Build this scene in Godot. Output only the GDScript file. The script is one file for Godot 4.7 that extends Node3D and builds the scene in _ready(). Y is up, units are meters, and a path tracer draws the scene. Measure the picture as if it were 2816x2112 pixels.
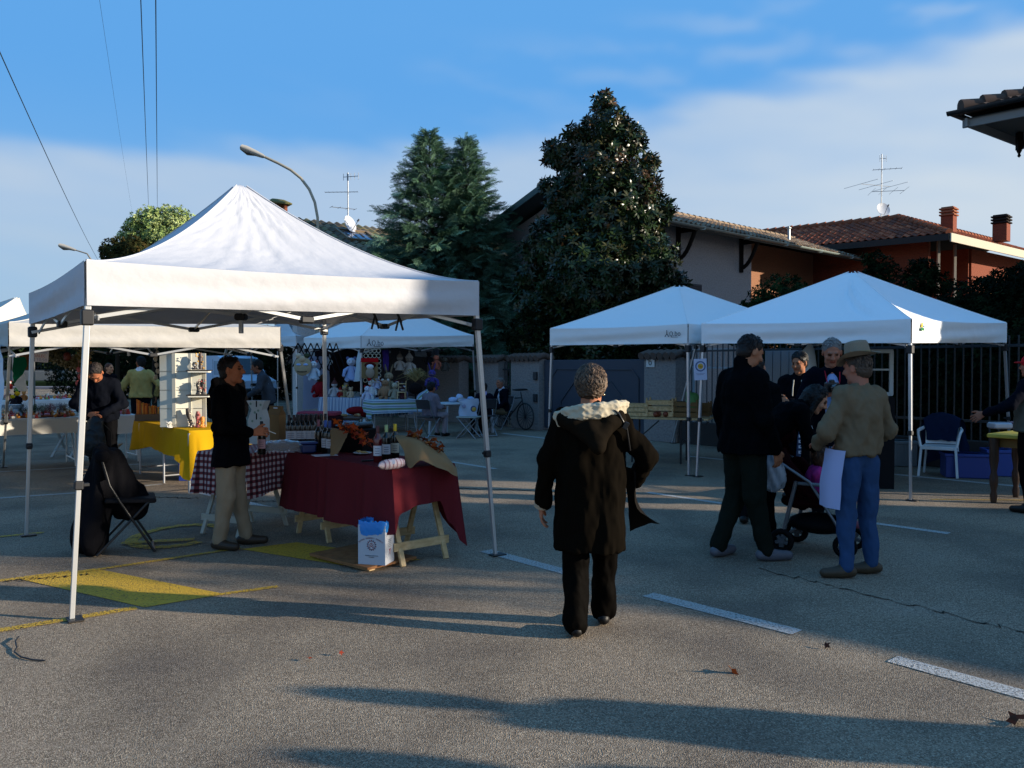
extends Node3D

# ---------------------------------------------------------------- mesh builder
class MB:
	var v := PackedVector3Array()
	var n := PackedVector3Array()
	var uv := PackedVector2Array()
	var col := PackedColorArray()
	var idx := PackedInt32Array()
	var c := Color(1, 1, 1)
	var xf := Transform3D()

	func pt(p: Vector3, nn: Vector3, u := Vector2.ZERO) -> int:
		v.append(xf * p)
		n.append((xf.basis * nn).normalized())
		uv.append(u)
		col.append(c)
		return v.size() - 1

	func tri(a: int, b: int, d: int) -> void:
		var cr := (v[b] - v[a]).cross(v[d] - v[a])
		if cr.dot(n[a] + n[b] + n[d]) > 0.0:
			idx.append(a); idx.append(d); idx.append(b)
		else:
			idx.append(a); idx.append(b); idx.append(d)

	func poly(ps: Array, nn: Vector3, us := []) -> void:
		var f := v.size()
		for i in ps.size():
			pt(ps[i], nn, us[i] if us.size() else Vector2.ZERO)
		for i in range(1, ps.size() - 1):
			tri(f, f + i, f + i + 1)

	func quad(a: Vector3, b: Vector3, d: Vector3, e: Vector3) -> void:
		poly([a, b, d, e], (b - a).cross(d - a).normalized(), [Vector2(0, 1), Vector2(1, 1), Vector2(1, 0), Vector2(0, 0)])

	func box(ctr: Vector3, size: Vector3, b := Basis(), bev := 0.003) -> void:
		var h := size * 0.5
		bev = minf(bev, minf(h.x, minf(h.y, h.z)) * 0.6)
		var k := h - Vector3.ONE * bev
		var id := {}
		for sx in [-1, 1]:
			for sy in [-1, 1]:
				for sz in [-1, 1]:
					for ax in 3:
						var q := Vector3(sx * k.x, sy * k.y, sz * k.z)
						var nn := Vector3.ZERO
						var sg: float = [sx, sy, sz][ax]
						q[ax] = sg * h[ax]
						nn[ax] = sg
						var u := Vector2(q[(ax + 1) % 3], q[(ax + 2) % 3])
						id[[sx, sy, sz, ax]] = pt(ctr + b * q, b * nn, u)
		for ax in 3:
			var a1 := (ax + 1) % 3
			var a2 := (ax + 2) % 3
			for s in [-1, 1]:
				var f := []
				for e in [[-1, -1], [1, -1], [1, 1], [-1, 1]]:
					var key := [0, 0, 0, ax]
					key[ax] = s; key[a1] = e[0]; key[a2] = e[1]
					f.append(id[key])
				tri(f[0], f[1], f[2]); tri(f[0], f[2], f[3])
			for s1 in [-1, 1]:
				for s2 in [-1, 1]:
					var f := []
					for e in [[-1, a1], [1, a1], [1, a2], [-1, a2]]:
						var key := [0, 0, 0, e[1]]
						key[ax] = e[0]; key[a1] = s1; key[a2] = s2
						f.append(id[key])
					tri(f[0], f[1], f[2]); tri(f[0], f[2], f[3])
		for sx in [-1, 1]:
			for sy in [-1, 1]:
				for sz in [-1, 1]:
					tri(id[[sx, sy, sz, 0]], id[[sx, sy, sz, 1]], id[[sx, sy, sz, 2]])

	# a straight bar of rectangular section between two points
	func bar(a: Vector3, b: Vector3, w := 0.03, d := 0.03, up := Vector3.UP, bev := 0.003) -> void:
		var z := b - a
		if z.length() < 1e-5: return
		var y := up
		if absf(z.normalized().dot(up.normalized())) > 0.98: y = Vector3.RIGHT
		var x := y.cross(z).normalized()
		y = z.cross(x).normalized()
		box((a + b) * 0.5, Vector3(w, d, z.length()), Basis(x, y, z.normalized()), bev)

	func tube(path: Array, rad, sides := 8, caps := true, flat := 1.0) -> void:
		var rows := []
		var m := path.size()
		var x := Vector3.ZERO
		for i in m:
			var t: Vector3 = (path[mini(i + 1, m - 1)] - path[maxi(i - 1, 0)]).normalized()
			if i == 0:
				x = (Vector3.UP if absf(t.y) < 0.9 else Vector3.RIGHT).cross(t).normalized()
			else:
				x = (x - t * x.dot(t)).normalized()
			var y := t.cross(x)
			var r: float = rad[i] if rad is Array else rad
			var row := []
			for s in sides + 1:
				var a := TAU * s / sides
				var d := x * cos(a) + y * sin(a) * flat
				row.append(pt(path[i] + d * r, x * cos(a) * flat + y * sin(a), Vector2(float(s) / sides, float(i) / m)))
			rows.append(row)
		for i in m - 1:
			for s in sides:
				tri(rows[i][s], rows[i][s + 1], rows[i + 1][s + 1]); tri(rows[i][s], rows[i + 1][s + 1], rows[i + 1][s])
		if caps:
			for e in [0, m - 1]:
				var t: Vector3 = (path[1] - path[0] if e == 0 else path[m - 2] - path[m - 1]).normalized() * -1.0
				var f := []
				for s in sides:
					var k: int = rows[e][s]
					v.append(v[k]); n.append((xf.basis * t).normalized()); uv.append(Vector2.ZERO); col.append(c)
					f.append(v.size() - 1)
				for s in range(1, sides - 1): tri(f[0], f[s], f[s + 1])

	# profile: Vector2(radius, height) from one end to the other, turned about y of t
	func lathe(prof: Array, t := Transform3D(), sides := 16) -> void:
		var m := prof.size()
		var segn := []
		for i in m - 1:
			var d: Vector2 = prof[i + 1] - prof[i]
			segn.append(Vector2(d.y, -d.x).normalized())
		var top := []
		var bot := []
		for i in m - 1:
			var na: Vector2 = segn[i]
			var nb: Vector2 = segn[i]
			if i > 0 and segn[i - 1].dot(segn[i]) > 0.55: na = (segn[i - 1] + segn[i]).normalized()
			if i < m - 2 and segn[i + 1].dot(segn[i]) > 0.55: nb = (segn[i + 1] + segn[i]).normalized()
			var r0 := []
			var r1 := []
			for s in sides + 1:
				var a := TAU * s / sides
				var ca := cos(a)
				var sa := sin(a)
				r0.append(pt(t * Vector3(prof[i].x * ca, prof[i].y, prof[i].x * sa), t.basis * Vector3(na.x * ca, na.y, na.x * sa), Vector2(float(s) / sides, float(i) / m)))
				r1.append(pt(t * Vector3(prof[i + 1].x * ca, prof[i + 1].y, prof[i + 1].x * sa), t.basis * Vector3(nb.x * ca, nb.y, nb.x * sa), Vector2(float(s) / sides, float(i + 1) / m)))
			for s in sides:
				tri(r0[s], r0[s + 1], r1[s + 1]); tri(r0[s], r1[s + 1], r1[s])

	func ball(ctr: Vector3, r: Vector3, b := Basis(), seg := 10) -> void:
		var rows := []
		var rn := maxi(4, seg * 2 / 3)
		for i in rn + 1:
			var th := PI * i / rn
			var row := []
			for s in seg + 1:
				var a := TAU * s / seg
				var d := Vector3(sin(th) * cos(a), cos(th), sin(th) * sin(a))
				row.append(pt(ctr + b * (d * r), b * (d / r), Vector2(float(s) / seg, float(i) / rn)))
			rows.append(row)
		for i in rn:
			for s in seg:
				if i < rn - 1: tri(rows[i][s], rows[i + 1][s], rows[i + 1][s + 1])
				if i > 0: tri(rows[i][s], rows[i + 1][s + 1], rows[i][s + 1])

	# a sheet from rows of points; smooth normals
	func sheet(rows: Array, us := Vector2.ONE, flip := false) -> void:
		var h := rows.size()
		var w: int = rows[0].size()
		var f := v.size()
		for j in h:
			for i in w:
				var du: Vector3 = rows[j][mini(i + 1, w - 1)] - rows[j][maxi(i - 1, 0)]
				var dv: Vector3 = rows[mini(j + 1, h - 1)][i] - rows[maxi(j - 1, 0)][i]
				var nn := du.cross(dv)
				if nn.length() < 1e-9: nn = Vector3.UP
				pt(rows[j][i], -nn.normalized() if flip else nn.normalized(), Vector2(us.x * i / (w - 1), us.y * j / (h - 1)))
		for j in h - 1:
			for i in w - 1:
				var a := f + j * w + i
				tri(a, a + 1, a + w + 1); tri(a, a + w + 1, a + w)

	# outline in the xy plane of t, thickness d along its z
	func prism(pl: PackedVector2Array, d: float, t := Transform3D()) -> void:
		var ix := Geometry2D.triangulate_polygon(pl)
		for s in [-1.0, 1.0]:
			var f := v.size()
			for p in pl:
				pt(t * Vector3(p.x, p.y, s * d * 0.5), t.basis * Vector3(0, 0, s), p)
			for k in range(0, ix.size(), 3):
				tri(f + ix[k], f + ix[k + 1], f + ix[k + 2])
		var sg := 1.0 if Geometry2D.is_polygon_clockwise(pl) else -1.0
		for i in pl.size():
			var a := pl[i]
			var b := pl[(i + 1) % pl.size()]
			var e := (b - a).normalized()
			var nn := Vector3(-e.y, e.x, 0) * sg
			poly([t * Vector3(a.x, a.y, -d * 0.5), t * Vector3(b.x, b.y, -d * 0.5), t * Vector3(b.x, b.y, d * 0.5), t * Vector3(a.x, a.y, d * 0.5)], t.basis * nn, [Vector2(0, 0), Vector2(1, 0), Vector2(1, 1), Vector2(0, 1)])

	func mesh() -> ArrayMesh:
		var a := []
		a.resize(Mesh.ARRAY_MAX)
		a[Mesh.ARRAY_VERTEX] = v
		a[Mesh.ARRAY_NORMAL] = n
		a[Mesh.ARRAY_TEX_UV] = uv
		a[Mesh.ARRAY_COLOR] = col
		a[Mesh.ARRAY_INDEX] = idx
		var m := ArrayMesh.new()
		m.add_surface_from_arrays(Mesh.PRIMITIVE_TRIANGLES, a)
		return m

# ---------------------------------------------------------------- naming and scene tree
var used := {}

func numbered(called: String, parent: Node) -> String:
	var k := str(parent.get_instance_id()) + called
	var i: int = used.get(k, 0)
	used[k] = i + 1
	return called if i == 0 else "%s_%03d" % [called, i]

func put(o: Node3D, called: String, parent: Node) -> void:
	o.name = numbered(called, parent)
	parent.add_child(o, true)

func tag(o: Node3D, label: String, category: String, group := "", kind := "") -> Node3D:
	if label: o.set_meta("label", label)
	if category: o.set_meta("category", category)
	if group: o.set_meta("group", group)
	if kind: o.set_meta("kind", kind)
	return o

func thing(called: String, label: String, category: String, at := Vector3.ZERO, turn := 0.0, group := "") -> Node3D:
	var o := Node3D.new()
	put(o, called, self)
	o.position = at
	o.rotation.y = turn
	return tag(o, label, category, group)

func obj(called: String, m, material: Material, parent: Node = self) -> MeshInstance3D:
	var o := MeshInstance3D.new()
	o.mesh = m.mesh() if m is MB else m
	o.material_override = material
	put(o, called, parent)
	return o

func solo(called: String, m: MB, material: Material, label: String, category: String, group := "", kind := "") -> MeshInstance3D:
	# a thing of one mesh, its origin moved to the foot of the thing
	var lo := m.v[0]
	var hi := m.v[0]
	for p in m.v:
		lo = lo.min(p)
		hi = hi.max(p)
	var foot := Vector3((lo.x + hi.x) * 0.5, lo.y, (lo.z + hi.z) * 0.5)
	for i in m.v.size(): m.v[i] -= foot
	var o := obj(called, m, material)
	o.position = foot
	tag(o, label, category, group, kind)
	return o

func setting(called: String, m, material: Material) -> MeshInstance3D:
	var o := obj(called, m, material)
	o.set_meta("kind", "structure")
	return o

func dup(o: Node3D, at: Vector3, turn: float, label := "", group := "", sc := 1.0) -> Node3D:
	var r: Node3D = o.duplicate()
	var base := String(o.name)
	if base.length() > 4 and base[-4] == "_" and base.right(3).is_valid_int(): base = base.left(-4)
	put(r, base, self)
	r.transform = Transform3D(Basis(Vector3.UP, turn).scaled(Vector3.ONE * sc), at)
	if label: r.set_meta("label", label)
	if group: r.set_meta("group", group)
	return r

func many(called: String, m: Mesh, material: Material, xs: Array, cols: Array, parent: Node) -> MultiMeshInstance3D:
	var mm := MultiMesh.new()
	mm.transform_format = MultiMesh.TRANSFORM_3D
	mm.use_colors = cols.size() > 0
	mm.mesh = m
	mm.instance_count = xs.size()
	for i in xs.size():
		mm.set_instance_transform(i, xs[i])
		if cols.size(): mm.set_instance_color(i, cols[i])
	var o := MultiMeshInstance3D.new()
	o.multimesh = mm
	o.material_override = material
	put(o, called, parent)
	o.set_meta("kind", "stuff")
	return o

func frame_to(a: Vector3, b: Vector3) -> Transform3D:   # y axis from a to b
	var y := (b - a).normalized()
	var x := (Vector3.FORWARD if absf(y.z) < 0.9 else Vector3.RIGHT).cross(y).normalized()
	return Transform3D(Basis(x, y, x.cross(y)), a)

func yaw(d: Vector3) -> float:   # turn that brings +z onto d
	return atan2(d.x, d.z)

# ---------------------------------------------------------------- materials
var mats := {}
var rng := RandomNumberGenerator.new()

func M(hex: String, rough := 0.8, metal := 0.0, extra := {}) -> StandardMaterial3D:
	var k := hex + str(rough) + str(metal) + str(extra)
	if mats.has(k): return mats[k]
	var m := StandardMaterial3D.new()
	m.albedo_color = Color(hex)
	m.roughness = rough
	m.metallic = metal
	if rough >= 0.7: m.metallic_specular = 0.2
	for p in extra: m.set(p, extra[p])
	mats[k] = m
	return m

func noise(freq: float, type := FastNoiseLite.TYPE_SIMPLEX_SMOOTH, oct := 3, sd := 1) -> FastNoiseLite:
	var f := FastNoiseLite.new()
	f.noise_type = type
	f.frequency = freq
	f.fractal_octaves = oct
	if oct == 1: f.fractal_type = FastNoiseLite.FRACTAL_NONE
	f.seed = sd
	return f

func ntex(f: FastNoiseLite, size: int, stops := [], normal := 0.0) -> NoiseTexture2D:
	var t := NoiseTexture2D.new()
	t.width = size
	t.height = size
	t.seamless = true
	t.noise = f
	if normal > 0.0:
		t.as_normal_map = true
		t.bump_strength = normal
	if stops.size():
		var g := Gradient.new()
		var off := PackedFloat32Array()
		var cs := PackedColorArray()
		for s in stops:
			off.append(s[0]); cs.append(Color(s[1]))
		g.offsets = off
		g.colors = cs
		t.color_ramp = g
	return t

# surface with a computed colour and relief, laid on by position
func surf(albedo: Texture2D, normal: Texture2D, scale: float, rough := 0.9, nscale := 1.0, world := true, extra := {}) -> StandardMaterial3D:
	var m := StandardMaterial3D.new()
	m.albedo_texture = albedo
	m.roughness = rough
	if normal:
		m.normal_enabled = true
		m.normal_texture = normal
		m.normal_scale = nscale
	m.uv1_triplanar = true
	m.uv1_world_triplanar = world
	m.uv1_scale = Vector3.ONE * scale
	for p in extra: m.set(p, extra[p])
	return m

func image_tex(im: Image) -> ImageTexture:
	return ImageTexture.create_from_image(im)

func V(x: float, y: float, z: float) -> Vector3:
	return Vector3(x, y, z)

# ---------------------------------------------------------------- soft bodies: distances on a grid, meshed by surface nets
class Blob:
	var prims := []
	var cuts := []
	var cell := 0.014

	func cap(a: Vector3, b: Vector3, ra: float, rb: float, id := 0, k := 0.025, ax := Vector3.ZERO, flat := 1.0) -> void:
		prims.append([0, a, b, ra, rb, id, k, ax, flat, false])

	func ell(ctr: Vector3, r: Vector3, id := 0, k := 0.02, b := Basis(), sub := false) -> void:
		prims.append([1, ctr, r, 0.0, 0.0, id, k, b, 1.0, sub])

	func bounds(p: Array) -> AABB:
		var m: float
		if p[0] == 0:
			m = maxf(p[3], p[4]) + p[6] + cell * 2.0
			return AABB(p[1], Vector3.ZERO).expand(p[2]).grow(m)
		m = maxf(p[2].x, maxf(p[2].y, p[2].z)) + p[6] + cell * 2.0
		return AABB(p[1], Vector3.ZERO).grow(m)

	# adds the surface to mb; cols: colour of each id; fold: relief of the cloth
	func into(mb: MB, cols: Array, fn: FastNoiseLite = null, amp := 0.0, stretch := Vector3.ONE) -> void:
		var all := bounds(prims[0])
		for p in prims:
			if not p[9]: all = all.merge(bounds(p))
		var lo := all.position
		var nx := int(all.size.x / cell) + 2
		var ny := int(all.size.y / cell) + 2
		var nz := int(all.size.z / cell) + 2
		var nxy := nx * ny
		var d := PackedFloat32Array()
		d.resize(nxy * nz)
		d.fill(1.0)
		var best := d.duplicate()
		var ids := PackedByteArray()
		ids.resize(nxy * nz)
		for p in prims:
			var bb := bounds(p)
			var i0 := maxi(0, int((bb.position.x - lo.x) / cell))
			var j0 := maxi(0, int((bb.position.y - lo.y) / cell))
			var k0 := maxi(0, int((bb.position.z - lo.z) / cell))
			var i1 := mini(nx - 1, int((bb.end.x - lo.x) / cell) + 1)
			var j1 := mini(ny - 1, int((bb.end.y - lo.y) / cell) + 1)
			var k1 := mini(nz - 1, int((bb.end.z - lo.z) / cell) + 1)
			var a: Vector3 = p[1]
			var id: int = p[5]
			var kk: float = p[6]
			var sub: bool = p[9]
			if p[0] == 0:
				var ra: float = p[3]
				var rd: float = p[4] - ra
				var ax: Vector3 = p[7]
				var fl: float = p[8] - 1.0
				var ba: Vector3 = p[2] - a
				if fl != 0.0: ba += ax * (fl * ba.dot(ax))
				var bb2 := maxf(ba.dot(ba), 1e-9)
				for k in range(k0, k1):
					for j in range(j0, j1):
						var o := k * nxy + j * nx
						for i in range(i0, i1):
							var q := lo + Vector3(i, j, k) * cell - a
							if fl != 0.0: q += ax * (fl * q.dot(ax))
							var h := clampf(q.dot(ba) / bb2, 0.0, 1.0)
							var e := (q - ba * h).length() - ra - rd * h
							if e < best[o + i]:
								best[o + i] = e
								ids[o + i] = id
							var f := d[o + i]
							var t := maxf(kk - absf(e - f), 0.0) / kk
							d[o + i] = minf(e, f) - t * t * kk * 0.25
			else:
				var r: Vector3 = p[2]
				var bt: Basis = p[7].inverse()
				var r2 := r * r
				for k in range(k0, k1):
					for j in range(j0, j1):
						var o := k * nxy + j * nx
						for i in range(i0, i1):
							var q := bt * (lo + Vector3(i, j, k) * cell - a)
							var q0 := (q / r).length()
							var e := q0 * (q0 - 1.0) / maxf((q / r2).length(), 1e-6)
							var f := d[o + i]
							var t := maxf(kk - absf(e + f if sub else e - f), 0.0) / kk
							if sub:
								d[o + i] = maxf(f, -e) + t * t * kk * 0.25
							else:
								if e < best[o + i]:
									best[o + i] = e
									ids[o + i] = id
								d[o + i] = minf(e, f) - t * t * kk * 0.25
		for ct in cuts:   # [point, normal, ids that are cut]
			var keep: Array = ct[2]
			var mask := PackedByteArray()
			mask.resize(256)
			for q in keep: mask[q] = 1
			for k in nz:
				for j in ny:
					var o := k * nxy + j * nx
					for i in nx:
						if d[o + i] < 0.05 and mask[ids[o + i]]:
							var e: float = (lo + Vector3(i, j, k) * cell - ct[0]).dot(ct[1])
							if e > d[o + i]: d[o + i] = e
		var at := PackedInt32Array()
		at.resize(nxy * nz)
		at.fill(-1)
		var first := mb.v.size()
		var pos := PackedVector3Array()
		var pc := PackedByteArray()
		var off := [0, 1, nx, nx + 1, nxy, nxy + 1, nxy + nx, nxy + nx + 1]
		for k in nz - 1:
			for j in ny - 1:
				var o := k * nxy + j * nx
				for i in nx - 1:
					var c0 := o + i
					var s := 0
					if d[c0] < 0.0: s += 1
					if d[c0 + 1] < 0.0: s += 1
					if d[c0 + nx] < 0.0: s += 1
					if d[c0 + nx + 1] < 0.0: s += 1
					if d[c0 + nxy] < 0.0: s += 1
					if d[c0 + nxy + 1] < 0.0: s += 1
					if d[c0 + nxy + nx] < 0.0: s += 1
					if d[c0 + nxy + nx + 1] < 0.0: s += 1
					if s == 0 or s == 8: continue
					var sum := Vector3.ZERO
					var cnt := 0
					for e in 12:
						var e0: int
						var e1: int
						match e / 4:
							0: e0 = (e % 4) * 2; e1 = e0 + 1
							1: e0 = [0, 1, 4, 5][e % 4]; e1 = e0 + 2
							_: e0 = e % 4; e1 = e0 + 4
						var v0 := d[c0 + off[e0]]
						var v1 := d[c0 + off[e1]]
						if (v0 < 0.0) != (v1 < 0.0):
							var t := v0 / (v0 - v1)
							sum += Vector3((e0 & 1) + ((e1 & 1) - (e0 & 1)) * t, ((e0 >> 1) & 1) + (((e1 >> 1) & 1) - ((e0 >> 1) & 1)) * t, (e0 >> 2) + ((e1 >> 2) - (e0 >> 2)) * t)
							cnt += 1
					at[c0] = pos.size()
					pos.append(lo + (Vector3(i, j, k) + sum / cnt) * cell)
					pc.append(ids[c0])
		var tris := PackedInt32Array()
		for k in range(1, nz - 1):
			for j in range(1, ny - 1):
				var o := k * nxy + j * nx
				for i in range(1, nx - 1):
					var c0 := o + i
					if at[c0] < 0: continue
					var n0 := d[c0] < 0.0
					for ax in 3:
						var st: int = [1, nx, nxy][ax]
						if n0 == (d[c0 + st] < 0.0): continue
						var u: int = [nx, nxy, 1][ax]
						var w: int = [nxy, 1, nx][ax]
						var qa := at[c0]
						var qb := at[c0 - u]
						var qc := at[c0 - u - w]
						var qd := at[c0 - w]
						if qa < 0 or qb < 0 or qc < 0 or qd < 0: continue
						if n0: tris.append_array([qa, qd, qc, qa, qc, qb])
						else: tris.append_array([qa, qb, qc, qa, qc, qd])
		var nn := PackedVector3Array()
		nn.resize(pos.size())
		for t in range(0, tris.size(), 3):
			var fc := (pos[tris[t + 1]] - pos[tris[t]]).cross(pos[tris[t + 2]] - pos[tris[t]])
			nn[tris[t]] -= fc; nn[tris[t + 1]] -= fc; nn[tris[t + 2]] -= fc
		if fn:
			for i in pos.size():
				var q := pos[i] * stretch
				pos[i] += nn[i].normalized() * (amp * fn.get_noise_3d(q.x, q.y, q.z))
			nn.fill(Vector3.ZERO)
			for t in range(0, tris.size(), 3):
				var fc := (pos[tris[t + 1]] - pos[tris[t]]).cross(pos[tris[t + 2]] - pos[tris[t]])
				nn[tris[t]] -= fc; nn[tris[t + 1]] -= fc; nn[tris[t + 2]] -= fc
		for i in pos.size():
			mb.c = cols[pc[i]]
			mb.pt(pos[i], nn[i], Vector2(pos[i].x, pos[i].y))
		for t in range(0, tris.size(), 3):
			mb.idx.append(first + tris[t]); mb.idx.append(first + tris[t + 1]); mb.idx.append(first + tris[t + 2])

var fold: FastNoiseLite
var curl: FastNoiseLite

func lin(hex: String) -> Color:
	return Color(hex).srgb_to_linear()

func pmat(rough := 0.85, sheen := 0.0) -> StandardMaterial3D:   # vertex colours as plain colours
	var x := {"vertex_color_use_as_albedo": true, "vertex_color_is_srgb": true, "metallic_specular": 0.12 if rough > 0.6 else 0.4}
	if sheen > 0.0: x.merge({"rim_enabled": true, "rim": sheen, "rim_tint": 0.6})
	return M("#ffffff", rough, 0.0, x)

func vmat(rough := 0.85, sheen := 0.0) -> StandardMaterial3D:
	var m := M("#ffffff", rough, 0.0, {"vertex_color_use_as_albedo": true, "metallic_specular": 0.12 if rough > 0.6 else 0.4})
	if sheen > 0.0:
		m = M("#fffffe", rough, 0.0, {"vertex_color_use_as_albedo": true, "rim_enabled": true, "rim": sheen, "rim_tint": 0.6})
	return m

# a hand at the wrist w: fwd along the fingers, pn out of the back of the hand, side: +1 left, -1 right
func hand(b: Blob, w: Vector3, fwd: Vector3, pn: Vector3, side: float, bend := 0.45, id := 0, s := 1.0) -> void:
	fwd = fwd.normalized()
	var x := pn.cross(fwd).normalized() * side
	pn = fwd.cross(x).normalized() * side
	if pn.dot(pn) < 0.5: return
	var palm := w + fwd * 0.085 * s
	b.cap(w - fwd * 0.03 * s, w + fwd * 0.02 * s, 0.026 * s, 0.026 * s, id, 0.015)
	for f in 4:
		var lat := (f - 1.5) * 0.021 * s
		b.cap(w + fwd * 0.015 * s + x * lat * 0.5, palm + x * lat - fwd * absf(f - 1.3) * 0.004 * s, 0.015 * s, 0.0115 * s, id, 0.014)
		var p := palm + x * lat - fwd * absf(f - 1.3) * 0.004 * s
		var dir := (fwd + x * (f - 1.5) * 0.07).normalized()
		var ln: float = [0.036, 0.042, 0.039, 0.030][f] * s
		for k in 3:
			dir = dir.rotated(x, bend * side * (0.55 if k == 0 else 1.0)).normalized()
			var q: Vector3 = p + dir * ln
			b.cap(p, q, 0.0092 * s, 0.0084 * s, id, 0.004)
			p = q
			ln *= 0.72
	var tp := w + fwd * 0.03 * s - x * 0.026 * s
	var td := (fwd * 0.75 - x * 0.75 - pn * 0.25).normalized()
	for k in 3:
		var q: Vector3 = tp + td * [0.04, 0.03, 0.024][k] * s
		b.cap(tp, q, 0.0115 * s, 0.0095 * s, id, 0.008 if k else 0.014)
		tp = q
		td = (td + fwd * 0.35 + x * 0.1 - pn * 0.12).normalized()

func head(b: Blob, c: Vector3, r: Basis, s := 1.0, old := 0.0) -> void:
	var P := func(x: float, y: float, z: float) -> Vector3: return c + r * (Vector3(x, y, z) * s)
	b.ell(P.call(0, 0.022, -0.012), Vector3(0.075, 0.095, 0.094) * s, 0, 0.02, r)
	b.ell(P.call(0, -0.035, 0.026), Vector3(0.06, 0.082, 0.064) * s, 0, 0.03, r)
	b.cap(P.call(-0.034, -0.083, 0.028), P.call(0.034, -0.083, 0.028), 0.026 * s, 0.026 * s, 0, 0.03)
	b.ell(P.call(0, -0.103, 0.07), Vector3(0.022, 0.017, 0.018) * s, 0, 0.025, r)
	b.cap(P.call(-0.03, 0.026, 0.08), P.call(0.03, 0.026, 0.08), 0.012 * s, 0.012 * s, 0, 0.014)
	for e in [-1.0, 1.0]:
		b.ell(P.call(0.031 * e, 0.004, 0.1), Vector3(0.016, 0.009, 0.012) * s, 0, 0.012, r, true)
		b.ell(P.call(0.031 * e, 0.002, 0.077), Vector3(0.012, 0.0065, 0.012) * s, 1, 0.004, r)
		b.cap(P.call(0.016 * e, 0.026, 0.093), P.call(0.046 * e, 0.027, 0.08), 0.0055 * s, 0.0045 * s, 2, 0.004)
		b.ell(P.call(0.078 * e, -0.008, -0.008), Vector3(0.010, 0.033, 0.021) * s, 0, 0.006, r * Basis(Vector3.UP, 0.3 * e))
		b.ell(P.call(0.04 * e, -0.03, 0.068), Vector3(0.022, 0.02, 0.016) * s, 0, 0.02, r)
	b.cap(P.call(0, 0.012, 0.088), P.call(0, -0.026, 0.112), 0.009 * s, 0.0125 * s, 0, 0.012)
	b.cap(P.call(-0.012, -0.03, 0.098), P.call(0.012, -0.03, 0.098), 0.009 * s, 0.009 * s, 0, 0.008)
	b.cap(P.call(-0.019, -0.063, 0.084), P.call(0.019, -0.063, 0.084), 0.0075 * s, 0.0075 * s, 3, 0.006)

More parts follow.
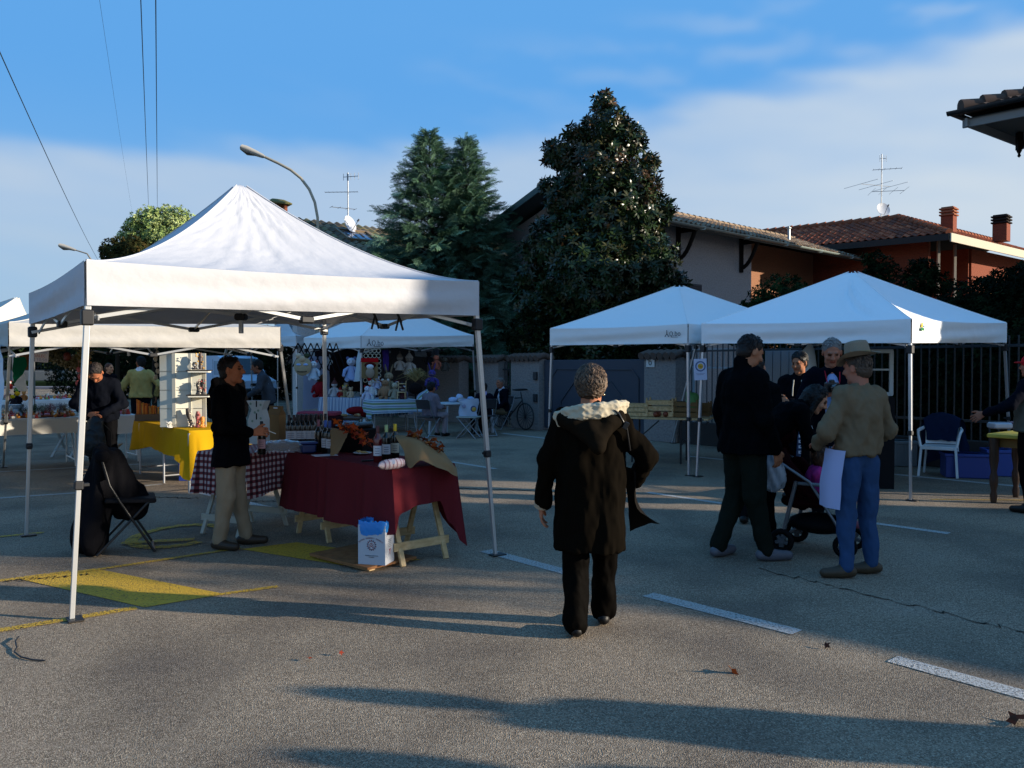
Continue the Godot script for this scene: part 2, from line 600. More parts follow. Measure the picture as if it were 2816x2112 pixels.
# o: see the calls; the figure faces +z, its left side is +x
func person(label: String, at: Vector3, face: Vector3, H: float, o: Dictionary) -> Node3D:
	var s := H / 1.75
	var g: float = o.get("girth", 1.0)
	var J := {
		"pelvis": Vector3(0, 0.96, 0), "belly": Vector3(0, 1.1, 0.01), "chest": Vector3(0, 1.29, -0.01), "neck": Vector3(0, 1.47, -0.015), "head": Vector3(0, 1.628, 0.025),
		"shL": Vector3(0.17, 1.405, -0.015), "shR": Vector3(-0.17, 1.405, -0.015), "elL": Vector3(0.235, 1.13, -0.04), "elR": Vector3(-0.235, 1.13, -0.04), "wrL": Vector3(0.245, 0.89, 0.03), "wrR": Vector3(-0.245, 0.89, 0.03),
		"hiL": Vector3(0.09, 0.92, 0), "hiR": Vector3(-0.09, 0.92, 0), "knL": Vector3(0.105, 0.5, 0.015), "knR": Vector3(-0.105, 0.5, 0.015), "anL": Vector3(0.11, 0.09, -0.03), "anR": Vector3(-0.11, 0.09, -0.03),
		"toL": Vector3(0.135, 0.035, 0.13), "toR": Vector3(-0.135, 0.035, 0.13), "hdL": Vector3(0.05, -1, 0.2), "hdR": Vector3(-0.05, -1, 0.2), "bkL": Vector3(1, 0, 0), "bkR": Vector3(-1, 0, 0)}
	var given: Dictionary = o.get("J", {})
	for k in given: J[k] = given[k]
	for k in J: if k.left(2) != "hd" and k.left(2) != "bk": J[k] = J[k] * s
	var t := thing("person", label, "person", at, yaw(face))
	var fine: float = o.get("cell", 0.015)
	var cloth := pmat(0.9, o.get("sheen", 0.0))
	var up: Vector3 = (J.neck - J.pelvis).normalized()
	var rt: Vector3 = (J.shL - J.shR).normalized()
	var ax := rt.cross(up).normalized()
	# the body
	var body := MB.new()
	var skin := Color(o.get("skin", "#b98268"))
	var pants := Color(o.get("pants", "#1c1d20"))
	var tr: float = o.get("leg", 1.0)
	var b := Blob.new()
	b.cell = fine
	b.cap(J.pelvis, J.belly, 0.13 * s * g, 0.125 * s * g, 1, 0.04, ax, 1.5)
	b.cap(J.belly, J.chest, 0.13 * s * g, 0.14 * s * g, 2, 0.05, ax, 1.4)
	b.cap(J.chest, J.neck - up * 0.05 * s, 0.12 * s, 0.06 * s, 2, 0.06, ax, 1.2)
	for q in ["L", "R"]:
		b.cap(J["hi" + q] - up * 0.04, J["kn" + q], 0.088 * s * tr * minf(g, 1.15), 0.07 * s * tr, 1, 0.03)
		b.cap(J["kn" + q], J["an" + q], 0.07 * s * tr, 0.052 * o.get("flare", 1.0) * s * tr, 1, 0.03)
		b.cap(J["sh" + q], J["el" + q], 0.05 * s, 0.042 * s, 2, 0.03)
		b.cap(J["el" + q], J["wr" + q], 0.04 * s, 0.026 * s, 0, 0.02)
	b.into(body, [skin, pants, Color(o.get("shirt", "#c8c8cc"))], fold, o.get("fold", 0.016), Vector3(1.2, 0.55, 1.2))
	var h := Blob.new()
	h.cell = o.get("hcell", 0.008)
	var hb: Basis = Basis(Vector3.UP, o.get("turn", 0.0)) * Basis(Vector3.RIGHT, o.get("nod", 0.0)) * Basis(Vector3.BACK, o.get("tilt", 0.0))
	var hs: float = s * o.get("headsize", 1.02)
	head(h, J.head, hb, hs)
	h.cap(J.head + hb * Vector3(0, -0.05, -0.022) * hs, J.neck - up * 0.03, 0.052 * s * g, 0.06 * s * g, 0, 0.02)
	var hairc := Color(o.get("hair", "#1a1512"))
	h.into(body, [skin, Color("#4a3428"), hairc.lerp(skin, 0.45), skin * Color(0.88, 0.7, 0.7)])
	if not o.get("nohands", false):
		for q in ["L", "R"]:
			if o.get("hide" + q, false): continue
			var hd := Blob.new()
			hd.cell = o.get("pcell", 0.0075)
			hand(hd, J["wr" + q], J["hd" + q], J["bk" + q], 1.0 if q == "L" else -1.0, o.get("bend" + q, 0.4), 0, s * 1.02)
			hd.into(body, [skin])
	obj("body", body, pmat(0.72), t)
	# the upper garment
	if o.has("coat"):
		var c := Blob.new()
		c.cell = fine
		var hem: float = o.get("hem", 0.86) * s
		var w: float = o.get("loose", 1.0)
		c.cap(J.chest, J.belly, 0.166 * s * g * w, 0.168 * s * g * w, 0, 0.05, ax, 1.36)
		var low: Vector3 = J.pelvis - up * maxf(0.0, J.pelvis.y - hem)
		if o.has("skirt"): low = o.skirt * s
		c.cap(J.belly, low, 0.168 * s * g * w, o.get("hemw", 0.2) * s * g * w, 0, 0.05, ax, o.get("hemflat", 1.5))
		c.cap(J.shL - rt * 0.03 * s, J.shR + rt * 0.03 * s, 0.078 * s, 0.078 * s, 0, 0.06)
		c.cap(J.chest, J.neck - up * 0.035 * s, 0.14 * s, 0.075 * s, 0, 0.05, ax, 1.15)
		var sl: float = o.get("sleeve", 1.0)
		for q in ["L", "R"]:
			c.cap(J["sh" + q], J["el" + q], 0.072 * s * sl, 0.061 * s * sl, 1, 0.04)
			if not o.get("vest", false):
				c.cap(J["el" + q], J["wr" + q] - (J["wr" + q] - J["el" + q]).normalized() * 0.02, 0.06 * s * sl, 0.046 * s * sl, 1, 0.03)
		var dn := -up if not o.has("cutn") else (o.cutn as Vector3)
		c.cuts.append([Vector3(0, hem, 0) if not o.has("skirt") else low, dn.normalized(), [0]])
		c.cap(J.neck - up * 0.045 * s, J.neck + up * (0.005 + o.get("collar", 0.02)) * s, 0.082 * s, 0.07 * s, 2, 0.02)
		c.ell(J.neck + up * 0.09 * s + ax * 0.035 * s, Vector3(0.07, 0.085, 0.075) * s, 2, 0.01, Basis(), true)
		if o.has("open"): c.ell(J.chest.lerp(J.belly, 0.4) + ax * 0.17 * s, Vector3(o.open, 0.36, 0.15) * s, 0, 0.01, Basis(rt, up, ax), true)
		var cm := MB.new()
		var cc := Color(o.coat)
		c.into(cm, [cc, Color(o.get("sleevec", o.coat)), Color(o.get("collarc", o.coat))], fold, o.get("fold", 0.016) * 1.5, o.get("foldk", Vector3(1.1, 0.6, 1.1)))
		obj(o.get("garment", "jacket"), cm, cloth, t)
	# shoes
	if not o.get("noshoes", false):
		for q in ["L", "R"]:
			var sh := Blob.new()
			sh.cell = 0.009
			var a: Vector3 = J["an" + q]
			var e: Vector3 = J["to" + q]
			var fd := e - a
			var sole := Vector3(a.x, e.y, a.z)
			var z := Vector3(fd.x, 0, fd.z).normalized()
			sh.cap(sole - z * 0.045 * s + Vector3(0, 0.012, 0), sole + z * 0.05 * s + Vector3(0, 0.012, 0), 0.04 * s, 0.044 * s, 0, 0.02)
			sh.cap(sole + z * 0.05 * s + Vector3(0, 0.008, 0), e + Vector3(0, 0.004, 0), 0.046 * s, 0.036 * s, 0, 0.02)
			sh.cap(sole + Vector3(0, 0.02, 0), a + Vector3(0, 0.0, 0), 0.04 * s, 0.041 * s, 0, 0.03)
			sh.cuts.append([Vector3(0, e.y - 0.032 * s, 0), Vector3.DOWN, [0]])
			var sm := MB.new()
			sh.into(sm, [Color(o.get("shoe", "#16120f"))])
			obj("shoe", sm, pmat(0.5), t)
	# hair
	var style: String = o.get("cut", "short")
	if style != "none":
		var r := Blob.new()
		r.cell = o.get("hcell", 0.008)
		var P := func(x: float, y: float, z: float) -> Vector3: return J.head + hb * (Vector3(x, y, z) * hs)
		var vol: float = o.get("vol", 0.0)
		r.ell(P.call(0, 0.03, -0.018), Vector3(0.079 + vol, 0.094 + vol, 0.096 + vol) * hs, 0, 0.02, hb)
		if style == "short": r.ell(P.call(0, -0.03, -0.05), Vector3(0.068 + vol * 0.5, 0.066, 0.06 + vol * 0.6) * hs, 0, 0.03, hb)
		if style == "long":
			r.cap(P.call(0, 0.0, -0.05), P.call(0.0, -0.24, -0.055), 0.085 * hs, 0.07 * hs, 0, 0.04)
			for e in [-1.0, 1.0]: r.cap(P.call(0.07 * e, 0.03, 0.01), P.call(0.075 * e, -0.2, 0.02), 0.026 * hs, 0.03 * hs, 0, 0.02)
		r.ell(P.call(0, -0.045, 0.1), Vector3(0.066 if style == "long" else 0.1, 0.122 + o.get("bald", 0.0), 0.088) * hs, 0, 0.015, hb, true)
		if style == "short":
			for e in [-1.0, 1.0]: r.ell(P.call(0.088 * e, -0.035, 0.005), Vector3(0.035, 0.05, 0.035) * hs, 0, 0.01, hb, true)
			r.cuts.append([P.call(0, -0.085, -0.06), hb * Vector3(0, -1, 0.2).normalized(), [0]])
		var rm := MB.new()
		r.into(rm, [hairc], curl, o.get("curl", 0.006), Vector3.ONE)
		if o.get("cell", 0.015) < 0.0185: tufts(rm, P.call(0, 0.03, -0.018), hb, hs, o.get("tufts", 500), hairc, vol, o.has("tufts"))
		obj("hair", rm, pmat(0.55), t)
	return t

# short locks lying over the hair
func tufts(m: MB, c: Vector3, hb: Basis, hs: float, count: int, col: Color, vol: float, full: bool) -> void:
	rng.seed = 77
	for i in count:
		var d := Vector3(rng.randf_range(-1, 1), rng.randf_range(-0.75, 1), rng.randf_range(-1, 0.55)).normalized()
		if not full and (d.y < -0.45 or d.z > 0.15 and d.y < 0.55 or d.z > -0.1 and d.y < 0.0): continue
		var p := c + hb * (d * Vector3(0.08 + vol, 0.096 + vol, 0.1 + vol) * hs * rng.randf_range(0.97, 1.04))
		var dn := hb * d
		var t := (hb * Vector3(rng.randf_range(-0.8, 0.8), -1.0, rng.randf_range(-0.5, 0.1)))
		t = (t - dn * t.dot(dn)).normalized()
		var w := t.cross(dn) * rng.randf_range(0.003, 0.007)
		var l := rng.randf_range(0.018, 0.042)
		m.c = col * rng.randf_range(0.7, 1.55)
		m.c.a = 1.0
		var rows := []
		for k in 4:
			var f := k / 3.0
			var q := p + t * l * f + dn * (0.007 * sin(f * 2.6) - 0.004 * f)
			rows.append([q - w * (1.0 - f * f) - dn * 0.002, q + dn * 0.0025, q + w * (1.0 - f * f) - dn * 0.002])
		m.sheet(rows)

# ---------------------------------------------------------------- place: sky, ground, buildings, trees
const SUN := Vector3(0.955, 0.228, 0.190)   # towards the sun
const A := Vector3(0.68, 0, 0.73)           # along the fence, towards the camera
const B := Vector3(0.794, 0, -0.608)        # across it, away
const EXPOSURE := 1.65

func sky_texture() -> ImageTexture:
	var W := 1024
	var H := 512
	var im := Image.create(W, H, false, Image.FORMAT_RGBF)
	var st := noise(0.9, FastNoiseLite.TYPE_SIMPLEX_SMOOTH, 4, 5)
	var bl := noise(2.2, FastNoiseLite.TYPE_SIMPLEX_SMOOTH, 4, 9)
	var edge := Curve.new()
	for p in [[0.0, 0.30], [0.2, 0.26], [0.412, 0.265], [0.44, 0.285], [0.48, 0.29], [0.515, 0.31], [0.533, 0.345], [0.57, 0.385], [0.6, 0.40], [0.75, 0.34], [1.0, 0.30]]:
		edge.add_point(Vector2(p[0], p[1] * 1.0), 0, 0, Curve.TANGENT_LINEAR, Curve.TANGENT_LINEAR)
	edge.bake_resolution = 400
	var top := lin("#5ba3e8")
	var mid := lin("#62a7e9")
	var low := lin("#86bbea")
	var veil := lin("#b9cde3")
	var pale := lin("#a5c3da")
	for y in H:
		var el := PI * 0.5 - PI * (y + 0.5) / H
		for x in W:
			var az := TAU * (x + 0.5) / W
			if az > PI: az -= TAU
			var c := Color(0.09, 0.085, 0.08)
			if el > -0.03:
				var e := maxf(el, 0.0)
				var t := clampf(e / 0.42, 0.0, 1.0)
				c = low.lerp(mid, smoothstep(0.12, 0.8, t)).lerp(top, smoothstep(0.36, 1.15, e))
				var d := V(cos(el) * sin(az), sin(el), -cos(el) * cos(az))
				var n := st.get_noise_3d(d.x * 1.6, d.y * 9.0, d.z * 1.6)
				var f := bl.get_noise_3d(d.x * 2.5, d.y * 14.0 + d.x * 2.0, d.z * 2.5)
				var lim := edge.sample(az / TAU + 0.5) * 0.88 + n * 0.02 + f * 0.012
				var a := smoothstep(0.012, -0.028, e - lim) * (0.84 + 0.22 * n + 0.14 * f)
				a += 0.4 * smoothstep(0.08, 0.0, absf(e - lim - 0.05 - 0.03 * n)) * smoothstep(0.0, 0.5, f + 0.12) * smoothstep(-0.4, 0.6, az)
				var v := veil.lerp(pale, smoothstep(0.2, 0.02, e) * 0.85).lerp(lin("#d3dfe9"), smoothstep(0.05, 0.5, az) * 0.8)
				c = c.lerp(v, clampf(a, 0.0, 0.95))
				var g := maxf(0.0, d.dot(SUN))
				c = c.lerp(lin("#f3ead8"), 0.55 * pow(g, 14.0) + 0.15 * pow(g, 3.0))
				if el < 0.0: c = c.lerp(Color(0.09, 0.085, 0.08), -el / 0.03)
			im.set_pixel(x, y, Color(c.r / EXPOSURE, c.g / EXPOSURE, c.b / EXPOSURE))
	return image_tex(im)

func camera_and_light() -> void:
	var cam := Camera3D.new()
	cam.name = "camera"
	cam.position = V(0, 1.6, 0)
	cam.rotation.x = deg_to_rad(-1.264)
	cam.fov = 49.73
	cam.far = 900.0
	add_child(cam)
	var e := Environment.new()
	e.background_mode = Environment.BG_SKY
	var pm := PanoramaSkyMaterial.new()
	pm.panorama = sky_texture()
	e.sky = Sky.new()
	e.sky.sky_material = pm
	e.tonemap_mode = Environment.TONE_MAPPER_LINEAR
	e.tonemap_exposure = EXPOSURE
	e.sdfgi_enabled = true
	e.ssao_enabled = true
	e.ssil_enabled = true
	var we := WorldEnvironment.new()
	we.name = "environment"
	we.environment = e
	add_child(we)
	var sun := DirectionalLight3D.new()
	sun.name = "sun"
	sun.light_color = Color(1.0, 0.945, 0.86)
	sun.light_energy = 1.6
	sun.light_angular_distance = 0.5
	sun.shadow_enabled = true
	sun.basis = Basis.looking_at(-SUN)
	add_child(sun)

var asphalt: StandardMaterial3D
var plaster: StandardMaterial3D
var plaster_dim: StandardMaterial3D
var cloth_white: StandardMaterial3D
var wood: StandardMaterial3D
var wrinkle: NoiseTexture2D
var weave: NoiseTexture2D

func textures() -> void:
	var grit := noise(0.15, FastNoiseLite.TYPE_CELLULAR, 2, 3)
	grit.cellular_return_type = FastNoiseLite.RETURN_CELL_VALUE
	var grit_d := noise(0.15, FastNoiseLite.TYPE_CELLULAR, 2, 3)
	grit_d.cellular_return_type = FastNoiseLite.RETURN_DISTANCE
	asphalt = surf(ntex(grit, 1024, [[0.0, "#5c5249"], [0.3, "#837463"], [0.55, "#9a8b79"], [0.8, "#b0a08c"], [0.93, "#d0c0a9"], [1.0, "#f0e2cc"]]), ntex(grit_d, 1024, [], 9.0), 1.0, 0.9, 0.9, true, {"metallic_specular": 0.3})
	var big := noise(0.006, FastNoiseLite.TYPE_SIMPLEX_SMOOTH, 5, 12)
	asphalt.detail_enabled = true
	asphalt.detail_blend_mode = BaseMaterial3D.BLEND_MODE_MUL
	asphalt.detail_albedo = ntex(big, 1024, [[0.0, "#bcbcc0"], [0.35, "#dbdad8"], [0.5, "#edece9"], [0.7, "#f6f4f0"], [1.0, "#ffffff"]])
	asphalt.detail_uv_layer = BaseMaterial3D.DETAIL_UV_2
	asphalt.uv2_triplanar = true
	asphalt.uv2_world_triplanar = true
	asphalt.uv2_scale = Vector3.ONE * 0.09
	var pl := noise(0.05, FastNoiseLite.TYPE_SIMPLEX, 4, 21)
	plaster = surf(ntex(pl, 512, [[0.0, "#9c9694"], [0.45, "#b9b4b1"], [1.0, "#c9c5c0"]]), ntex(pl, 512, [], 5.0), 0.8)
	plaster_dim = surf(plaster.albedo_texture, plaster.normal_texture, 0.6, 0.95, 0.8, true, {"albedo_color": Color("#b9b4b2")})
	wrinkle = ntex(noise(0.012, FastNoiseLite.TYPE_SIMPLEX_SMOOTH, 4, 31), 512, [], 10.0)
	weave = ntex(noise(0.2, FastNoiseLite.TYPE_SIMPLEX, 2, 33), 256, [], 3.0)
	cloth_white = canvas("#e3e3e2")
	var wn := noise(0.016, FastNoiseLite.TYPE_SIMPLEX_SMOOTH, 4, 41)
	wn.domain_warp_enabled = true
	wood = surf(ntex(wn, 512, [[0.0, "#a98a5c"], [0.5, "#c9ab7b"], [1.0, "#dcc297"]]), ntex(wn, 512, [], 2.0), 1.0, 0.75, 1.0, false, {"uv1_scale": V(2.2, 2.2, 0.7)})

func canvas(hex: String) -> StandardMaterial3D:
	return M(hex, 0.85, 0.0, {"normal_enabled": true, "normal_texture": wrinkle, "normal_scale": 0.15, "backlight_enabled": true, "backlight": Color(0.2, 0.19, 0.18)})

func mark(called: String, pts: Array, m: Material, y := 0.004) -> void:
	var b := MB.new()
	var q := []
	var c := Vector3.ZERO
	for p in pts:
		q.append(V(p.x, y, p.z))
		c += V(p.x, 0, p.z) / pts.size()
	for i in q.size(): q[i] -= c
	b.poly(q, Vector3.UP)
	setting(called, b, m).position = c

func stripe(called: String, a: Vector3, b: Vector3, w: float, m: Material, y := 0.004) -> void:
	var d := (b - a).normalized()
	var n := V(-d.z, 0, d.x) * w * 0.5
	mark(called, [a - n, b - n, b + n, a + n], m, y)

func ground() -> void:
	var g := MB.new()
	g.quad(V(-260, 0, 40), V(260, 0, 40), V(260, 0, -380), V(-260, 0, -380))
	setting("ground", g, asphalt)
	var cr := noise(0.035, FastNoiseLite.TYPE_CELLULAR, 2, 51)
	cr.cellular_return_type = FastNoiseLite.RETURN_DISTANCE2_SUB
	cr.domain_warp_enabled = true
	cr.domain_warp_amplitude = 12.0
	var yel := surf(ntex(cr, 1024, [[0.0, "#4a4038"], [0.05, "#5c4d2c"], [0.09, "#c29a26"], [0.5, "#cba22c"], [1.0, "#c0962c"]]), asphalt.normal_texture, 0.62, 0.8, 0.6)
	var gap := noise(0.09, FastNoiseLite.TYPE_SIMPLEX, 5, 52)
	var thin := surf(ntex(gap, 512, [[0.0, "#c29a2600"], [0.34, "#c29a2600"], [0.4, "#b9932b"], [1.0, "#cba22c"]]), asphalt.normal_texture, 0.8, 0.8, 0.6, true, {"transparency": BaseMaterial3D.TRANSPARENCY_ALPHA_SCISSOR, "alpha_scissor_threshold": 0.5})
	var gray := surf(ntex(gap, 512, [[0.0, "#a8a8a600"], [0.24, "#a8a8a600"], [0.28, "#8c8a86"], [0.45, "#aaa9a4"], [1.0, "#bcbbb6"]]), asphalt.normal_texture, 0.9, 0.8, 0.6, true, {"transparency": BaseMaterial3D.TRANSPARENCY_ALPHA_SCISSOR, "alpha_scissor_threshold": 0.5})
	# yellow loading bay: two rails with lozenges between them
	mark("yellow_marking", [V(-3.701, 0.000, -6.180), V(-3.285, 0.000, -6.492), V(-2.012, 0.000, -5.765), V(-2.430, 0.000, -5.444)], yel)
	mark("yellow_marking", [V(-2.362, 0.000, -7.182), V(-1.952, 0.000, -7.466), V(-0.747, 0.000, -6.787), V(-1.356, 0.000, -6.598)], yel)
	stripe("yellow_marking", V(-3.945, 0.000, -6.023), V(-3.430, 0.000, -6.389), 0.075, thin, 0.006)
	stripe("yellow_marking", V(-3.344, 0.000, -6.361), V(-2.374, 0.000, -7.219), 0.06, thin, 0.008)
	stripe("yellow_marking", V(-3.309, -0.000, -4.797), V(-2.477, 0.000, -5.433), 0.085, thin, 0.006)
	stripe("yellow_marking", V(-2.092, 0.000, -5.719), V(-1.694, 0.000, -5.959), 0.06, thin, 0.006)
	stripe("yellow_marking", V(-4.844, 0.000, -7.667), V(-4.482, 0.000, -7.902), 0.07, thin, 0.006)
	# wheel of the painted wheelchair
	var ring := []
	for i in 33:
		var t := TAU * i / 32.0
		ring.append(V(-3.136, 0.000, -7.751) + V(cos(t) * 0.37, 0, sin(t) * 0.52))
	for i in range(3, 30): stripe("yellow_marking", ring[i], ring[i + 1], 0.11, thin, 0.008 + 0.004 * (i % 2))
	stripe("yellow_marking", V(-3.499, 0.000, -7.388), V(-2.904, 0.000, -7.545), 0.12, thin, 0.016)
	# white bay lines
	stripe("white_marking", V(-0.232, 0.000, -7.128), V(0.476, 0.000, -6.318), 0.13, gray)
	stripe("white_marking", V(0.951, 0.000, -5.753), V(1.709, 0.000, -4.931), 0.13, gray)
	stripe("white_marking", V(2.075, 0.000, -4.484), V(2.547, 0.000, -3.917), 0.13, gray)
	stripe("white_marking", V(-1.008, 0.000, -13.741), V(-0.258, 0.000, -12.814), 0.1, gray)
	stripe("white_marking", V(1.717, 0.000, -10.423), V(2.438, -0.000, -9.580), 0.1, gray)
	stripe("white_marking", V(3.680, 0.000, -8.368), V(4.162, 0.000, -7.858), 0.1, gray)
	stripe("white_marking", V(-0.230, 0.000, -19.591), V(1.476, 0.000, -17.123), 0.14, gray)
	stripe("white_marking", V(3.070, 0.000, -14.659), V(4.487, 0.000, -13.049), 0.12, gray)
	stripe("white_marking", V(5.477, 0.000, -12.316), V(6.814, 0.000, -10.819), 0.12, gray)
	stripe("white_marking", V(5.006, 0.000, -9.880), V(6.182, 0.000, -9.812), 0.05, thin)
	stripe("white_marking", V(-7.766, 0.000, -12.423), V(-6.056, 0.000, -13.418), 0.1, gray)
	stripe("white_marking", V(-6.223, 0.000, -9.949), V(-5.272, 0.000, -10.499), 0.1, gray)
	stripe("white_marking", V(-5.231, 0.000, -10.657), V(-4.726, 0.000, -11.158), 0.1, gray)
	stripe("white_marking", V(-3.876, 0.000, -10.384), V(-2.520, 0.000, -9.061), 0.14, gray)
	# cracks sealed with tar
	var tar := M("#26241f", 0.75)
	var cw := noise(0.6, FastNoiseLite.TYPE_SIMPLEX, 3, 61)
	for s in [[V(-0.885, 0.000, -10.819), V(1.125, -0.000, -10.347), 0.022], [V(1.947, 0.000, -6.492), V(3.091, 0.000, -4.888), 0.012], [V(-3.746, 0.000, -6.140), V(-3.236, 0.000, -6.290), 0.02], [V(-3.450, 0.000, -9.678), V(-2.554, 0.000, -9.778), 0.02], [V(-4.932, 0.000, -10.162), V(-3.770, 0.000, -9.949), 0.018]]:
		var b := MB.new()
		var top := []
		var bot := []
		var c: Vector3 = (s[0] + s[1]) * 0.5
		for i in 41:
			var p: Vector3 = s[0].lerp(s[1], i / 40.0) - c
			p.z += 0.09 * cw.get_noise_2d(i * 0.6, s[2] * 999.0)
			var w: float = s[2] * (0.6 + 0.8 * absf(cw.get_noise_2d(i * 3.0, 7.0)))
			top.append(p + V(0, 0.005, -w)); bot.append(p + V(0, 0.005, w))
		b.sheet([top, bot])
		setting("tar_crack", b, tar).position = c

# ---------------------------------------------------------------- buildings
func tile_mesh(w: float, l: float) -> ArrayMesh:
	var b := MB.new()
	var r0 := []
	var r1 := []
	for i in 7:
		var f := i / 6.0
		var y := 0.055 * w / 0.25 * maxf(0.0, sin((f - 0.12) * PI / 0.62)) if f > 0.12 and f < 0.74 else 0.0
		r0.append(V((f - 0.5) * w * 1.05, y + 0.028, 0.0))
		r1.append(V((f - 0.5) * w * 1.0, y, -l * 1.12))
	b.sheet([r0, r1])
	var r2 := []
	for p in r0: r2.append(p - V(0, 0.03, 0.004))
	b.sheet([r2, r0])
	return b.mesh()

# tiles over the slope e0-e1 (eave) to r0-r1 (ridge)
func tiles(parent: Node3D, e0: Vector3, e1: Vector3, r0: Vector3, r1: Vector3, w: float, hexes: Array, single: int, rough := 0.85) -> void:
	var L := ((r0 + r1) * 0.5 - (e0 + e1) * 0.5).length()
	var l := w * 1.35
	var x := (e1 - e0).normalized()
	var upv := ((r0 + r1) - (e0 + e1)).normalized()
	var nn := x.cross(upv)
	if nn.y < 0.0: nn = -nn
	var base := Basis(x, nn, x.cross(nn))
	if base.z.dot(upv) > 0.0: base = Basis(-x, nn, (-x).cross(nn))
	var m := tile_mesh(w, l)
	var xs := []
	for j in int(L / l):
		var f := j * l / L
		var a := e0.lerp(r0, f)
		var b := e1.lerp(r1, f)
		var cnt := int((b - a).length() / w)
		for i in cnt:
			xs.append(Transform3D(base, a + (b - a).normalized() * (i + 0.5) * w + nn * 0.03))
	var eye := V(0, 1.6, 0)
	xs.sort_custom(func(p, q): return p.origin.distance_squared_to(eye) < q.origin.distance_squared_to(eye))
	rng.seed = int(w * 1000.0) + xs.size()
	var rest := []
	var cols := []
	for i in xs.size():
		var t: Transform3D = xs[i]
		t = t * Transform3D(Basis(Vector3.UP, rng.randfn(0, 0.02)) * Basis(Vector3.RIGHT, rng.randfn(0, 0.012)), V(0, rng.randf_range(0, 0.008), 0))
		if i < single:
			var o := MeshInstance3D.new()
			o.mesh = m
			o.material_override = M(hexes[rng.randi() % hexes.size()], rough)
			put(o, "tile", parent)
			o.transform = t
		else:
			rest.append(t)
			cols.append(lin(hexes[rng.randi() % hexes.size()]))
	if rest.size(): many("tile_field", m, vmat(rough), rest, cols, parent)

func gutter(parent: Node3D, a: Vector3, b: Vector3, m: Material) -> void:
	var t := MB.new()
	var prof := PackedVector2Array()
	for i in 9: prof.append(Vector2(cos(PI + PI * i / 8.0), sin(PI + PI * i / 8.0)) * 0.075)
	for i in 9: prof.append(Vector2(cos(TAU - PI * i / 8.0), sin(TAU - PI * i / 8.0)) * 0.065)
	var f := frame_to(a, b)
	var z := (b - a).normalized()
	var x := Vector3.UP.cross(z).normalized()
	t.prism(prof, (b - a).length(), Transform3D(Basis(x, Vector3.UP, z), (a + b) * 0.5))
	obj("gutter", t, m, parent)

func block(parent: Node3D, called: String, a: Vector3, b: Vector3, h0: float, h1: float, thick: float, m: Material) -> MeshInstance3D:
	var t := MB.new()
	var d := (b - a)
	d.y = 0
	var ctr := (a + b) * 0.5
	ctr.y = (h0 + h1) * 0.5
	t.box(ctr, V(thick, h1 - h0, d.length()), Basis(Vector3.UP.cross(d.normalized()), Vector3.UP, d.normalized()), 0.01)
	return obj(called, t, m, parent)

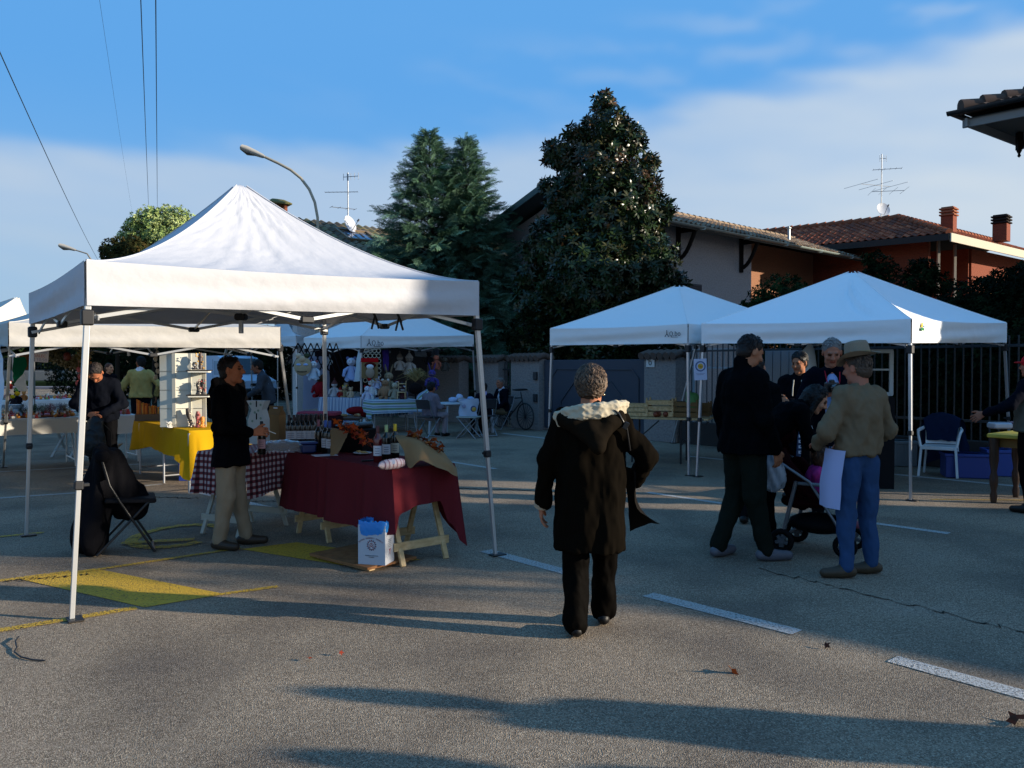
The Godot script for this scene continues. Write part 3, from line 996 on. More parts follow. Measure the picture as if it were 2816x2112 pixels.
func gable_house() -> void:
	var E0 := V(3.17, 0, -24.7)
	var d := V(0.732, 0, -0.681)
	var w := V(-0.681, 0, -0.732)
	var eh := 6.19
	var rh := 7.42
	var hw := 3.35
	var L := 27.0
	var t := thing("gable_house", "pale plaster house with brown tiled gable roof behind the broadleaf tree", "house", E0)
	var UP := Vector3.UP
	var inn := 0.95
	var wm := surf(plaster.albedo_texture, plaster.normal_texture, 0.5, 0.95, 0.8, true, {"albedo_color": Color("#d8cfcc")})
	block(t, "wall", w * inn + d * 0.9, w * inn + d * 8.7, 0, eh + 0.25, 0.3, wm)
	block(t, "wall", w * (2 * hw - inn) + d * 0.9, w * (2 * hw - inn) + d * (L - 1), 0, eh + 0.25, 0.3, wm)
	var gm := MB.new()
	gm.prism(PackedVector2Array([Vector2(-hw + inn + 0.16, 0), Vector2(hw - inn - 0.16, 0), Vector2(hw - inn - 0.16, eh + 0.2), Vector2(0, rh - 0.25), Vector2(-hw + inn + 0.16, eh + 0.2)]), 0.3, Transform3D(Basis(w, UP, w.cross(UP)), w * hw + d * 1.05))
	obj("gable_wall", gm, wm, t)
	var om := surf(plaster.albedo_texture, plaster.normal_texture, 0.5, 0.95, 0.8, true, {"albedo_color": Color("#c08a68")})
	block(t, "wall", w * (inn + 1.4) + d * 8.6, w * (inn + 1.4) + d * (L - 1), 0, eh + 0.4, 0.3, om)
	block(t, "parapet", w * inn + d * 8.85, w * inn + d * 18.0, 0, 4.05, 0.2, om)
	var dark := M("#2e3a3c", 0.5)
	var rows := [[Vector3.ZERO, 1.0], [w * hw * 2, -1.0]]
	for r in rows:
		var e: Vector3 = r[0] + UP * eh
		var k := w * hw + UP * rh
		var s := MB.new()
		var nn := (k - e).cross(d).normalized()
		if nn.y < 0: nn = -nn
		s.quad(e, e + d * L, k + d * L, k)
		s.quad(e - nn * 0.12, e + d * L - nn * 0.12, k + d * L - nn * 0.12, k - nn * 0.12)
		s.quad(e, e + d * L, e + d * L - nn * 0.12, e - nn * 0.12)
		s.quad(e, k, k - nn * 0.12, e - nn * 0.12)
		obj("roof", s, dark, t)
		var bg := MB.new()
		bg.bar(e - d * 0.02 - UP * 0.06, k - d * 0.02 - UP * 0.06, 0.05, 0.2)
		obj("bargeboard", bg, M("#4a5b5c", 0.6), t)
	tiles(t, UP * eh, UP * eh + d * L, w * hw + UP * rh, w * hw + UP * rh + d * L, 0.27, ["#6f5c4c", "#7c6857", "#88745f", "#67584b", "#9a8670"], 300)
	var rd := MB.new()
	for i in 66:
		rd.tube([w * hw + UP * (rh + 0.05) + d * (i * 0.41), w * hw + UP * (rh + 0.03) + d * (i * 0.41 + 0.44)], [0.13, 0.11], 8, true)
	tag(obj("ridge_tiles", rd, M("#8c7863", 0.85), t), "", "", "", "stuff")
	gutter(t, UP * (eh + 0.0) - w * 0.1 - d * 0.1, UP * (eh + 0.0) - w * 0.1 + d * L, M("#7f8b86", 0.4, 0.3))
	for i in 10:
		var h := MB.new()
		h.bar(UP * (eh - 0.1) - w * 0.1 + d * (1.5 + i * 2.7), UP * (eh + 0.03) - w * 0.1 + d * (1.5 + i * 2.7), 0.05, 0.17)
		obj("gutter_hook", h, M("#8f9a94", 0.4, 0.3), t)
	for k in [4.05, 7.95, -99.0]:
		if k < 0: continue
		var b := MB.new()
		var p: Vector3 = d * k + w * (inn - 0.16)
		b.bar(p + UP * (eh - 1.15), p + UP * (eh + 0.1), 0.16, 0.16)
		b.bar(p + UP * (eh - 0.05), p - w * (inn - 0.2) + UP * (eh - 0.06), 0.14, 0.16)
		var arc := []
		for i in 7:
			var f := i / 6.0
			arc.append(p + UP * (eh - 1.0 + 0.95 * f * f) - w * (0.7 * f))
		b.tube(arc, 0.07, 6)
		obj("bracket", b, M("#221a16", 0.7), t)
	var sh := MB.new()
	var wp := d * 4.45 + w * (inn - 0.17) + UP * 3.55
	sh.box(wp, V(1.95, 1.75, 0.05), Basis(d, UP, d.cross(UP)), 0.01)
	for i in 22: sh.box(wp - w * 0.035 + UP * (-0.8 + i * 0.076), V(1.85, 0.05, 0.02), Basis(d, UP, d.cross(UP)) * Basis(Vector3.RIGHT, 0.4), 0.002)
	obj("shutter", sh, M("#2b2f3a", 0.6), t)
	var sill := MB.new()
	sill.box(wp - UP * 0.93 - w * 0.06, V(2.1, 0.07, 0.24), Basis(d, UP, d.cross(UP)), 0.01)
	obj("window_sill", sill, M("#8d8a86", 0.8), t)
	var pipe := MB.new()
	pipe.tube([d * 12.2 + w * 1.2 + UP * (eh + 0.3), d * 12.2 + w * 1.2 + UP * (eh + 1.0)], 0.06, 8)
	pipe.tube([d * 12.2 + w * 1.2 + UP * (eh + 1.0), d * 12.2 + w * 1.2 + UP * (eh + 1.08)], [0.12, 0.02], 8)
	obj("vent_pipe", pipe, M("#9aa3a6", 0.4, 0.5), t)

func antenna(at: Vector3, h: float, dish: Vector3, label: String, specs: Array) -> void:
	var t := thing("roof_antenna", label, "antenna", at)
	var b := MB.new()
	b.tube([Vector3.ZERO, V(0, h, 0)], 0.022, 6)
	obj("mast", b, M("#8a8d90", 0.4, 0.6), t)
	for s in specs:   # height, length, heading, elements, element length
		var y := MB.new()
		var d := V(cos(s[2]), 0, sin(s[2]))
		var c := V(0, s[0], 0)
		y.tube([c - d * s[1] * 0.3, c + d * s[1] * 0.7], 0.012, 5)
		var n := V(-d.z, 0, d.x) if not s[5] else Vector3.UP
		for i in s[3]:
			var p: Vector3 = c + d * s[1] * (-0.3 + float(i) / (s[3] - 1))
			y.tube([p - n * s[4] * 0.5, p + n * s[4] * 0.5], 0.008, 4)
		obj("aerial", y, M("#7d8083", 0.4, 0.6), t)
	if dish.y > 0.0:
		var k := MB.new()
		var prof := []
		for i in 9:
			var r := 0.32 * i / 8.0
			prof.append(Vector2(r, r * r * 0.55))
		for i in 9:
			var r := 0.32 * (8 - i) / 8.0
			prof.append(Vector2(r, r * r * 0.55 - 0.012))
		var f := Transform3D(Basis(Vector3.UP, dish.z) * Basis(Vector3.RIGHT, 1.25), V(0.05, dish.y, 0.05))
		k.lathe(prof, f, 20)
		obj("dish", k, M("#b9bdc3", 0.5), t)
		var arm := MB.new()
		arm.tube([f * V(0, 0.02, 0.28), f * V(0, 0.42, 0.02)], 0.012, 5)
		arm.tube([f * V(0, 0.38, 0.04), f * V(0, 0.47, 0.0)], 0.035, 8)
		obj("feed_arm", arm, M("#77797c", 0.5), t)

func chimney(parent: Node3D, at: Vector3, w: float, y0: float, y1: float, m: Material, capm: Material, bands: int) -> void:
	var b := MB.new()
	b.box(V(at.x, (y0 + y1) * 0.5, at.z), V(w, y1 - y0, w), Basis(Vector3.UP, 0.78), 0.01)
	var o := obj("chimney", b, m, parent)
	for i in bands:
		var c := MB.new()
		c.box(V(at.x, y1 + 0.05 + i * 0.13, at.z), V(w + 0.12, 0.07, w + 0.12), Basis(Vector3.UP, 0.78), 0.015)
		c.box(V(at.x, y1 + 0.11 + i * 0.13, at.z), V(w - 0.02, 0.06, w - 0.02), Basis(Vector3.UP, 0.78), 0.005)
		obj("chimney_cap", c, capm, o)

func orange_house() -> void:
	var K := V(17.3, 0, -32.9)
	var a := V(-0.77, 0, -0.638)
	var b := V(0.766, 0, -0.643)
	var UP := Vector3.UP
	var eh := 6.8
	var t := thing("orange_house", "orange plastered house with red tiled hip roof and two chimneys", "house", K)
	var om := surf(plaster.albedo_texture, plaster.normal_texture, 0.4, 0.95, 0.8, true, {"albedo_color": Color("#a9583a")})
	var La := 15.0
	var Lb := 15.0
	var apex := (a + b) * 3.35 + UP * (eh + 1.36)
	var e := UP * eh
	var far := a * La + e
	var farr := a * La + b * 3.35 + UP * (eh + 1.36)
	var rr := b * Lb + a * 3.35 + UP * (eh + 1.36)
	var dark := M("#2c2624", 0.8)
	var s := MB.new()
	for o in [0.0, -0.14]:
		var f: Vector3 = UP * o
		s.quad(e + f, far + f, farr + f, apex + f)
		s.quad(e + f, apex + f, rr + f, e + b * Lb + f)
		s.quad(far + f, a * La + b * 6.7 + e + f, (a + b) * 6.7 + e + f, apex + f)
		s.quad(apex + f, rr + f, e + b * Lb + a * 6.7 + f, e + (a + b) * 6.7 + f)
	obj("roof", s, dark, t)
	tiles(t, e, far, apex, farr, 0.3, ["#8d4b33", "#9a5339", "#7e4632", "#a65f42", "#6f4335"], 300)
	tiles(t, e + b * Lb, e, rr, apex, 0.3, ["#8d4b33", "#9a5339", "#7e4632", "#6f4335"], 0)
	for r in [[e, apex], [apex, farr], [apex, rr]]:
		var rd := MB.new()
		var n := int((r[1] - r[0]).length() / 0.4)
		for i in n:
			rd.tube([r[0].lerp(r[1], float(i) / n) + UP * 0.09, r[0].lerp(r[1], (i + 1.1) / n) + UP * 0.06], [0.15, 0.12], 8)
		tag(obj("ridge_tiles", rd, M("#86503a", 0.85), t), "", "", "", "stuff")
	var fb := MB.new()
	fb.bar(e - b * 0.03 - UP * 0.1, far - b * 0.03 - UP * 0.1, 0.05, 0.26)
	obj("fascia", fb, M("#3a3634", 0.7), t)
	var fc := MB.new()
	fc.bar(e - a * 0.05 - UP * 0.12, e + b * Lb - a * 0.05 - UP * 0.12, 0.06, 0.34)
	obj("fascia", fc, M("#bcb5a2", 0.7), t)
	block(t, "wall", (a * 1.2 + b * 1.2), (a * La + b * 1.2), 0, eh, 0.3, om)
	block(t, "wall", (a * 1.25 + b * 5.2), (a * 1.2 + b * Lb), 0, eh, 0.3, om)
	block(t, "wall", (a * 3.6 + b * 1.2), (a * 3.6 + b * 5.4), 0, eh, 0.3, om)
	block(t, "wall", (a * 1.2 + b * 5.2), (a * 3.7 + b * 5.2), 0, eh, 0.3, om)
	for p in [a * 0.9 + b * 1.3, a * 0.9 + b * 2.9]:
		var pm := MB.new()
		pm.bar(p + UP * 3.0, p + UP * (eh - 0.05), 0.1, 0.1)
		obj("balcony_post", pm, M("#8f887c", 0.6), t)
	block(t, "balcony", a * 0.9 + b * 1.0, a * 0.9 + b * 5.2, 2.6, 3.9, 0.16, M("#8a8378", 0.8))
	var ac := MB.new()
	ac.box(a * 3.2 + b * 2.0 + UP * 5.75, V(0.85, 0.62, 0.32), Basis(b, UP, b.cross(UP)), 0.03)
	obj("air_conditioner", ac, M("#b7b6b0", 0.5), t)
	var cd := MB.new()
	cd.box(a * 3.42 + b * 3.9 + UP * 4.7, V(1.3, 2.3, 0.1), Basis(b, UP, b.cross(UP)), 0.01)
	obj("balcony_door", cd, M("#46403c", 0.5), t)
	var wn := MB.new()
	wn.box(a * 1.02 + b * 7.6 + UP * 4.9, V(1.1, 1.5, 0.08), Basis(b, UP, b.cross(UP)), 0.01)
	obj("window", wn, M("#c98d55", 0.5), t)
	chimney(t, V(18.9, 0, -36.0) - K, 0.5, eh + 0.5, 8.05, om, M("#8f5a42", 0.8), 3)
	chimney(t, V(21.3, 0, -36.2) - K, 0.56, eh + 0.2, 7.75, om, M("#2a2320", 0.8), 3)
	antenna(V(16.95, 8.1, -38.2), 3.2, V(0, 0.65, 0.15), "tall thin roof antenna with round dish on the red tiled roof", [[2.5, 1.2, 0.3, 6, 0.4, false], [1.75, 1.7, 2.8, 3, 2.1, false], [1.5, 1.4, 0.2, 4, 1.6, false], [3.0, 0.3, 0.0, 4, 0.3, true]])

func grey_roof_house() -> void:
	var R0 := V(-9.2, 6.85, -28.8)
	var d := V(0.779, 0, -0.627)
	var o := V(0.627, 0, 0.779)
	var t := thing("tiled_house", "far house with grey brown tiled roof and skylight behind the conifer", "house", V(R0.x, 0, R0.z))
	var r0 := V(0, 6.85, 0)
	var r1 := r0 + d * 17.0
	var e0 := r0 + o * 4.4 - V(0, 2.1, 0)
	var e1 := e0 + d * 17.0
	var s := MB.new()
	s.quad(e0, e1, r1, r0)
	s.quad(e0 - o * 8.8, e1 - o * 8.8, r1, r0)
	obj("roof", s, M("#3a332c", 0.9), t)
	tiles(t, e0, e1, r0, r1, 0.3, ["#6a5f4f", "#776b58", "#5d5347", "#837660", "#7a7355"], 300)
	block(t, "wall", o * 3.9, o * 3.9 + d * 17, 0, 4.9, 0.3, plaster)
	block(t, "wall", -o * 3.9 + d * 7, -o * 3.9 + d * 17, 0, 4.9, 0.3, plaster)
	var up := (r0 - e0).normalized()
	var nn := d.cross(up)
	if nn.y < 0: nn = -nn
	var c := r0 + d * 3.5 - up * 1.6 + nn * 0.1
	var f := MB.new()
	for k in [[d * 0.62, up, 1.15], [-d * 0.62, up, 1.15]]: f.bar(c + k[0] - k[1] * k[2] * 0.5, c + k[0] + k[1] * k[2] * 0.5, 0.1, 0.14, nn)
	for k in [0.56, -0.56]: f.bar(c + up * k - d * 0.62, c + up * k + d * 0.62, 0.1, 0.14, nn)
	var sk := obj("skylight", f, M("#77644c", 0.6), t)
	var gl := MB.new()
	gl.quad(c - d * 0.58 - up * 0.52, c + d * 0.58 - up * 0.52, c + d * 0.58 + up * 0.52, c - d * 0.58 + up * 0.52)
	obj("pane", gl, M("#5a6f8c", 0.08, 0.4), sk)
	var ch := thing("brick_chimney", "small brick chimney with mossy tiled cap beside the peak of the nearest canopy", "chimney", V(-8.5, 6.1, -30.0))
	var b := MB.new()
	b.box(V(0, 0.5, 0), V(0.62, 1.0, 0.62), Basis(Vector3.UP, 0.6), 0.01)
	for k in [[-1, -1], [1, -1], [1, 1], [-1, 1]]: b.box(Basis(Vector3.UP, 0.6) * V(k[0] * 0.25, 1.15, k[1] * 0.25), V(0.12, 0.34, 0.12), Basis(Vector3.UP, 0.6))
	obj("stack", b, M("#8f5743", 0.9), ch)
	var cp := MB.new()
	cp.lathe([Vector2(0.0, 1.52), Vector2(0.3, 1.47), Vector2(0.62, 1.33), Vector2(0.62, 1.28), Vector2(0, 1.3)], Transform3D(Basis(Vector3.UP, 0.6 + PI / 4), Vector3.ZERO), 4)
	obj("tiled_cap", cp, M("#6e6a45", 0.95), ch)
	antenna(V(-5.95, 6.3, -30.2), 2.3, V(0, 0.42, 1.1), "roof antenna with side-on dish beside the street lamp pole", [[2.15, 0.6, 0.3, 5, 0.25, true], [1.6, 1.2, 3.2, 9, 0.16, false], [1.0, 0.9, 2.6, 4, 0.35, false]])

func eave_house() -> void:   # house at the right whose roof corner enters the picture
	var C := V(8.6, 6.45, -16.0)
	var t := thing("villa", "dark villa roof corner with clay tiles and timber bracket at top right", "house", V(C.x, 0, C.z))
	var UP := Vector3.UP
	var e := UP * 6.45
	var La := 11.0
	var Lb := 18.0
	var p := 0.3
	var apex := (A + B) * 4.0 + UP * (6.45 + 4.0 * p)
	var ra := A * La + B * 4.0 + UP * (6.45 + 4.0 * p)
	var rb := B * Lb + A * 4.0 + UP * (6.45 + 4.0 * p)
	var s := MB.new()
	s.quad(e, e + A * La, ra, apex)
	s.quad(e, apex, rb, e + B * Lb)
	s.quad(e + A * La, ra, e + A * La + B * 8, e + A * La + B * 8)
	s.quad(apex, ra, e + A * La + B * 8, e + (A + B) * 8)
	s.quad(apex, rb, e + B * Lb + A * 8, e + (A + B) * 8)
	obj("roof", s, M("#2a2522", 0.9), t)
	var sf := MB.new()
	sf.quad(e - UP * 0.13, e + A * La - UP * 0.13, e + A * La + B * 8 - UP * 0.13, e + B * 8 - UP * 0.13)
	sf.quad(e + B * 8 - UP * 0.13, e + A * 8 + B * 8 - UP * 0.13, e + A * 8 + B * Lb - UP * 0.13, e + B * Lb - UP * 0.13)
	obj("soffit", sf, M("#6f6a64", 0.8), t)
	tiles(t, e, e + A * La, apex, ra, 0.27, ["#57483f", "#63524a", "#4b403a", "#6b5c50"], 150)
	tiles(t, e + B * Lb, e, rb, apex, 0.27, ["#57483f", "#63524a", "#4b403a", "#6b5c50"], 120)
	var hip := MB.new()
	var n := 15
	for i in n: hip.tube([e.lerp(apex, float(i) / n) + UP * 0.1, e.lerp(apex, (i + 1.12) / n) + UP * 0.06], [0.15, 0.115], 10)
	tag(obj("ridge_tiles", hip, M("#5c4c43", 0.85), t), "", "", "", "stuff")
	gutter(t, e - B * 0.12 - A * 0.18 + UP * 0.02, e + A * La - B * 0.12 + UP * 0.02, M("#1d1c1c", 0.5))
	gutter(t, e - A * 0.12 - B * 0.1 + UP * 0.02, e + B * Lb - A * 0.12 + UP * 0.02, M("#1d1c1c", 0.5))
	for k in [[Vector3.ZERO, A * La, B], [Vector3.ZERO, B * Lb, A]]:
		var f := MB.new()
		f.bar(e + k[0] + k[2] * 0.1 - UP * 0.2, e + k[1] + k[2] * 0.1 - UP * 0.2, 0.05, 0.16)
		obj("fascia", f, M("#8c8c8a", 0.7), t)
	block(t, "wall", (A + B) * 1.5, A * (La - 0.3) + B * 0.3, 0, 6.4, 0.3, plaster)
	block(t, "wall", (A + B) * 1.5, B * (Lb - 1) + A * 1.5, 0, 6.4, 0.3, plaster)
	block(t, "wall", A * (La - 0.2) + B * 0.3, A * (La - 0.2) + B * 6.5, 0, 6.4, 0.3, plaster)
	var br := MB.new()
	var q := B * 1.75 + A * 0.35
	br.bar(q + UP * 6.3, q + UP * 5.95, 0.1, 0.1)
	br.lathe([Vector2(0.0, -0.16), Vector2(0.035, -0.12), Vector2(0.02, -0.08), Vector2(0.05, -0.02), Vector2(0.05, 0.05)], Transform3D(Basis(), q + UP * 5.95), 10)
	br.bar(q + UP * 6.08, q + A * 1.2 + UP * 6.08, 0.09, 0.1)
	obj("bracket", br, M("#1c1512", 0.7), t)

func off_frame_masses() -> void:   # the neighbours at the right whose shade falls across the square
	var sd := V(0.979, 0, 0.204)
	var sn := V(0.204, 0, -0.979)
	var m := surf(plaster.albedo_texture, plaster.normal_texture, 0.5, 0.95, 0.8, true, {"albedo_color": Color("#cfc4b4")})
	var c := V(16, 0, 0) + V(0, 0, -1) * (8.1 - 0.204 * 16)
	var t := thing("town_house", "narrow plastered house standing beyond the right edge", "house", c)
	for k in [-1.4, 1.4]: block(t, "wall", sn * k, sn * k + sd * 8, 0, 6.1, 0.25, m)
	for k in [0.12, 7.88]: block(t, "wall", sd * k - sn * 1.28, sd * k + sn * 1.28, 0, 6.1, 0.25, m)
	var r := MB.new()
	r.box(V(0, 6.2, 0) + sd * 4, V(8.2, 0.2, 3.05), Basis(sd, Vector3.UP, sd.cross(Vector3.UP)), 0.02)
	obj("roof", r, M("#5c4c43", 0.9), t)
	var hb := thing("apartment_house", "tall plastered house standing far beyond the right edge behind the villa", "house", V(21.5, 0, -23.5))
	for k in [[Vector3.ZERO, A * 7], [Vector3.ZERO, B * 8], [A * 7, A * 7 + B * 8], [B * 8, B * 8 + A * 7]]: block(hb, "wall", k[0], k[1], 0, 10.8, 0.3, m)
	var hr := MB.new()
	hr.box(V(0, 10.9, 0) + A * 3.5 + B * 4, V(8.6, 0.25, 7.6), Basis(B, Vector3.UP, B.cross(Vector3.UP)), 0.02)
	obj("roof", hr, M("#5c4c43", 0.9), hb)
	var g := thing("garage", "low plastered garage standing beyond the right edge", "garage", V(14.8, 0, -3.1))
	var gd := V(0.78, 0, 0.62)
	block(g, "wall", Vector3.ZERO, gd * 9, 0, 3.25, 0.25, m)
	block(g, "wall", V(3, 0, -3.6), V(3, 0, -3.6) + gd * 9, 0, 3.25, 0.25, m)
	var gr := MB.new()
	gr.box(V(1.5, 3.33, -1.8) + gd * 4.5, V(9.2, 0.12, 5.0), Basis(gd, Vector3.UP, gd.cross(Vector3.UP)), 0.02)
	obj("roof", gr, M("#4c4a48", 0.9), g)

# ---------------------------------------------------------------- fence and gates
func fence_at(s: float) -> Vector3:
	return V(0.1 + 0.62 * s, 0, -21.5 + 0.78 * s)

func pillar(a: float, b: float, h: float, label: String) -> Node3D:
	var p := fence_at(a)
	var q := fence_at(b)
	var t := thing("garden_wall", label, "wall", (p + q) * 0.5, 0.0, "plastered garden wall stubs along the lot")
	var c := (p + q) * 0.5
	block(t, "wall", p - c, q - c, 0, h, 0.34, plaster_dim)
	var d := (q - p).normalized()
	var n := V(-d.z, 0, d.x)
	var k := int((q - p).length() / 0.2) + 1
	for i in k + 1:
		var m := MB.new()
		var o := p.lerp(q, float(i) / k) - c
		var w := V(0, h + 0.03, 0)
		m.tube([o + n * 0.27 + w - V(0, 0.03, 0), o + w + V(0, 0.05, 0)], [0.085, 0.075], 8)
		m.tube([o - n * 0.27 + w - V(0, 0.03, 0), o + w + V(0, 0.05, 0)], [0.085, 0.075], 8)
		obj("cap_tile", m, M("#5d5049", 0.9), t)
	return t

func fences() -> void:
	pillar(-13.7, -11.3, 1.75, "longest plastered garden wall piece, left behind the doll stall")
	pillar(-9.6, -2.35, 1.75, "plastered garden wall behind the seated white haired woman")
	pillar(-1.57, -0.54, 1.75, "short plastered wall stub just left of the narrow bar gate")
	pillar(0.0, 1.12, 1.78, "plastered wall stub with two small boxes and leaning bicycle")
	var six := pillar(4.62, 5.5, 1.8, "plastered wall stub bearing house number plate 6")
	# the number plate
	var at := fence_at(4.82) - six.position
	var nd := V(0.62, 0, 0.78).normalized()
	var nf := V(-nd.z, 0, nd.x)
	var pb := Basis(nd, Vector3.UP, nd.cross(Vector3.UP))
	var m := MB.new()
	m.box(at + nf * 0.185 + V(0, 1.68, 0), V(0.24, 0.22, 0.015), pb)
	var plate := obj("number_plate", m, M("#c9c9c6", 0.4), six)
	text_on(plate, "6", at + nf * 0.1955 + V(0, 1.68, 0), pb if pb.z.dot(nf) > 0 else Basis(-nd, Vector3.UP, nf), 0.17, "#1a1a1a")
	# small boxes on the wall
	for h in [1.35, 0.8]:
		var x := MB.new()
		x.box(fence_at(1.02) + nf * 0.2 + V(0, h, 0) - fence_at(0.56), V(0.13, 0.2, 0.06), pb, 0.01)
		obj("meter_box", x, M("#2b2d30", 0.5), get_node("garden_wall_003"))
	# narrow gate of upright bars
	var gt := thing("bar_gate", "narrow dark metal gate of upright bars between two plastered stubs", "gate", fence_at(-0.26))
	for k in 5:
		var b := MB.new()
		var p := fence_at(-0.46 + k * 0.1) - gt.position
		b.bar(p + V(0, 0.05, 0), p + V(0, 1.7, 0), 0.025, 0.025)
		obj("bar", b, M("#23282b", 0.5), gt)
	for h in [0.2, 1.05, 1.5]:
		var b := MB.new()
		b.bar(fence_at(-0.54) - gt.position + V(0, h, 0), fence_at(0.0) - gt.position + V(0, h, 0), 0.03, 0.04)
		obj("rail", b, M("#23282b", 0.5), gt)
	# the wide closed gate
	var wg := thing("sliding_gate", "wide slate grey metal driveway gate with panelled outline behind the walking woman", "gate", fence_at(2.9))
	var gm := M("#303744", 0.6)
	block(wg, "gate_leaf", fence_at(1.16) - wg.position, fence_at(4.6) - wg.position, 0.06, 1.74, 0.06, gm)
	for r in [[0.16, 0.14, 0.2], [0.5, 0.42, 0.5]]:
		var ln := MB.new()
		var w: float = 1.66 - r[1]
		var l: float = 1.6 - r[0]
		var q := [Vector2(-l, 0.25), Vector2(-l, w - r[2]), Vector2(-l + r[2], w), Vector2(l - r[2], w), Vector2(l, w - r[2]), Vector2(l, 0.25)]
		for i in 5:
			ln.bar(nd * q[i].x + nf * 0.035 + V(0, q[i].y, 0), nd * q[i + 1].x + nf * 0.035 + V(0, q[i + 1].y, 0), 0.03, 0.035, nf)
		obj("panel_moulding", ln, M("#2f3641", 0.55), wg)
	# pale balcony rail in the garden behind
	var br := thing("garden_railing", "small pale railing showing above the wide grey gate", "railing", fence_at(4.2) - nf * 3.0)
	for k in 13:
		var b := MB.new()
		b.bar(nd * (k * 0.13 - 0.8) + V(0, 1.55, 0), nd * (k * 0.13 - 0.8) + V(0, 2.0, 0), 0.025, 0.025)
		obj("bar", b, M("#9a9c9e", 0.5), br)
	for h in [1.55, 2.0]:
		var b := MB.new()
		b.bar(nd * -0.85 + V(0, h, 0), nd * 0.85 + V(0, h, 0), 0.04, 0.04)
		obj("rail", b, M("#9a9c9e", 0.5), br)
	for k in [-0.82, 0.82]:
		var b := MB.new()
		b.bar(nd * k, nd * k + V(0, 1.6, 0), 0.05, 0.05)
		obj("post", b, M("#9a9c9e", 0.5), br)
	# picket fence with low wall to the right
	var pf := thing("picket_fence", "dark metal picket fence on low wall behind the right canopies", "fence", fence_at(11.0))
	block(pf, "low_wall", fence_at(5.55) - pf.position, fence_at(17.0) - pf.position, 0, 0.45, 0.22, M("#3c3a39", 0.95))
	for k in 84:
		var b := MB.new()
		var p := fence_at(5.65 + k * 0.13) - pf.position
		b.bar(p + V(0, 0.45, 0), p + V(0, 2.05, 0), 0.022, 0.022)
		obj("picket", b, M("#22282c" if k > 12 else "#3a4148", 0.5), pf)
	for h in [0.75, 1.9]:
		var b := MB.new()
		b.bar(fence_at(5.55) - pf.position + V(0, h, 0), fence_at(17.0) - pf.position + V(0, h, 0), 0.03, 0.04)
		obj("rail", b, M("#2a3136", 0.5), pf)
	# pale boarded door in the fence
	var dr := thing("garden_door", "pale grey boarded garden door behind the dark haired youth", "gate", fence_at(8.1) + nf * 0.2)
	for k in 5:
		var b := MB.new()
		b.box(nd * ((k - 2) * 0.17) + V(0, 1.0, 0), V(0.155, 1.75, 0.04), pb)
		obj("board", b, M("#8f979f", 0.6), dr)
	for h in [0.45, 1.6]:
		var b := MB.new()
		b.box(nf * -0.035 + V(0, h, 0), V(0.85, 0.09, 0.03), pb)
		obj("rail", b, M("#8f979f", 0.6), dr)
	far_wall()

func text_on(parent: Node, s: String, at: Vector3, b: Basis, h: float, hex: String, font := "Droid Sans", w := 1.0) -> MeshInstance3D:
	var tm := TextMesh.new()
	var f := SystemFont.new()
	f.font_names = PackedStringArray([font])
	tm.font = f
	tm.text = s
	tm.font_size = 32
	tm.pixel_size = h / 26.0
	tm.depth = 0.002
	tm.curve_step = 1.5
	var o := obj("lettering", tm, M(hex, 0.6), parent)
	o.transform = Transform3D(b.scaled_local(V(w, 1, 1)), at)
	return o

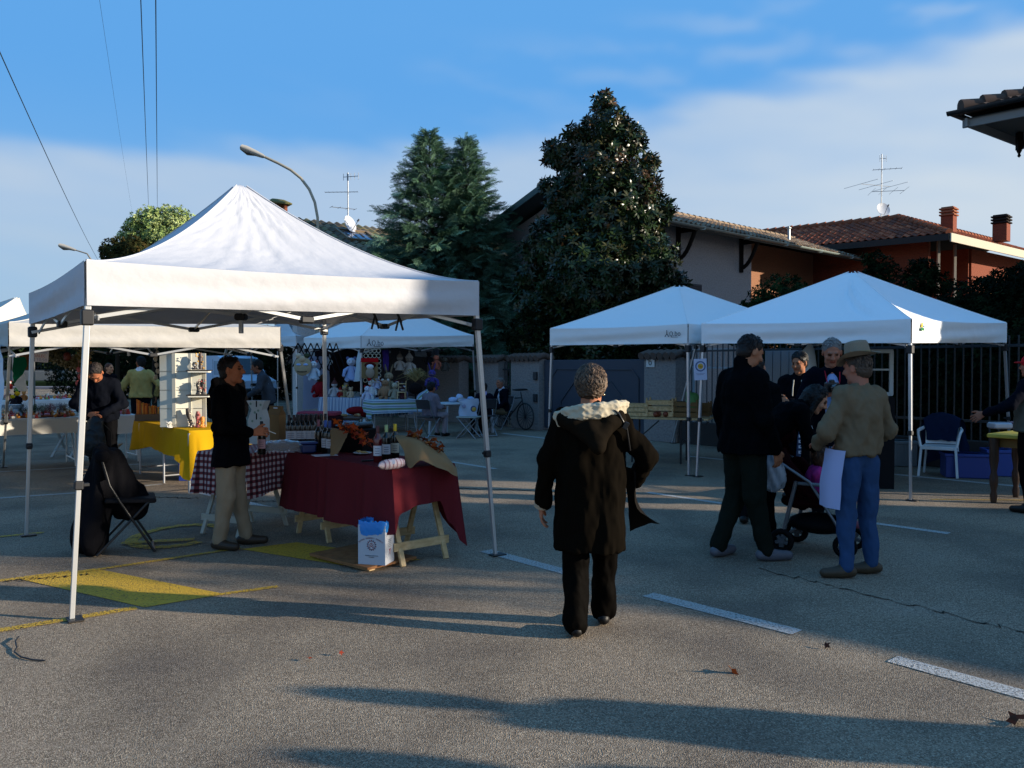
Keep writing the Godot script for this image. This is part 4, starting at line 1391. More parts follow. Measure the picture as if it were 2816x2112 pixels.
func far_wall() -> void:   # across the road at the far left
	var t := thing("brick_garden_wall", "far pale brick garden wall with dark ornate railing across the road", "wall", V(-26, 0, -60))
	var x := V(1, 0, 0.12).normalized()
	var g := MB.new()
	g.box(V(0, 0.25, 1.2), V(70, 0.5, 2.0), Basis(x, Vector3.UP, x.cross(Vector3.UP)), 0.1)
	setting("verge", g, M("#24301a", 0.95)).position = t.position
	var kb := MB.new()
	kb.box(V(0, 0.08, 3.4), V(70, 0.16, 1.8), Basis(x, Vector3.UP, x.cross(Vector3.UP)), 0.02)
	setting("pavement", kb, M("#77757a", 0.9)).position = t.position
	block(t, "wall", x * -30, x * 26, 0, 1.25, 0.3, M("#7d7b77", 0.9))
	var course := MB.new()
	for r in 9:
		var y := 0.56 + r * 0.075
		for k in 110:
			course.box(x * (-20 + k * 0.28 + (r % 2) * 0.14) + V(0, y, 0.17) , V(0.25, 0.062, 0.05), Basis(x, Vector3.UP, x.cross(Vector3.UP)), 0.006)
	tag(obj("brick_course", course, M("#8b8984", 0.9), t), "", "", "", "stuff")
	for k in 9:
		var p := MB.new()
		p.box(x * (-19 + k * 4.2) + V(0, 1.2, 0), V(0.6, 2.4, 0.5), Basis(x, Vector3.UP, x.cross(Vector3.UP)), 0.02)
		obj("pier", p, M("#83817c", 0.9), t)
	for s in 8:
		var r := MB.new()
		for k in 14:
			var q := x * (-18.4 + s * 4.2 + k * 0.25)
			r.tube([q + V(0, 1.25, 0), q + V(0, 2.1, 0)], 0.02, 4)
			if k % 3 == 1:
				var ring := []
				for i in 9: ring.append(q + x * cos(TAU * i / 8.0) * 0.2 + V(0, 1.7 + sin(TAU * i / 8.0) * 0.25, 0.03))
				r.tube(ring, 0.018, 4)
		for h in [1.3, 2.1]: r.bar(x * (-18.7 + s * 4.2) + V(0, h, 0), x * (-14.8 + s * 4.2) + V(0, h, 0), 0.05, 0.05)
		obj("railing", r, M("#1e2124", 0.6), t)
	var hd := thing("far_hedge", "dark clipped hedge behind the far brick wall", "hedge", V(-22, 0, -65))
	var rr := []
	var cc := []
	rng.seed = 5
	for i in 14000:
		rr.append(Transform3D(Basis(V(rng.randf(), rng.randf(), rng.randf()).normalized(), rng.randf() * TAU).scaled(Vector3.ONE * rng.randf_range(3.0, 5.0)), V(rng.randf_range(-22, 22), rng.randf_range(0.3, 4.2), rng.randf_range(-1.5, 1.5))))
		cc.append(lin("#1d2a18") * rng.randf_range(0.6, 1.4))
	many("foliage", leaf_mesh(0.1, 0.05), vmat(0.7), rr, cc, hd)

# ---------------------------------------------------------------- trees
func leaf_mesh(l: float, w: float, cluster := 5) -> ArrayMesh:
	var b := MB.new()
	var r := RandomNumberGenerator.new()
	r.seed = int(l * 10000)
	for i in cluster:
		var bs := Basis(Vector3.UP, TAU * i / cluster + r.randf() * 0.6) * Basis(Vector3.RIGHT, r.randf_range(-0.9, 0.25))
		b.sheet([[bs * V(-0.004, 0, 0.01), bs * V(0.004, 0, 0.01)], [bs * V(-w * 0.5, w * 0.12, l * 0.45), bs * V(w * 0.5, w * 0.12, l * 0.45)], [bs * V(-w * 0.3, 0, l * 0.8), bs * V(w * 0.3, 0, l * 0.8)], [bs * V(-0.002, -0.01, l), bs * V(0.002, -0.01, l)]])
	return b.mesh()

func foliage(parent: Node3D, blobs: Array, m: Mesh, count: int, hexes: Array, size: Vector2, mat: Material, sd: int, skin := 0.62, extra := 0) -> Array:
	rng.seed = sd
	var vol := 0.0
	for b in blobs: vol += b[1].x * b[1].x
	var xs := []
	var cols := []
	for b in blobs:
		for i in int(count * b[1].x * b[1].x / vol):
			var d := V(rng.randfn(), rng.randfn(), rng.randfn()).normalized()
			var f := lerpf(skin, 1.06, sqrt(rng.randf()))
			var y := (d + V(0, 0.35, 0) + V(rng.randfn(), rng.randfn(), rng.randfn()) * 0.45).normalized()
			var x := y.cross(V(rng.randf() - 0.5, rng.randf() - 0.5, rng.randf() - 0.5)).normalized()
			var s := rng.randf_range(size.x, size.y)
			xs.append(Transform3D(Basis(x, y, x.cross(y)).scaled(Vector3.ONE * s), b[0] + d * b[1] * f))
			cols.append(lin(hexes[rng.randi() % hexes.size()]) * rng.randf_range(0.75, 1.3))
	many("foliage", m, mat, xs, cols, parent)
	return xs

func limbs(parent: Node3D, base: Vector3, top: Vector3, r: float, blobs: Array, hex: String) -> void:
	var t := MB.new()
	var path := []
	var rad := []
	for i in 9:
		var f := i / 8.0
		path.append(base.lerp(top, f) + V(sin(f * 7.0), 0, cos(f * 5.0)) * 0.06 * f)
		rad.append(r * (1.0 - 0.85 * f))
	t.tube(path, rad, 9)
	obj("trunk", t, M(hex, 0.95), parent)
	var l := MB.new()
	for b in blobs:
		var f := clampf((b[0].y - base.y) / (top.y - base.y) - 0.15, 0.1, 0.9)
		var s := base.lerp(top, f)
		l.tube([s, s.lerp(b[0], 0.5) + V(0, 0.1, 0), b[0]], [r * 0.4 * (1.1 - f), r * 0.25 * (1.1 - f), 0.012], 6)
	obj("limbs", l, M(hex, 0.95), parent)

func trees() -> void:
	# big-leaved evergreen
	var base := V(2.35, 0, -22.4)
	var t := thing("evergreen_tree", "tall dark broadleaf evergreen with glossy leaves in front of the gabled house", "tree", base)
	var bl := []
	for q in [[V(2.472, 8.655, -22.400), 0.28], [V(2.561, 7.964, -22.400), 0.62], [V(3.046, 7.603, -22.300), 0.5], [V(1.696, 7.825, -22.300), 0.26], [V(1.294, 7.259, -22.400), 0.42], [V(1.029, 7.472, -22.600), 0.2], [V(2.290, 6.764, -22.400), 1.0], [V(3.282, 6.411, -22.200), 0.66], [V(3.658, 7.049, -22.400), 0.26], [V(1.538, 6.063, -22.300), 0.66], [V(1.051, 6.476, -22.500), 0.25], [V(2.717, 5.445, -22.300), 1.25], [V(4.012, 5.810, -22.400), 0.38], [V(1.347, 4.936, -22.200), 0.85], [V(0.674, 4.717, -22.400), 0.4], [V(3.450, 4.320, -22.200), 1.0], [V(2.133, 3.868, -22.000), 1.4], [V(0.854, 3.333, -22.200), 0.75], [V(3.701, 3.271, -22.200), 0.85], [V(2.382, 2.337, -22.000), 1.3], [V(0.793, 2.219, -22.200), 0.8], [V(3.908, 2.222, -22.300), 0.7], [V(4.337, 3.836, -22.300), 0.35], [V(0.422, 3.960, -22.300), 0.35]]:
		bl.append([q[0] - base, V(q[1], q[1] * 0.92, q[1] * 0.95)])
	limbs(t, Vector3.ZERO, bl[0][0], 0.2, bl.slice(1), "#3b3129")
	var glossy := M("#fffeff", 0.3, 0.0, {"vertex_color_use_as_albedo": true, "metallic_specular": 0.35})
	var lm := leaf_mesh(0.19, 0.066, 7)
	foliage(t, bl, lm, 7500, ["#1b2a14", "#22331a", "#1a2612", "#2b3a1d", "#3a3a22"], Vector2(0.75, 1.1), glossy, 11, 0.5)
	var up := []
	for i in 9: up.append(bl[i])
	foliage(t, up, lm, 260, ["#4a3622", "#40351f", "#553c24", "#343620"], Vector2(0.7, 1.05), glossy, 12, 0.9)
	var one := leaf_mesh(0.21, 0.072, 1)
	rng.seed = 13
	for i in 260:
		var b: Array = bl[rng.randi() % bl.size()]
		var d := V(rng.randfn(), rng.randfn(), absf(rng.randfn()) + 0.2).normalized()
		var o := obj("leaf", one, M(["#22331a", "#2b3a1d", "#1b2a14", "#4c3823"][rng.randi() % 4], 0.32), t)
		var y := (d + V(rng.randfn(), 0.4 + rng.randfn(), rng.randfn()) * 0.5).normalized()
		var x := y.cross(V(0.3, 0.2, 0.9)).normalized()
		o.transform = Transform3D(Basis(x, y, x.cross(y)), b[0] + d * b[1] * 1.02)
	conifer()
	# shrubs and hedges
	var small := leaf_mesh(0.055, 0.024, 9)
	var lit := M("#fffffd", 0.8, 0.0, {"vertex_color_use_as_albedo": true, "metallic_specular": 0.15})
	for s in [
		["round_shrub", "round dark shrub showing between the two right canopies", [[V(6.329, 2.926, -19.500), 0.78], [V(5.800, 2.736, -19.400), 0.5], [V(6.909, 2.824, -19.600), 0.52], [V(6.355, 2.362, -19.500), 0.9], [V(5.593, 2.362, -19.500), 0.5]], 2600, ["#1b2b14", "#22341a", "#182511"], 21],
		["far_birch", "pale green bushy tree above the left slope of the nearest canopy", [[V(-11.661, 5.957, -27.000), 0.8], [V(-12.111, 5.957, -27.000), 0.5], [V(-11.281, 6.331, -27.000), 0.45], [V(-10.831, 6.256, -27.000), 0.5], [V(-12.265, 5.657, -27.000), 0.5], [V(-11.731, 6.436, -27.000), 0.25], [V(-11.062, 5.657, -27.000), 0.9]], 2600, ["#8a9a5c", "#98a66a", "#768a50", "#a3ad78"], 22],
		["far_shrub", "brown green shrub low at the left of the pale bushy tree", [[V(-12.393, 5.146, -26.000), 0.45], [V(-11.814, 5.146, -26.000), 0.5], [V(-12.612, 4.988, -26.000), 0.25]], 900, ["#3a3a20", "#4a3f22", "#2b321a"], 23],
		["sapling", "ragged dark sapling tops in front of the long gutter", [[V(8.026, 3.969, -18.500), 0.22], [V(8.236, 3.661, -18.500), 0.35], [V(7.928, 3.455, -18.500), 0.35], [V(8.866, 3.505, -18.000), 0.35], [V(8.814, 3.755, -18.000), 0.2], [V(8.618, 3.255, -18.000), 0.45], [V(9.270, 3.305, -18.000), 0.3], [V(9.065, 3.655, -18.000), 0.2]], 650, ["#16200f", "#1b2813", "#121a0c"], 24],
		["tall_hedge", "tall black green hedge filling the right edge behind the picket fence", [[V(8.768, 2.464, -15.500), 0.75], [V(9.110, 2.620, -15.000), 0.75], [V(9.411, 2.732, -14.500), 0.8], [V(8.340, 2.076, -15.500), 0.75], [V(8.994, 1.851, -15.000), 1.0], [V(8.222, 1.861, -15.600), 1.0], [V(8.748, 1.516, -15.000), 1.2], [V(9.218, 1.520, -14.300), 1.2], [V(8.758, 0.677, -15.000), 1.0], [V(8.145, 0.990, -15.600), 1.0], [V(7.457, 1.510, -16.200), 0.9], [V(7.465, 0.694, -16.200), 0.9], [V(6.875, 1.505, -17.000), 0.8], [V(6.883, 0.650, -17.000), 0.8], [V(8.078, 1.600, -16.000), 0.55], [V(6.234, 1.403, -17.600), 0.7], [V(6.240, 0.616, -17.600), 0.7]], 26000, ["#10180b", "#141d0e", "#0d140a", "#192311"], 25],
		["background_hedge", "long dark hedge behind the parked van", [[V(-9, 1.2, -39), 1.9], [V(-11, 1.5, -39.5), 2.0], [V(-13, 1.3, -40), 2.0], [V(-15, 1.5, -40.5), 2.0], [V(-17, 1.3, -40.5), 2.0], [V(-19, 1.4, -41), 2.0], [V(-21, 1.3, -41.5), 2.0], [V(-7, 1.4, -37), 1.7]], 26000, ["#121a0c", "#18220f"], 28],
		["soft_tree", "leafy tree standing beyond the right edge by the narrow house", [[V(17.5, 2.5, -2.75), 1.0], [V(17.3, 4.2, -2.85), 0.9], [V(17.6, 5.6, -3.0), 0.8]], 900, ["#3a4a22", "#46562a"], 27],
		["garden_bush", "dark bush under the broadleaf tree behind the grey gate", [[V(1.736, 2.323, -21.600), 0.7], [V(2.901, 2.194, -21.300), 0.8], [V(0.540, 2.337, -22.000), 0.7], [V(3.913, 2.654, -21.000), 0.5]], 2500, ["#121b0c", "#18230f", "#0f160a"], 26],
	]:
		var c: Vector3 = s[2][0][0]
		c.y = 0
		var k := thing(s[0], s[1], "hedge" if "hedge" in s[0] else "tree" if s[0] in ["far_birch", "soft_tree"] else "shrub", c)
		var bb := []
		for q in s[2]: bb.append([q[0] - c, V(q[1], q[1], q[1])])
		limbs(k, Vector3.ZERO, bb[0][0], 0.09, bb, "#2c241c")
		foliage(k, bb, small, s[3], s[4], Vector2(1.0, 2.1), lit, s[5], 0.35)

func spray_mesh() -> ArrayMesh:   # one drooping twig of needles, along +z, 0.5 m long
	var b := MB.new()
	var r := RandomNumberGenerator.new()
	r.seed = 8
	var spine := []
	for i in 6:
		var f := i / 5.0
		spine.append(V(0, 0.05 * f - 0.2 * f * f, 0.5 * f))
	b.tube(spine, [0.009, 0.008, 0.006, 0.005, 0.004, 0.003], 4, false)
	for i in 16:
		var f := 0.1 + 0.88 * i / 16.0
		var p := V(0, 0.05 * f - 0.2 * f * f, 0.5 * f)
		var side := 1.0 if i % 2 == 0 else -1.0
		var d := V(side * 0.8, r.randf_range(-0.35, 0.15), 0.65).normalized()
		var l := 0.2 * (1.05 - f * 0.75) * r.randf_range(0.7, 1.2)
		var up := V(0, 1, 0)
		var w := d.cross(up).normalized() * 0.013
		var q := p + d * l * 0.55 + V(0, -0.01, 0)
		var e := p + d * l + V(0, -0.05 * l / 0.2, 0)
		b.sheet([[p - w * 0.3, p + w * 0.3], [q - w, q + w], [e - w * 0.1, e + w * 0.1]])
		for k in 4:
			var g := 0.3 + 0.2 * k
			var pp := p.lerp(e, g)
			for s2 in [-1.0, 1.0]:
				var dd: Vector3 = (d + w.normalized() * s2 * 0.8 + up * r.randf_range(-0.4, 0.5)).normalized() * 0.045
				b.poly([pp - d * 0.005, pp + dd, pp + d * 0.007], up)
	return b.mesh()

func conifer() -> void:
	var base := V(-2.5, 0, -28.0)
	var t := thing("conifer", "blue green twin-tipped conifer with drooping feathery sprays behind the canopies", "tree", base)
	rng.seed = 31
	var xs := []
	var cols := []
	var l := MB.new()
	var leaders := [[V(-2.798, 9.401, -28.000) - base, V(0.0, 0, 0.0), 1.28], [V(-1.560, 9.180, -28.100) - base, V(1.0, 0, -0.2), 1.05]]
	for ld in leaders:
		var tip: Vector3 = ld[0]
		var foot: Vector3 = ld[1]
		var path := []
		var rad := []
		for i in 12:
			var f := i / 11.0
			path.append(foot.lerp(tip, f))
			rad.append(0.16 * (1.0 - f) + 0.008)
		var tk := MB.new()
		tk.tube(path, rad, 8)
		obj("trunk", tk, M("#3a3028", 0.95), t)
		var n := 420
		for i in n:
			var f := pow(float(i) / n, 0.85)
			var p := foot.lerp(tip, f)
			var len := (2.75 * (1.0 - exp(-2.2 * pow(1.0 - f, 1.2))) + 0.02) * rng.randf_range(0.6, 1.12) * float(ld[2])
			if f < 0.2: len *= 0.85 + f * 0.75
			var a := i * 2.39996 + rng.randf() * 0.5
			var d := V(cos(a), 0, sin(a))
			var lift := lerpf(0.22, 0.95, f)
			var pts := []
			for k in 5:
				var g := k / 4.0
				pts.append(p + d * len * g + V(0, len * (lift * g - (0.62 - 0.25 * f) * g * g), 0))
			l.tube(pts, [0.028 * (1.0 - f) + 0.006, 0.022 * (1.0 - f) + 0.005, 0.014, 0.009, 0.004], 4, false)
			var cnt := int(4 + len * 9.0)
			for k in cnt:
				var g := lerpf(0.2, 1.0, float(k + 1) / cnt)
				var gi := minf(g * 4.0, 3.999)
				var q: Vector3 = pts[int(gi)].lerp(pts[int(gi) + 1], gi - int(gi))
				var sidew := V(-d.z, 0, d.x) * rng.randf_range(-1.2, 1.2) * (1.0 - 0.6 * g)
				var z := (d * 0.7 + sidew + V(0, rng.randf_range(-0.55, 0.45) + 0.5 * f, 0)).normalized()
				var x := Vector3.UP.cross(z).normalized()
				var s := rng.randf_range(0.7, 1.25) * lerpf(1.2, 0.7, f)
				xs.append(Transform3D(Basis(x, z.cross(x), z).rotated(z, rng.randf_range(-0.9, 0.9)).scaled(Vector3.ONE * s), q))
				cols.append(lin(["#54735e", "#4b6952", "#658673", "#425f4a", "#72937b"][rng.randi() % 5]) * rng.randf_range(0.6, 1.2))
	obj("limbs", l, M("#3a3028", 0.95), t)
	many("needles", spray_mesh(), M("#fffffd", 0.8, 0.0, {"vertex_color_use_as_albedo": true, "metallic_specular": 0.15}), xs, cols, t)

# ---------------------------------------------------------------- lamps and wires
func street_furniture() -> void:
	var t := thing("street_lamp", "tall street lamp with curved arm beside the peak of the nearest canopy", "lamp post", V(-5.588, 0.000, -23.844))
	var foot := t.position
	var H := V(-5.597, 5.473, -24.000) - foot
	var tp := MB.new()
	tp.tube([Vector3.ZERO, V(H.x, H.y, H.z)], [0.085, 0.06], 10)
	tp.tube([H - V(0, 0.05, 0), H + V(0, 0.06, 0)], 0.075, 10)
	obj("pole", tp, M("#8f897c", 0.5, 0.3), t)
	var arm := MB.new()
	var pts := []
	for q in [V(-5.596, 5.499, -24.000), V(-5.608, 5.872, -24.000), V(-5.686, 6.310, -24.000), V(-5.844, 6.682, -24.000), V(-6.082, 7.001, -24.000), V(-6.374, 7.239, -24.000), V(-6.746, 7.438, -24.000), V(-7.118, 7.611, -24.000)]: pts.append(q - foot)
	arm.tube(pts, 0.04, 8)
	obj("arm", arm, M("#a39a86", 0.5, 0.3), t)
	lamp_head(t, V(-7.118, 7.611, -24.000) - foot, V(-7.823, 7.902, -24.000) - foot, 1.0)
	var s := thing("street_lamp", "distant street lamp head poking over the canopy's left corner", "lamp post", V(-24.27, 0.00, -47.72))
	var k := MB.new()
	k.tube([Vector3.ZERO, V(-22.30, 7.24, -44.00) - s.position], [0.09, 0.06], 8)
	k.tube([V(-22.30, 7.24, -44.00) - s.position, V(-22.49, 7.53, -44.00) - s.position, V(-23.10, 7.72, -44.00) - s.position], 0.04, 6)
	obj("pole", k, M("#8f897c", 0.5, 0.3), s)
	lamp_head(s, V(-23.10, 7.72, -44.00) - s.position, V(-23.98, 7.99, -44.00) - s.position, 1.25)
	var wm := M("#23303c", 0.6)
	var i := 0
	for w in [[V(-9.027, 7.870, -14.000), V(-29.88, 9.22, -60.00), 0.012, "overhead wire slanting from the left edge to the far street lamp"], [V(-5.333, 7.237, -12.000), V(-26.17, 12.28, -60.00), 0.009, "left one of two near vertical overhead wires"], [V(-5.107, 7.237, -12.000), V(-25.57, 12.28, -60.00), 0.01, "right one of two near vertical overhead wires"], [V(-6.964, 8.176, -14.000), V(-31.86, 14.06, -70.00), 0.003, "faintest thin overhead wire between the others"]]:
		var b := MB.new()
		var pp := []
		for j in 13:
			var f := j / 12.0
			pp.append(w[0].lerp(w[1], f) - V(0, 0.9 * f * (1.0 - f), 0))
		b.tube(pp, w[2], 5)
		solo("overhead_wire", b, wm, w[3], "wire")

func lamp_head(parent: Node3D, a: Vector3, b: Vector3, s: float) -> void:
	var m := MB.new()
	var f := frame_to(a, b)
	var L := (b - a).length()
	m.tube([a, a.lerp(b, 0.08), a.lerp(b, 0.45), a.lerp(b, 0.75), a.lerp(b, 0.95), b], [0.05 * s, 0.085 * s, 0.13 * s, 0.15 * s, 0.12 * s, 0.03], 10, true, 0.7)
	obj("lamp_housing", m, M("#a8a296", 0.5), parent)
	var g := MB.new()
	g.tube([a.lerp(b, 0.42) - V(0, 0.06, 0) * s, a.lerp(b, 0.7) - V(0, 0.085, 0) * s, a.lerp(b, 0.96) - V(0, 0.06, 0) * s], [0.06 * s, 0.12 * s, 0.05 * s], 10, true, 0.6)
	obj("lamp_glass", g, M("#4c4a48", 0.2), parent)

# ---------------------------------------------------------------- pop-up canopies
# c: four corners of the lower edge of the valance in turn, f: four feet, pk: peak
func canopy(label: String, c: Array, f: Array, pk: Vector3, vh: float, bow: float, mat: Material, o := {}) -> Node3D:
	var ctr: Vector3 = (c[0] + c[1] + c[2] + c[3]) * 0.25
	ctr.y = 0
	var t := thing("canopy", label, "canopy", ctr, 0.0, "white pop-up market canopies")
	var wr := noise(o.get("wfreq", 1.6), FastNoiseLite.TYPE_SIMPLEX_SMOOTH, 3, o.get("seed", 3))
	wr.fractal_type = FastNoiseLite.FRACTAL_RIDGED
	var amp: float = o.get("amp", 0.012)
	var roof := MB.new()
	var NU := 40
	var NV := 26
	pk -= ctr
	for s in 4:
		var a: Vector3 = c[s] - ctr + V(0, vh, 0)
		var b: Vector3 = c[(s + 1) % 4] - ctr + V(0, vh, 0)
		var rows := []
		for j in NV + 1:
			var v := float(j) / NV
			var row := []
			for i in NU + 1:
				var u := float(i) / NU
				var p := a.lerp(b, u).lerp(pk, v)
				p.y = lerpf(a.lerp(b, u).y, pk.y, pow(v, bow))
				var inner := sin(PI * u) * sin(PI * minf(v * 1.02, 1.0))
				p.y -= o.get("sag", 0.06) * inner + 0.02 * sin(PI * u) * (1.0 - v)
				var w := wr.get_noise_3d(p.x * 1.0 + u * 4.0 * o.get("rad", 0.0), p.y * 1.3 + v * 0.4, p.z) - 0.3
				var round := smoothstep(1.0, 0.93, v)
				p.y += amp * w * minf(1.0, inner * 3.0 + 0.1) * (1.0 + 1.5 * v * v) * round
				if o.has("creases"):
					for cr in o.creases:   # [side, u at foot, u at top, reach, depth]
						if cr[0] == s:
							var uu := lerpf(cr[1], cr[2], v)
							p.y += cr[4] * exp(-pow((u - uu) / 0.022, 2.0)) * smoothstep(0.0, 0.2, v) * smoothstep(cr[3], cr[3] - 0.3, v)
				if v > 0.94: p.y -= (v - 0.94) * (v - 0.94) * 14.0 * o.get("blunt", 1.0)
				row.append(p)
			rows.append(row)
		roof.sheet(rows, Vector2(3, 2))
	obj("roof_cloth", roof, mat, t)
	var seam := MB.new()
	for s in 4:
		var path := []
		for j in 25:
			var v := j / 24.0 * 0.97
			var a: Vector3 = c[s] - ctr + V(0, vh, 0)
			var p := a.lerp(pk, v)
			p.y = lerpf(a.y, pk.y, pow(v, bow)) + 0.002
			path.append(p)
		seam.tube(path, 0.007, 5)
	obj("seam", seam, mat, t)
	for s in 4:
		var a: Vector3 = c[s] - ctr
		var b: Vector3 = c[(s + 1) % 4] - ctr
		var n := (b - a).cross(Vector3.UP).normalized()
		if n.dot((a + b) * 0.5) < 0: n = -n
		var rows := []
		for j in 9:
			var v := j / 8.0
			var row := []
			for i in 61:
				var u := i / 60.0
				var p := a.lerp(b, u)
				p.y = lerpf(p.y + vh - 0.02 * sin(PI * u), p.y - o.get("droop", 0.0) * sin(PI * u), v)
				var w := wr.get_noise_3d(p.x * 0.9, p.y * 2.2, p.z * 0.9)
				var edge := sin(PI * u)
				p += n * (0.012 + (amp * 1.0 * w + 0.012 * sin(v * 9.0 + u * 3.0 + s)) * pow(edge, 0.4) * (0.3 + v) - 0.03 * (v * v) * edge)
				row.append(p)
			rows.append(row)
		var vm := MB.new()
		vm.sheet(rows, Vector2(3, 0.4))
		vm.sheet([rows[8], rows[8].map(func(q): return q - n * 0.006 + V(0, 0.012, 0))])
		obj("valance", vm, mat, t)
	var metal: Material = o.get("metal", M("#b9bcc0", 0.35, 0.75))
	var blk := M("#17171a", 0.55)
	for s in 4:
		if o.get("nolegs", false): break
		var p: Vector3 = c[s] - ctr
		var q: Vector3 = f[s] - ctr
		var inw := V(-p.x, 0, -p.z).normalized() * 0.035
		p += inw
		q.y = 0
		var top := p + V(0, vh - 0.04, 0)
		var leg := MB.new()
		var up := V(c[(s + 1) % 4].x - c[s].x, 0, c[(s + 1) % 4].z - c[s].z)
		var mid := top.lerp(q, o.get("joint", 0.62))
		leg.bar(top, mid, 0.038, 0.038, up, 0.005)
		leg.bar(mid, q + V(0, 0.006, 0), 0.03, 0.03, up, 0.004)
		var lg := obj("leg", leg, metal, t)
		var cl := MB.new()
		cl.bar(mid + (top - mid).normalized() * 0.03, mid - (top - mid).normalized() * 0.03, 0.056, 0.056, up, 0.01)
		cl.bar(mid, mid + up.normalized() * 0.06, 0.03, 0.02)
		obj("clamp", cl, blk, lg)
		var fp := MB.new()
		fp.box(q + V(0.02, 0.008, 0), V(0.13, 0.012, 0.09), Basis(Vector3.UP, yaw(up)), 0.003)
		obj("foot_plate", fp, M("#2c2a29", 0.5, 0.4), lg)
		var bk := MB.new()
		var k := top.lerp(q, 0.32 / (top - q).length())
		bk.bar(k + V(0, 0.05, 0), k - V(0, 0.05, 0), 0.075, 0.075, up, 0.01)
		obj("slider", bk, blk, lg)
	# scissor trusses on the four sides and to the mast
	var tops := []
	var lows := []
	var sp: float = o.get("low", 0.1)
	for s in 4:
		tops.append(c[s] - ctr + V(0, vh - 0.08, 0))
		lows.append(c[s] - ctr + V(0, -sp, 0))
	for s in 4:
		if o.get("notruss", false): break
		var n: int = (s + 1) % 4
		var mt: Vector3 = (tops[s] + tops[n]) * 0.5
		var ml: Vector3 = (lows[s] + lows[n]) * 0.5 + V(0, 0.02, 0)
		var inn := -V(mt.x, 0, mt.z).normalized() * 0.05
		for e in [s, n]:
			var x := MB.new()
			x.bar(tops[e] + inn, ml + inn, 0.012, 0.028)
			obj("truss_bar", x, metal, t)
			var y := MB.new()
			y.bar(lows[e] + inn * 1.35, mt + inn * 1.35, 0.012, 0.028)
			obj("truss_bar", y, metal, t)
		for p in [ml, mt]:
			var b := MB.new()
			b.box(p + inn * 1.2, V(0.1, 0.05, 0.07), Basis(Vector3.UP, yaw(inn)), 0.01)
			obj("joint", b, blk, t)
		var z := MB.new()
		z.bar(ml + inn, V(0, mt.y + 0.15, 0), 0.012, 0.028)
		obj("truss_bar", z, metal, t)
		var zz := MB.new()
		zz.bar(mt + inn, V(0, ml.y + 0.12, 0), 0.012, 0.028)
		obj("truss_bar", zz, metal, t)
	if not o.get("notruss", false):
		var ms := MB.new()
		ms.bar(V(0, tops[0].y - 0.3, 0), V(pk.x, pk.y - 0.06, pk.z), 0.035, 0.035)
		obj("mast", ms, metal, t)
		var hb := MB.new()
		hb.box(V(0, tops[0].y + 0.1, 0), V(0.12, 0.1, 0.12), Basis(), 0.015)
		hb.box(V(0, lows[0].y + 0.13, 0), V(0.1, 0.06, 0.1), Basis(), 0.015)
		obj("hub", hb, blk, t)
	return t

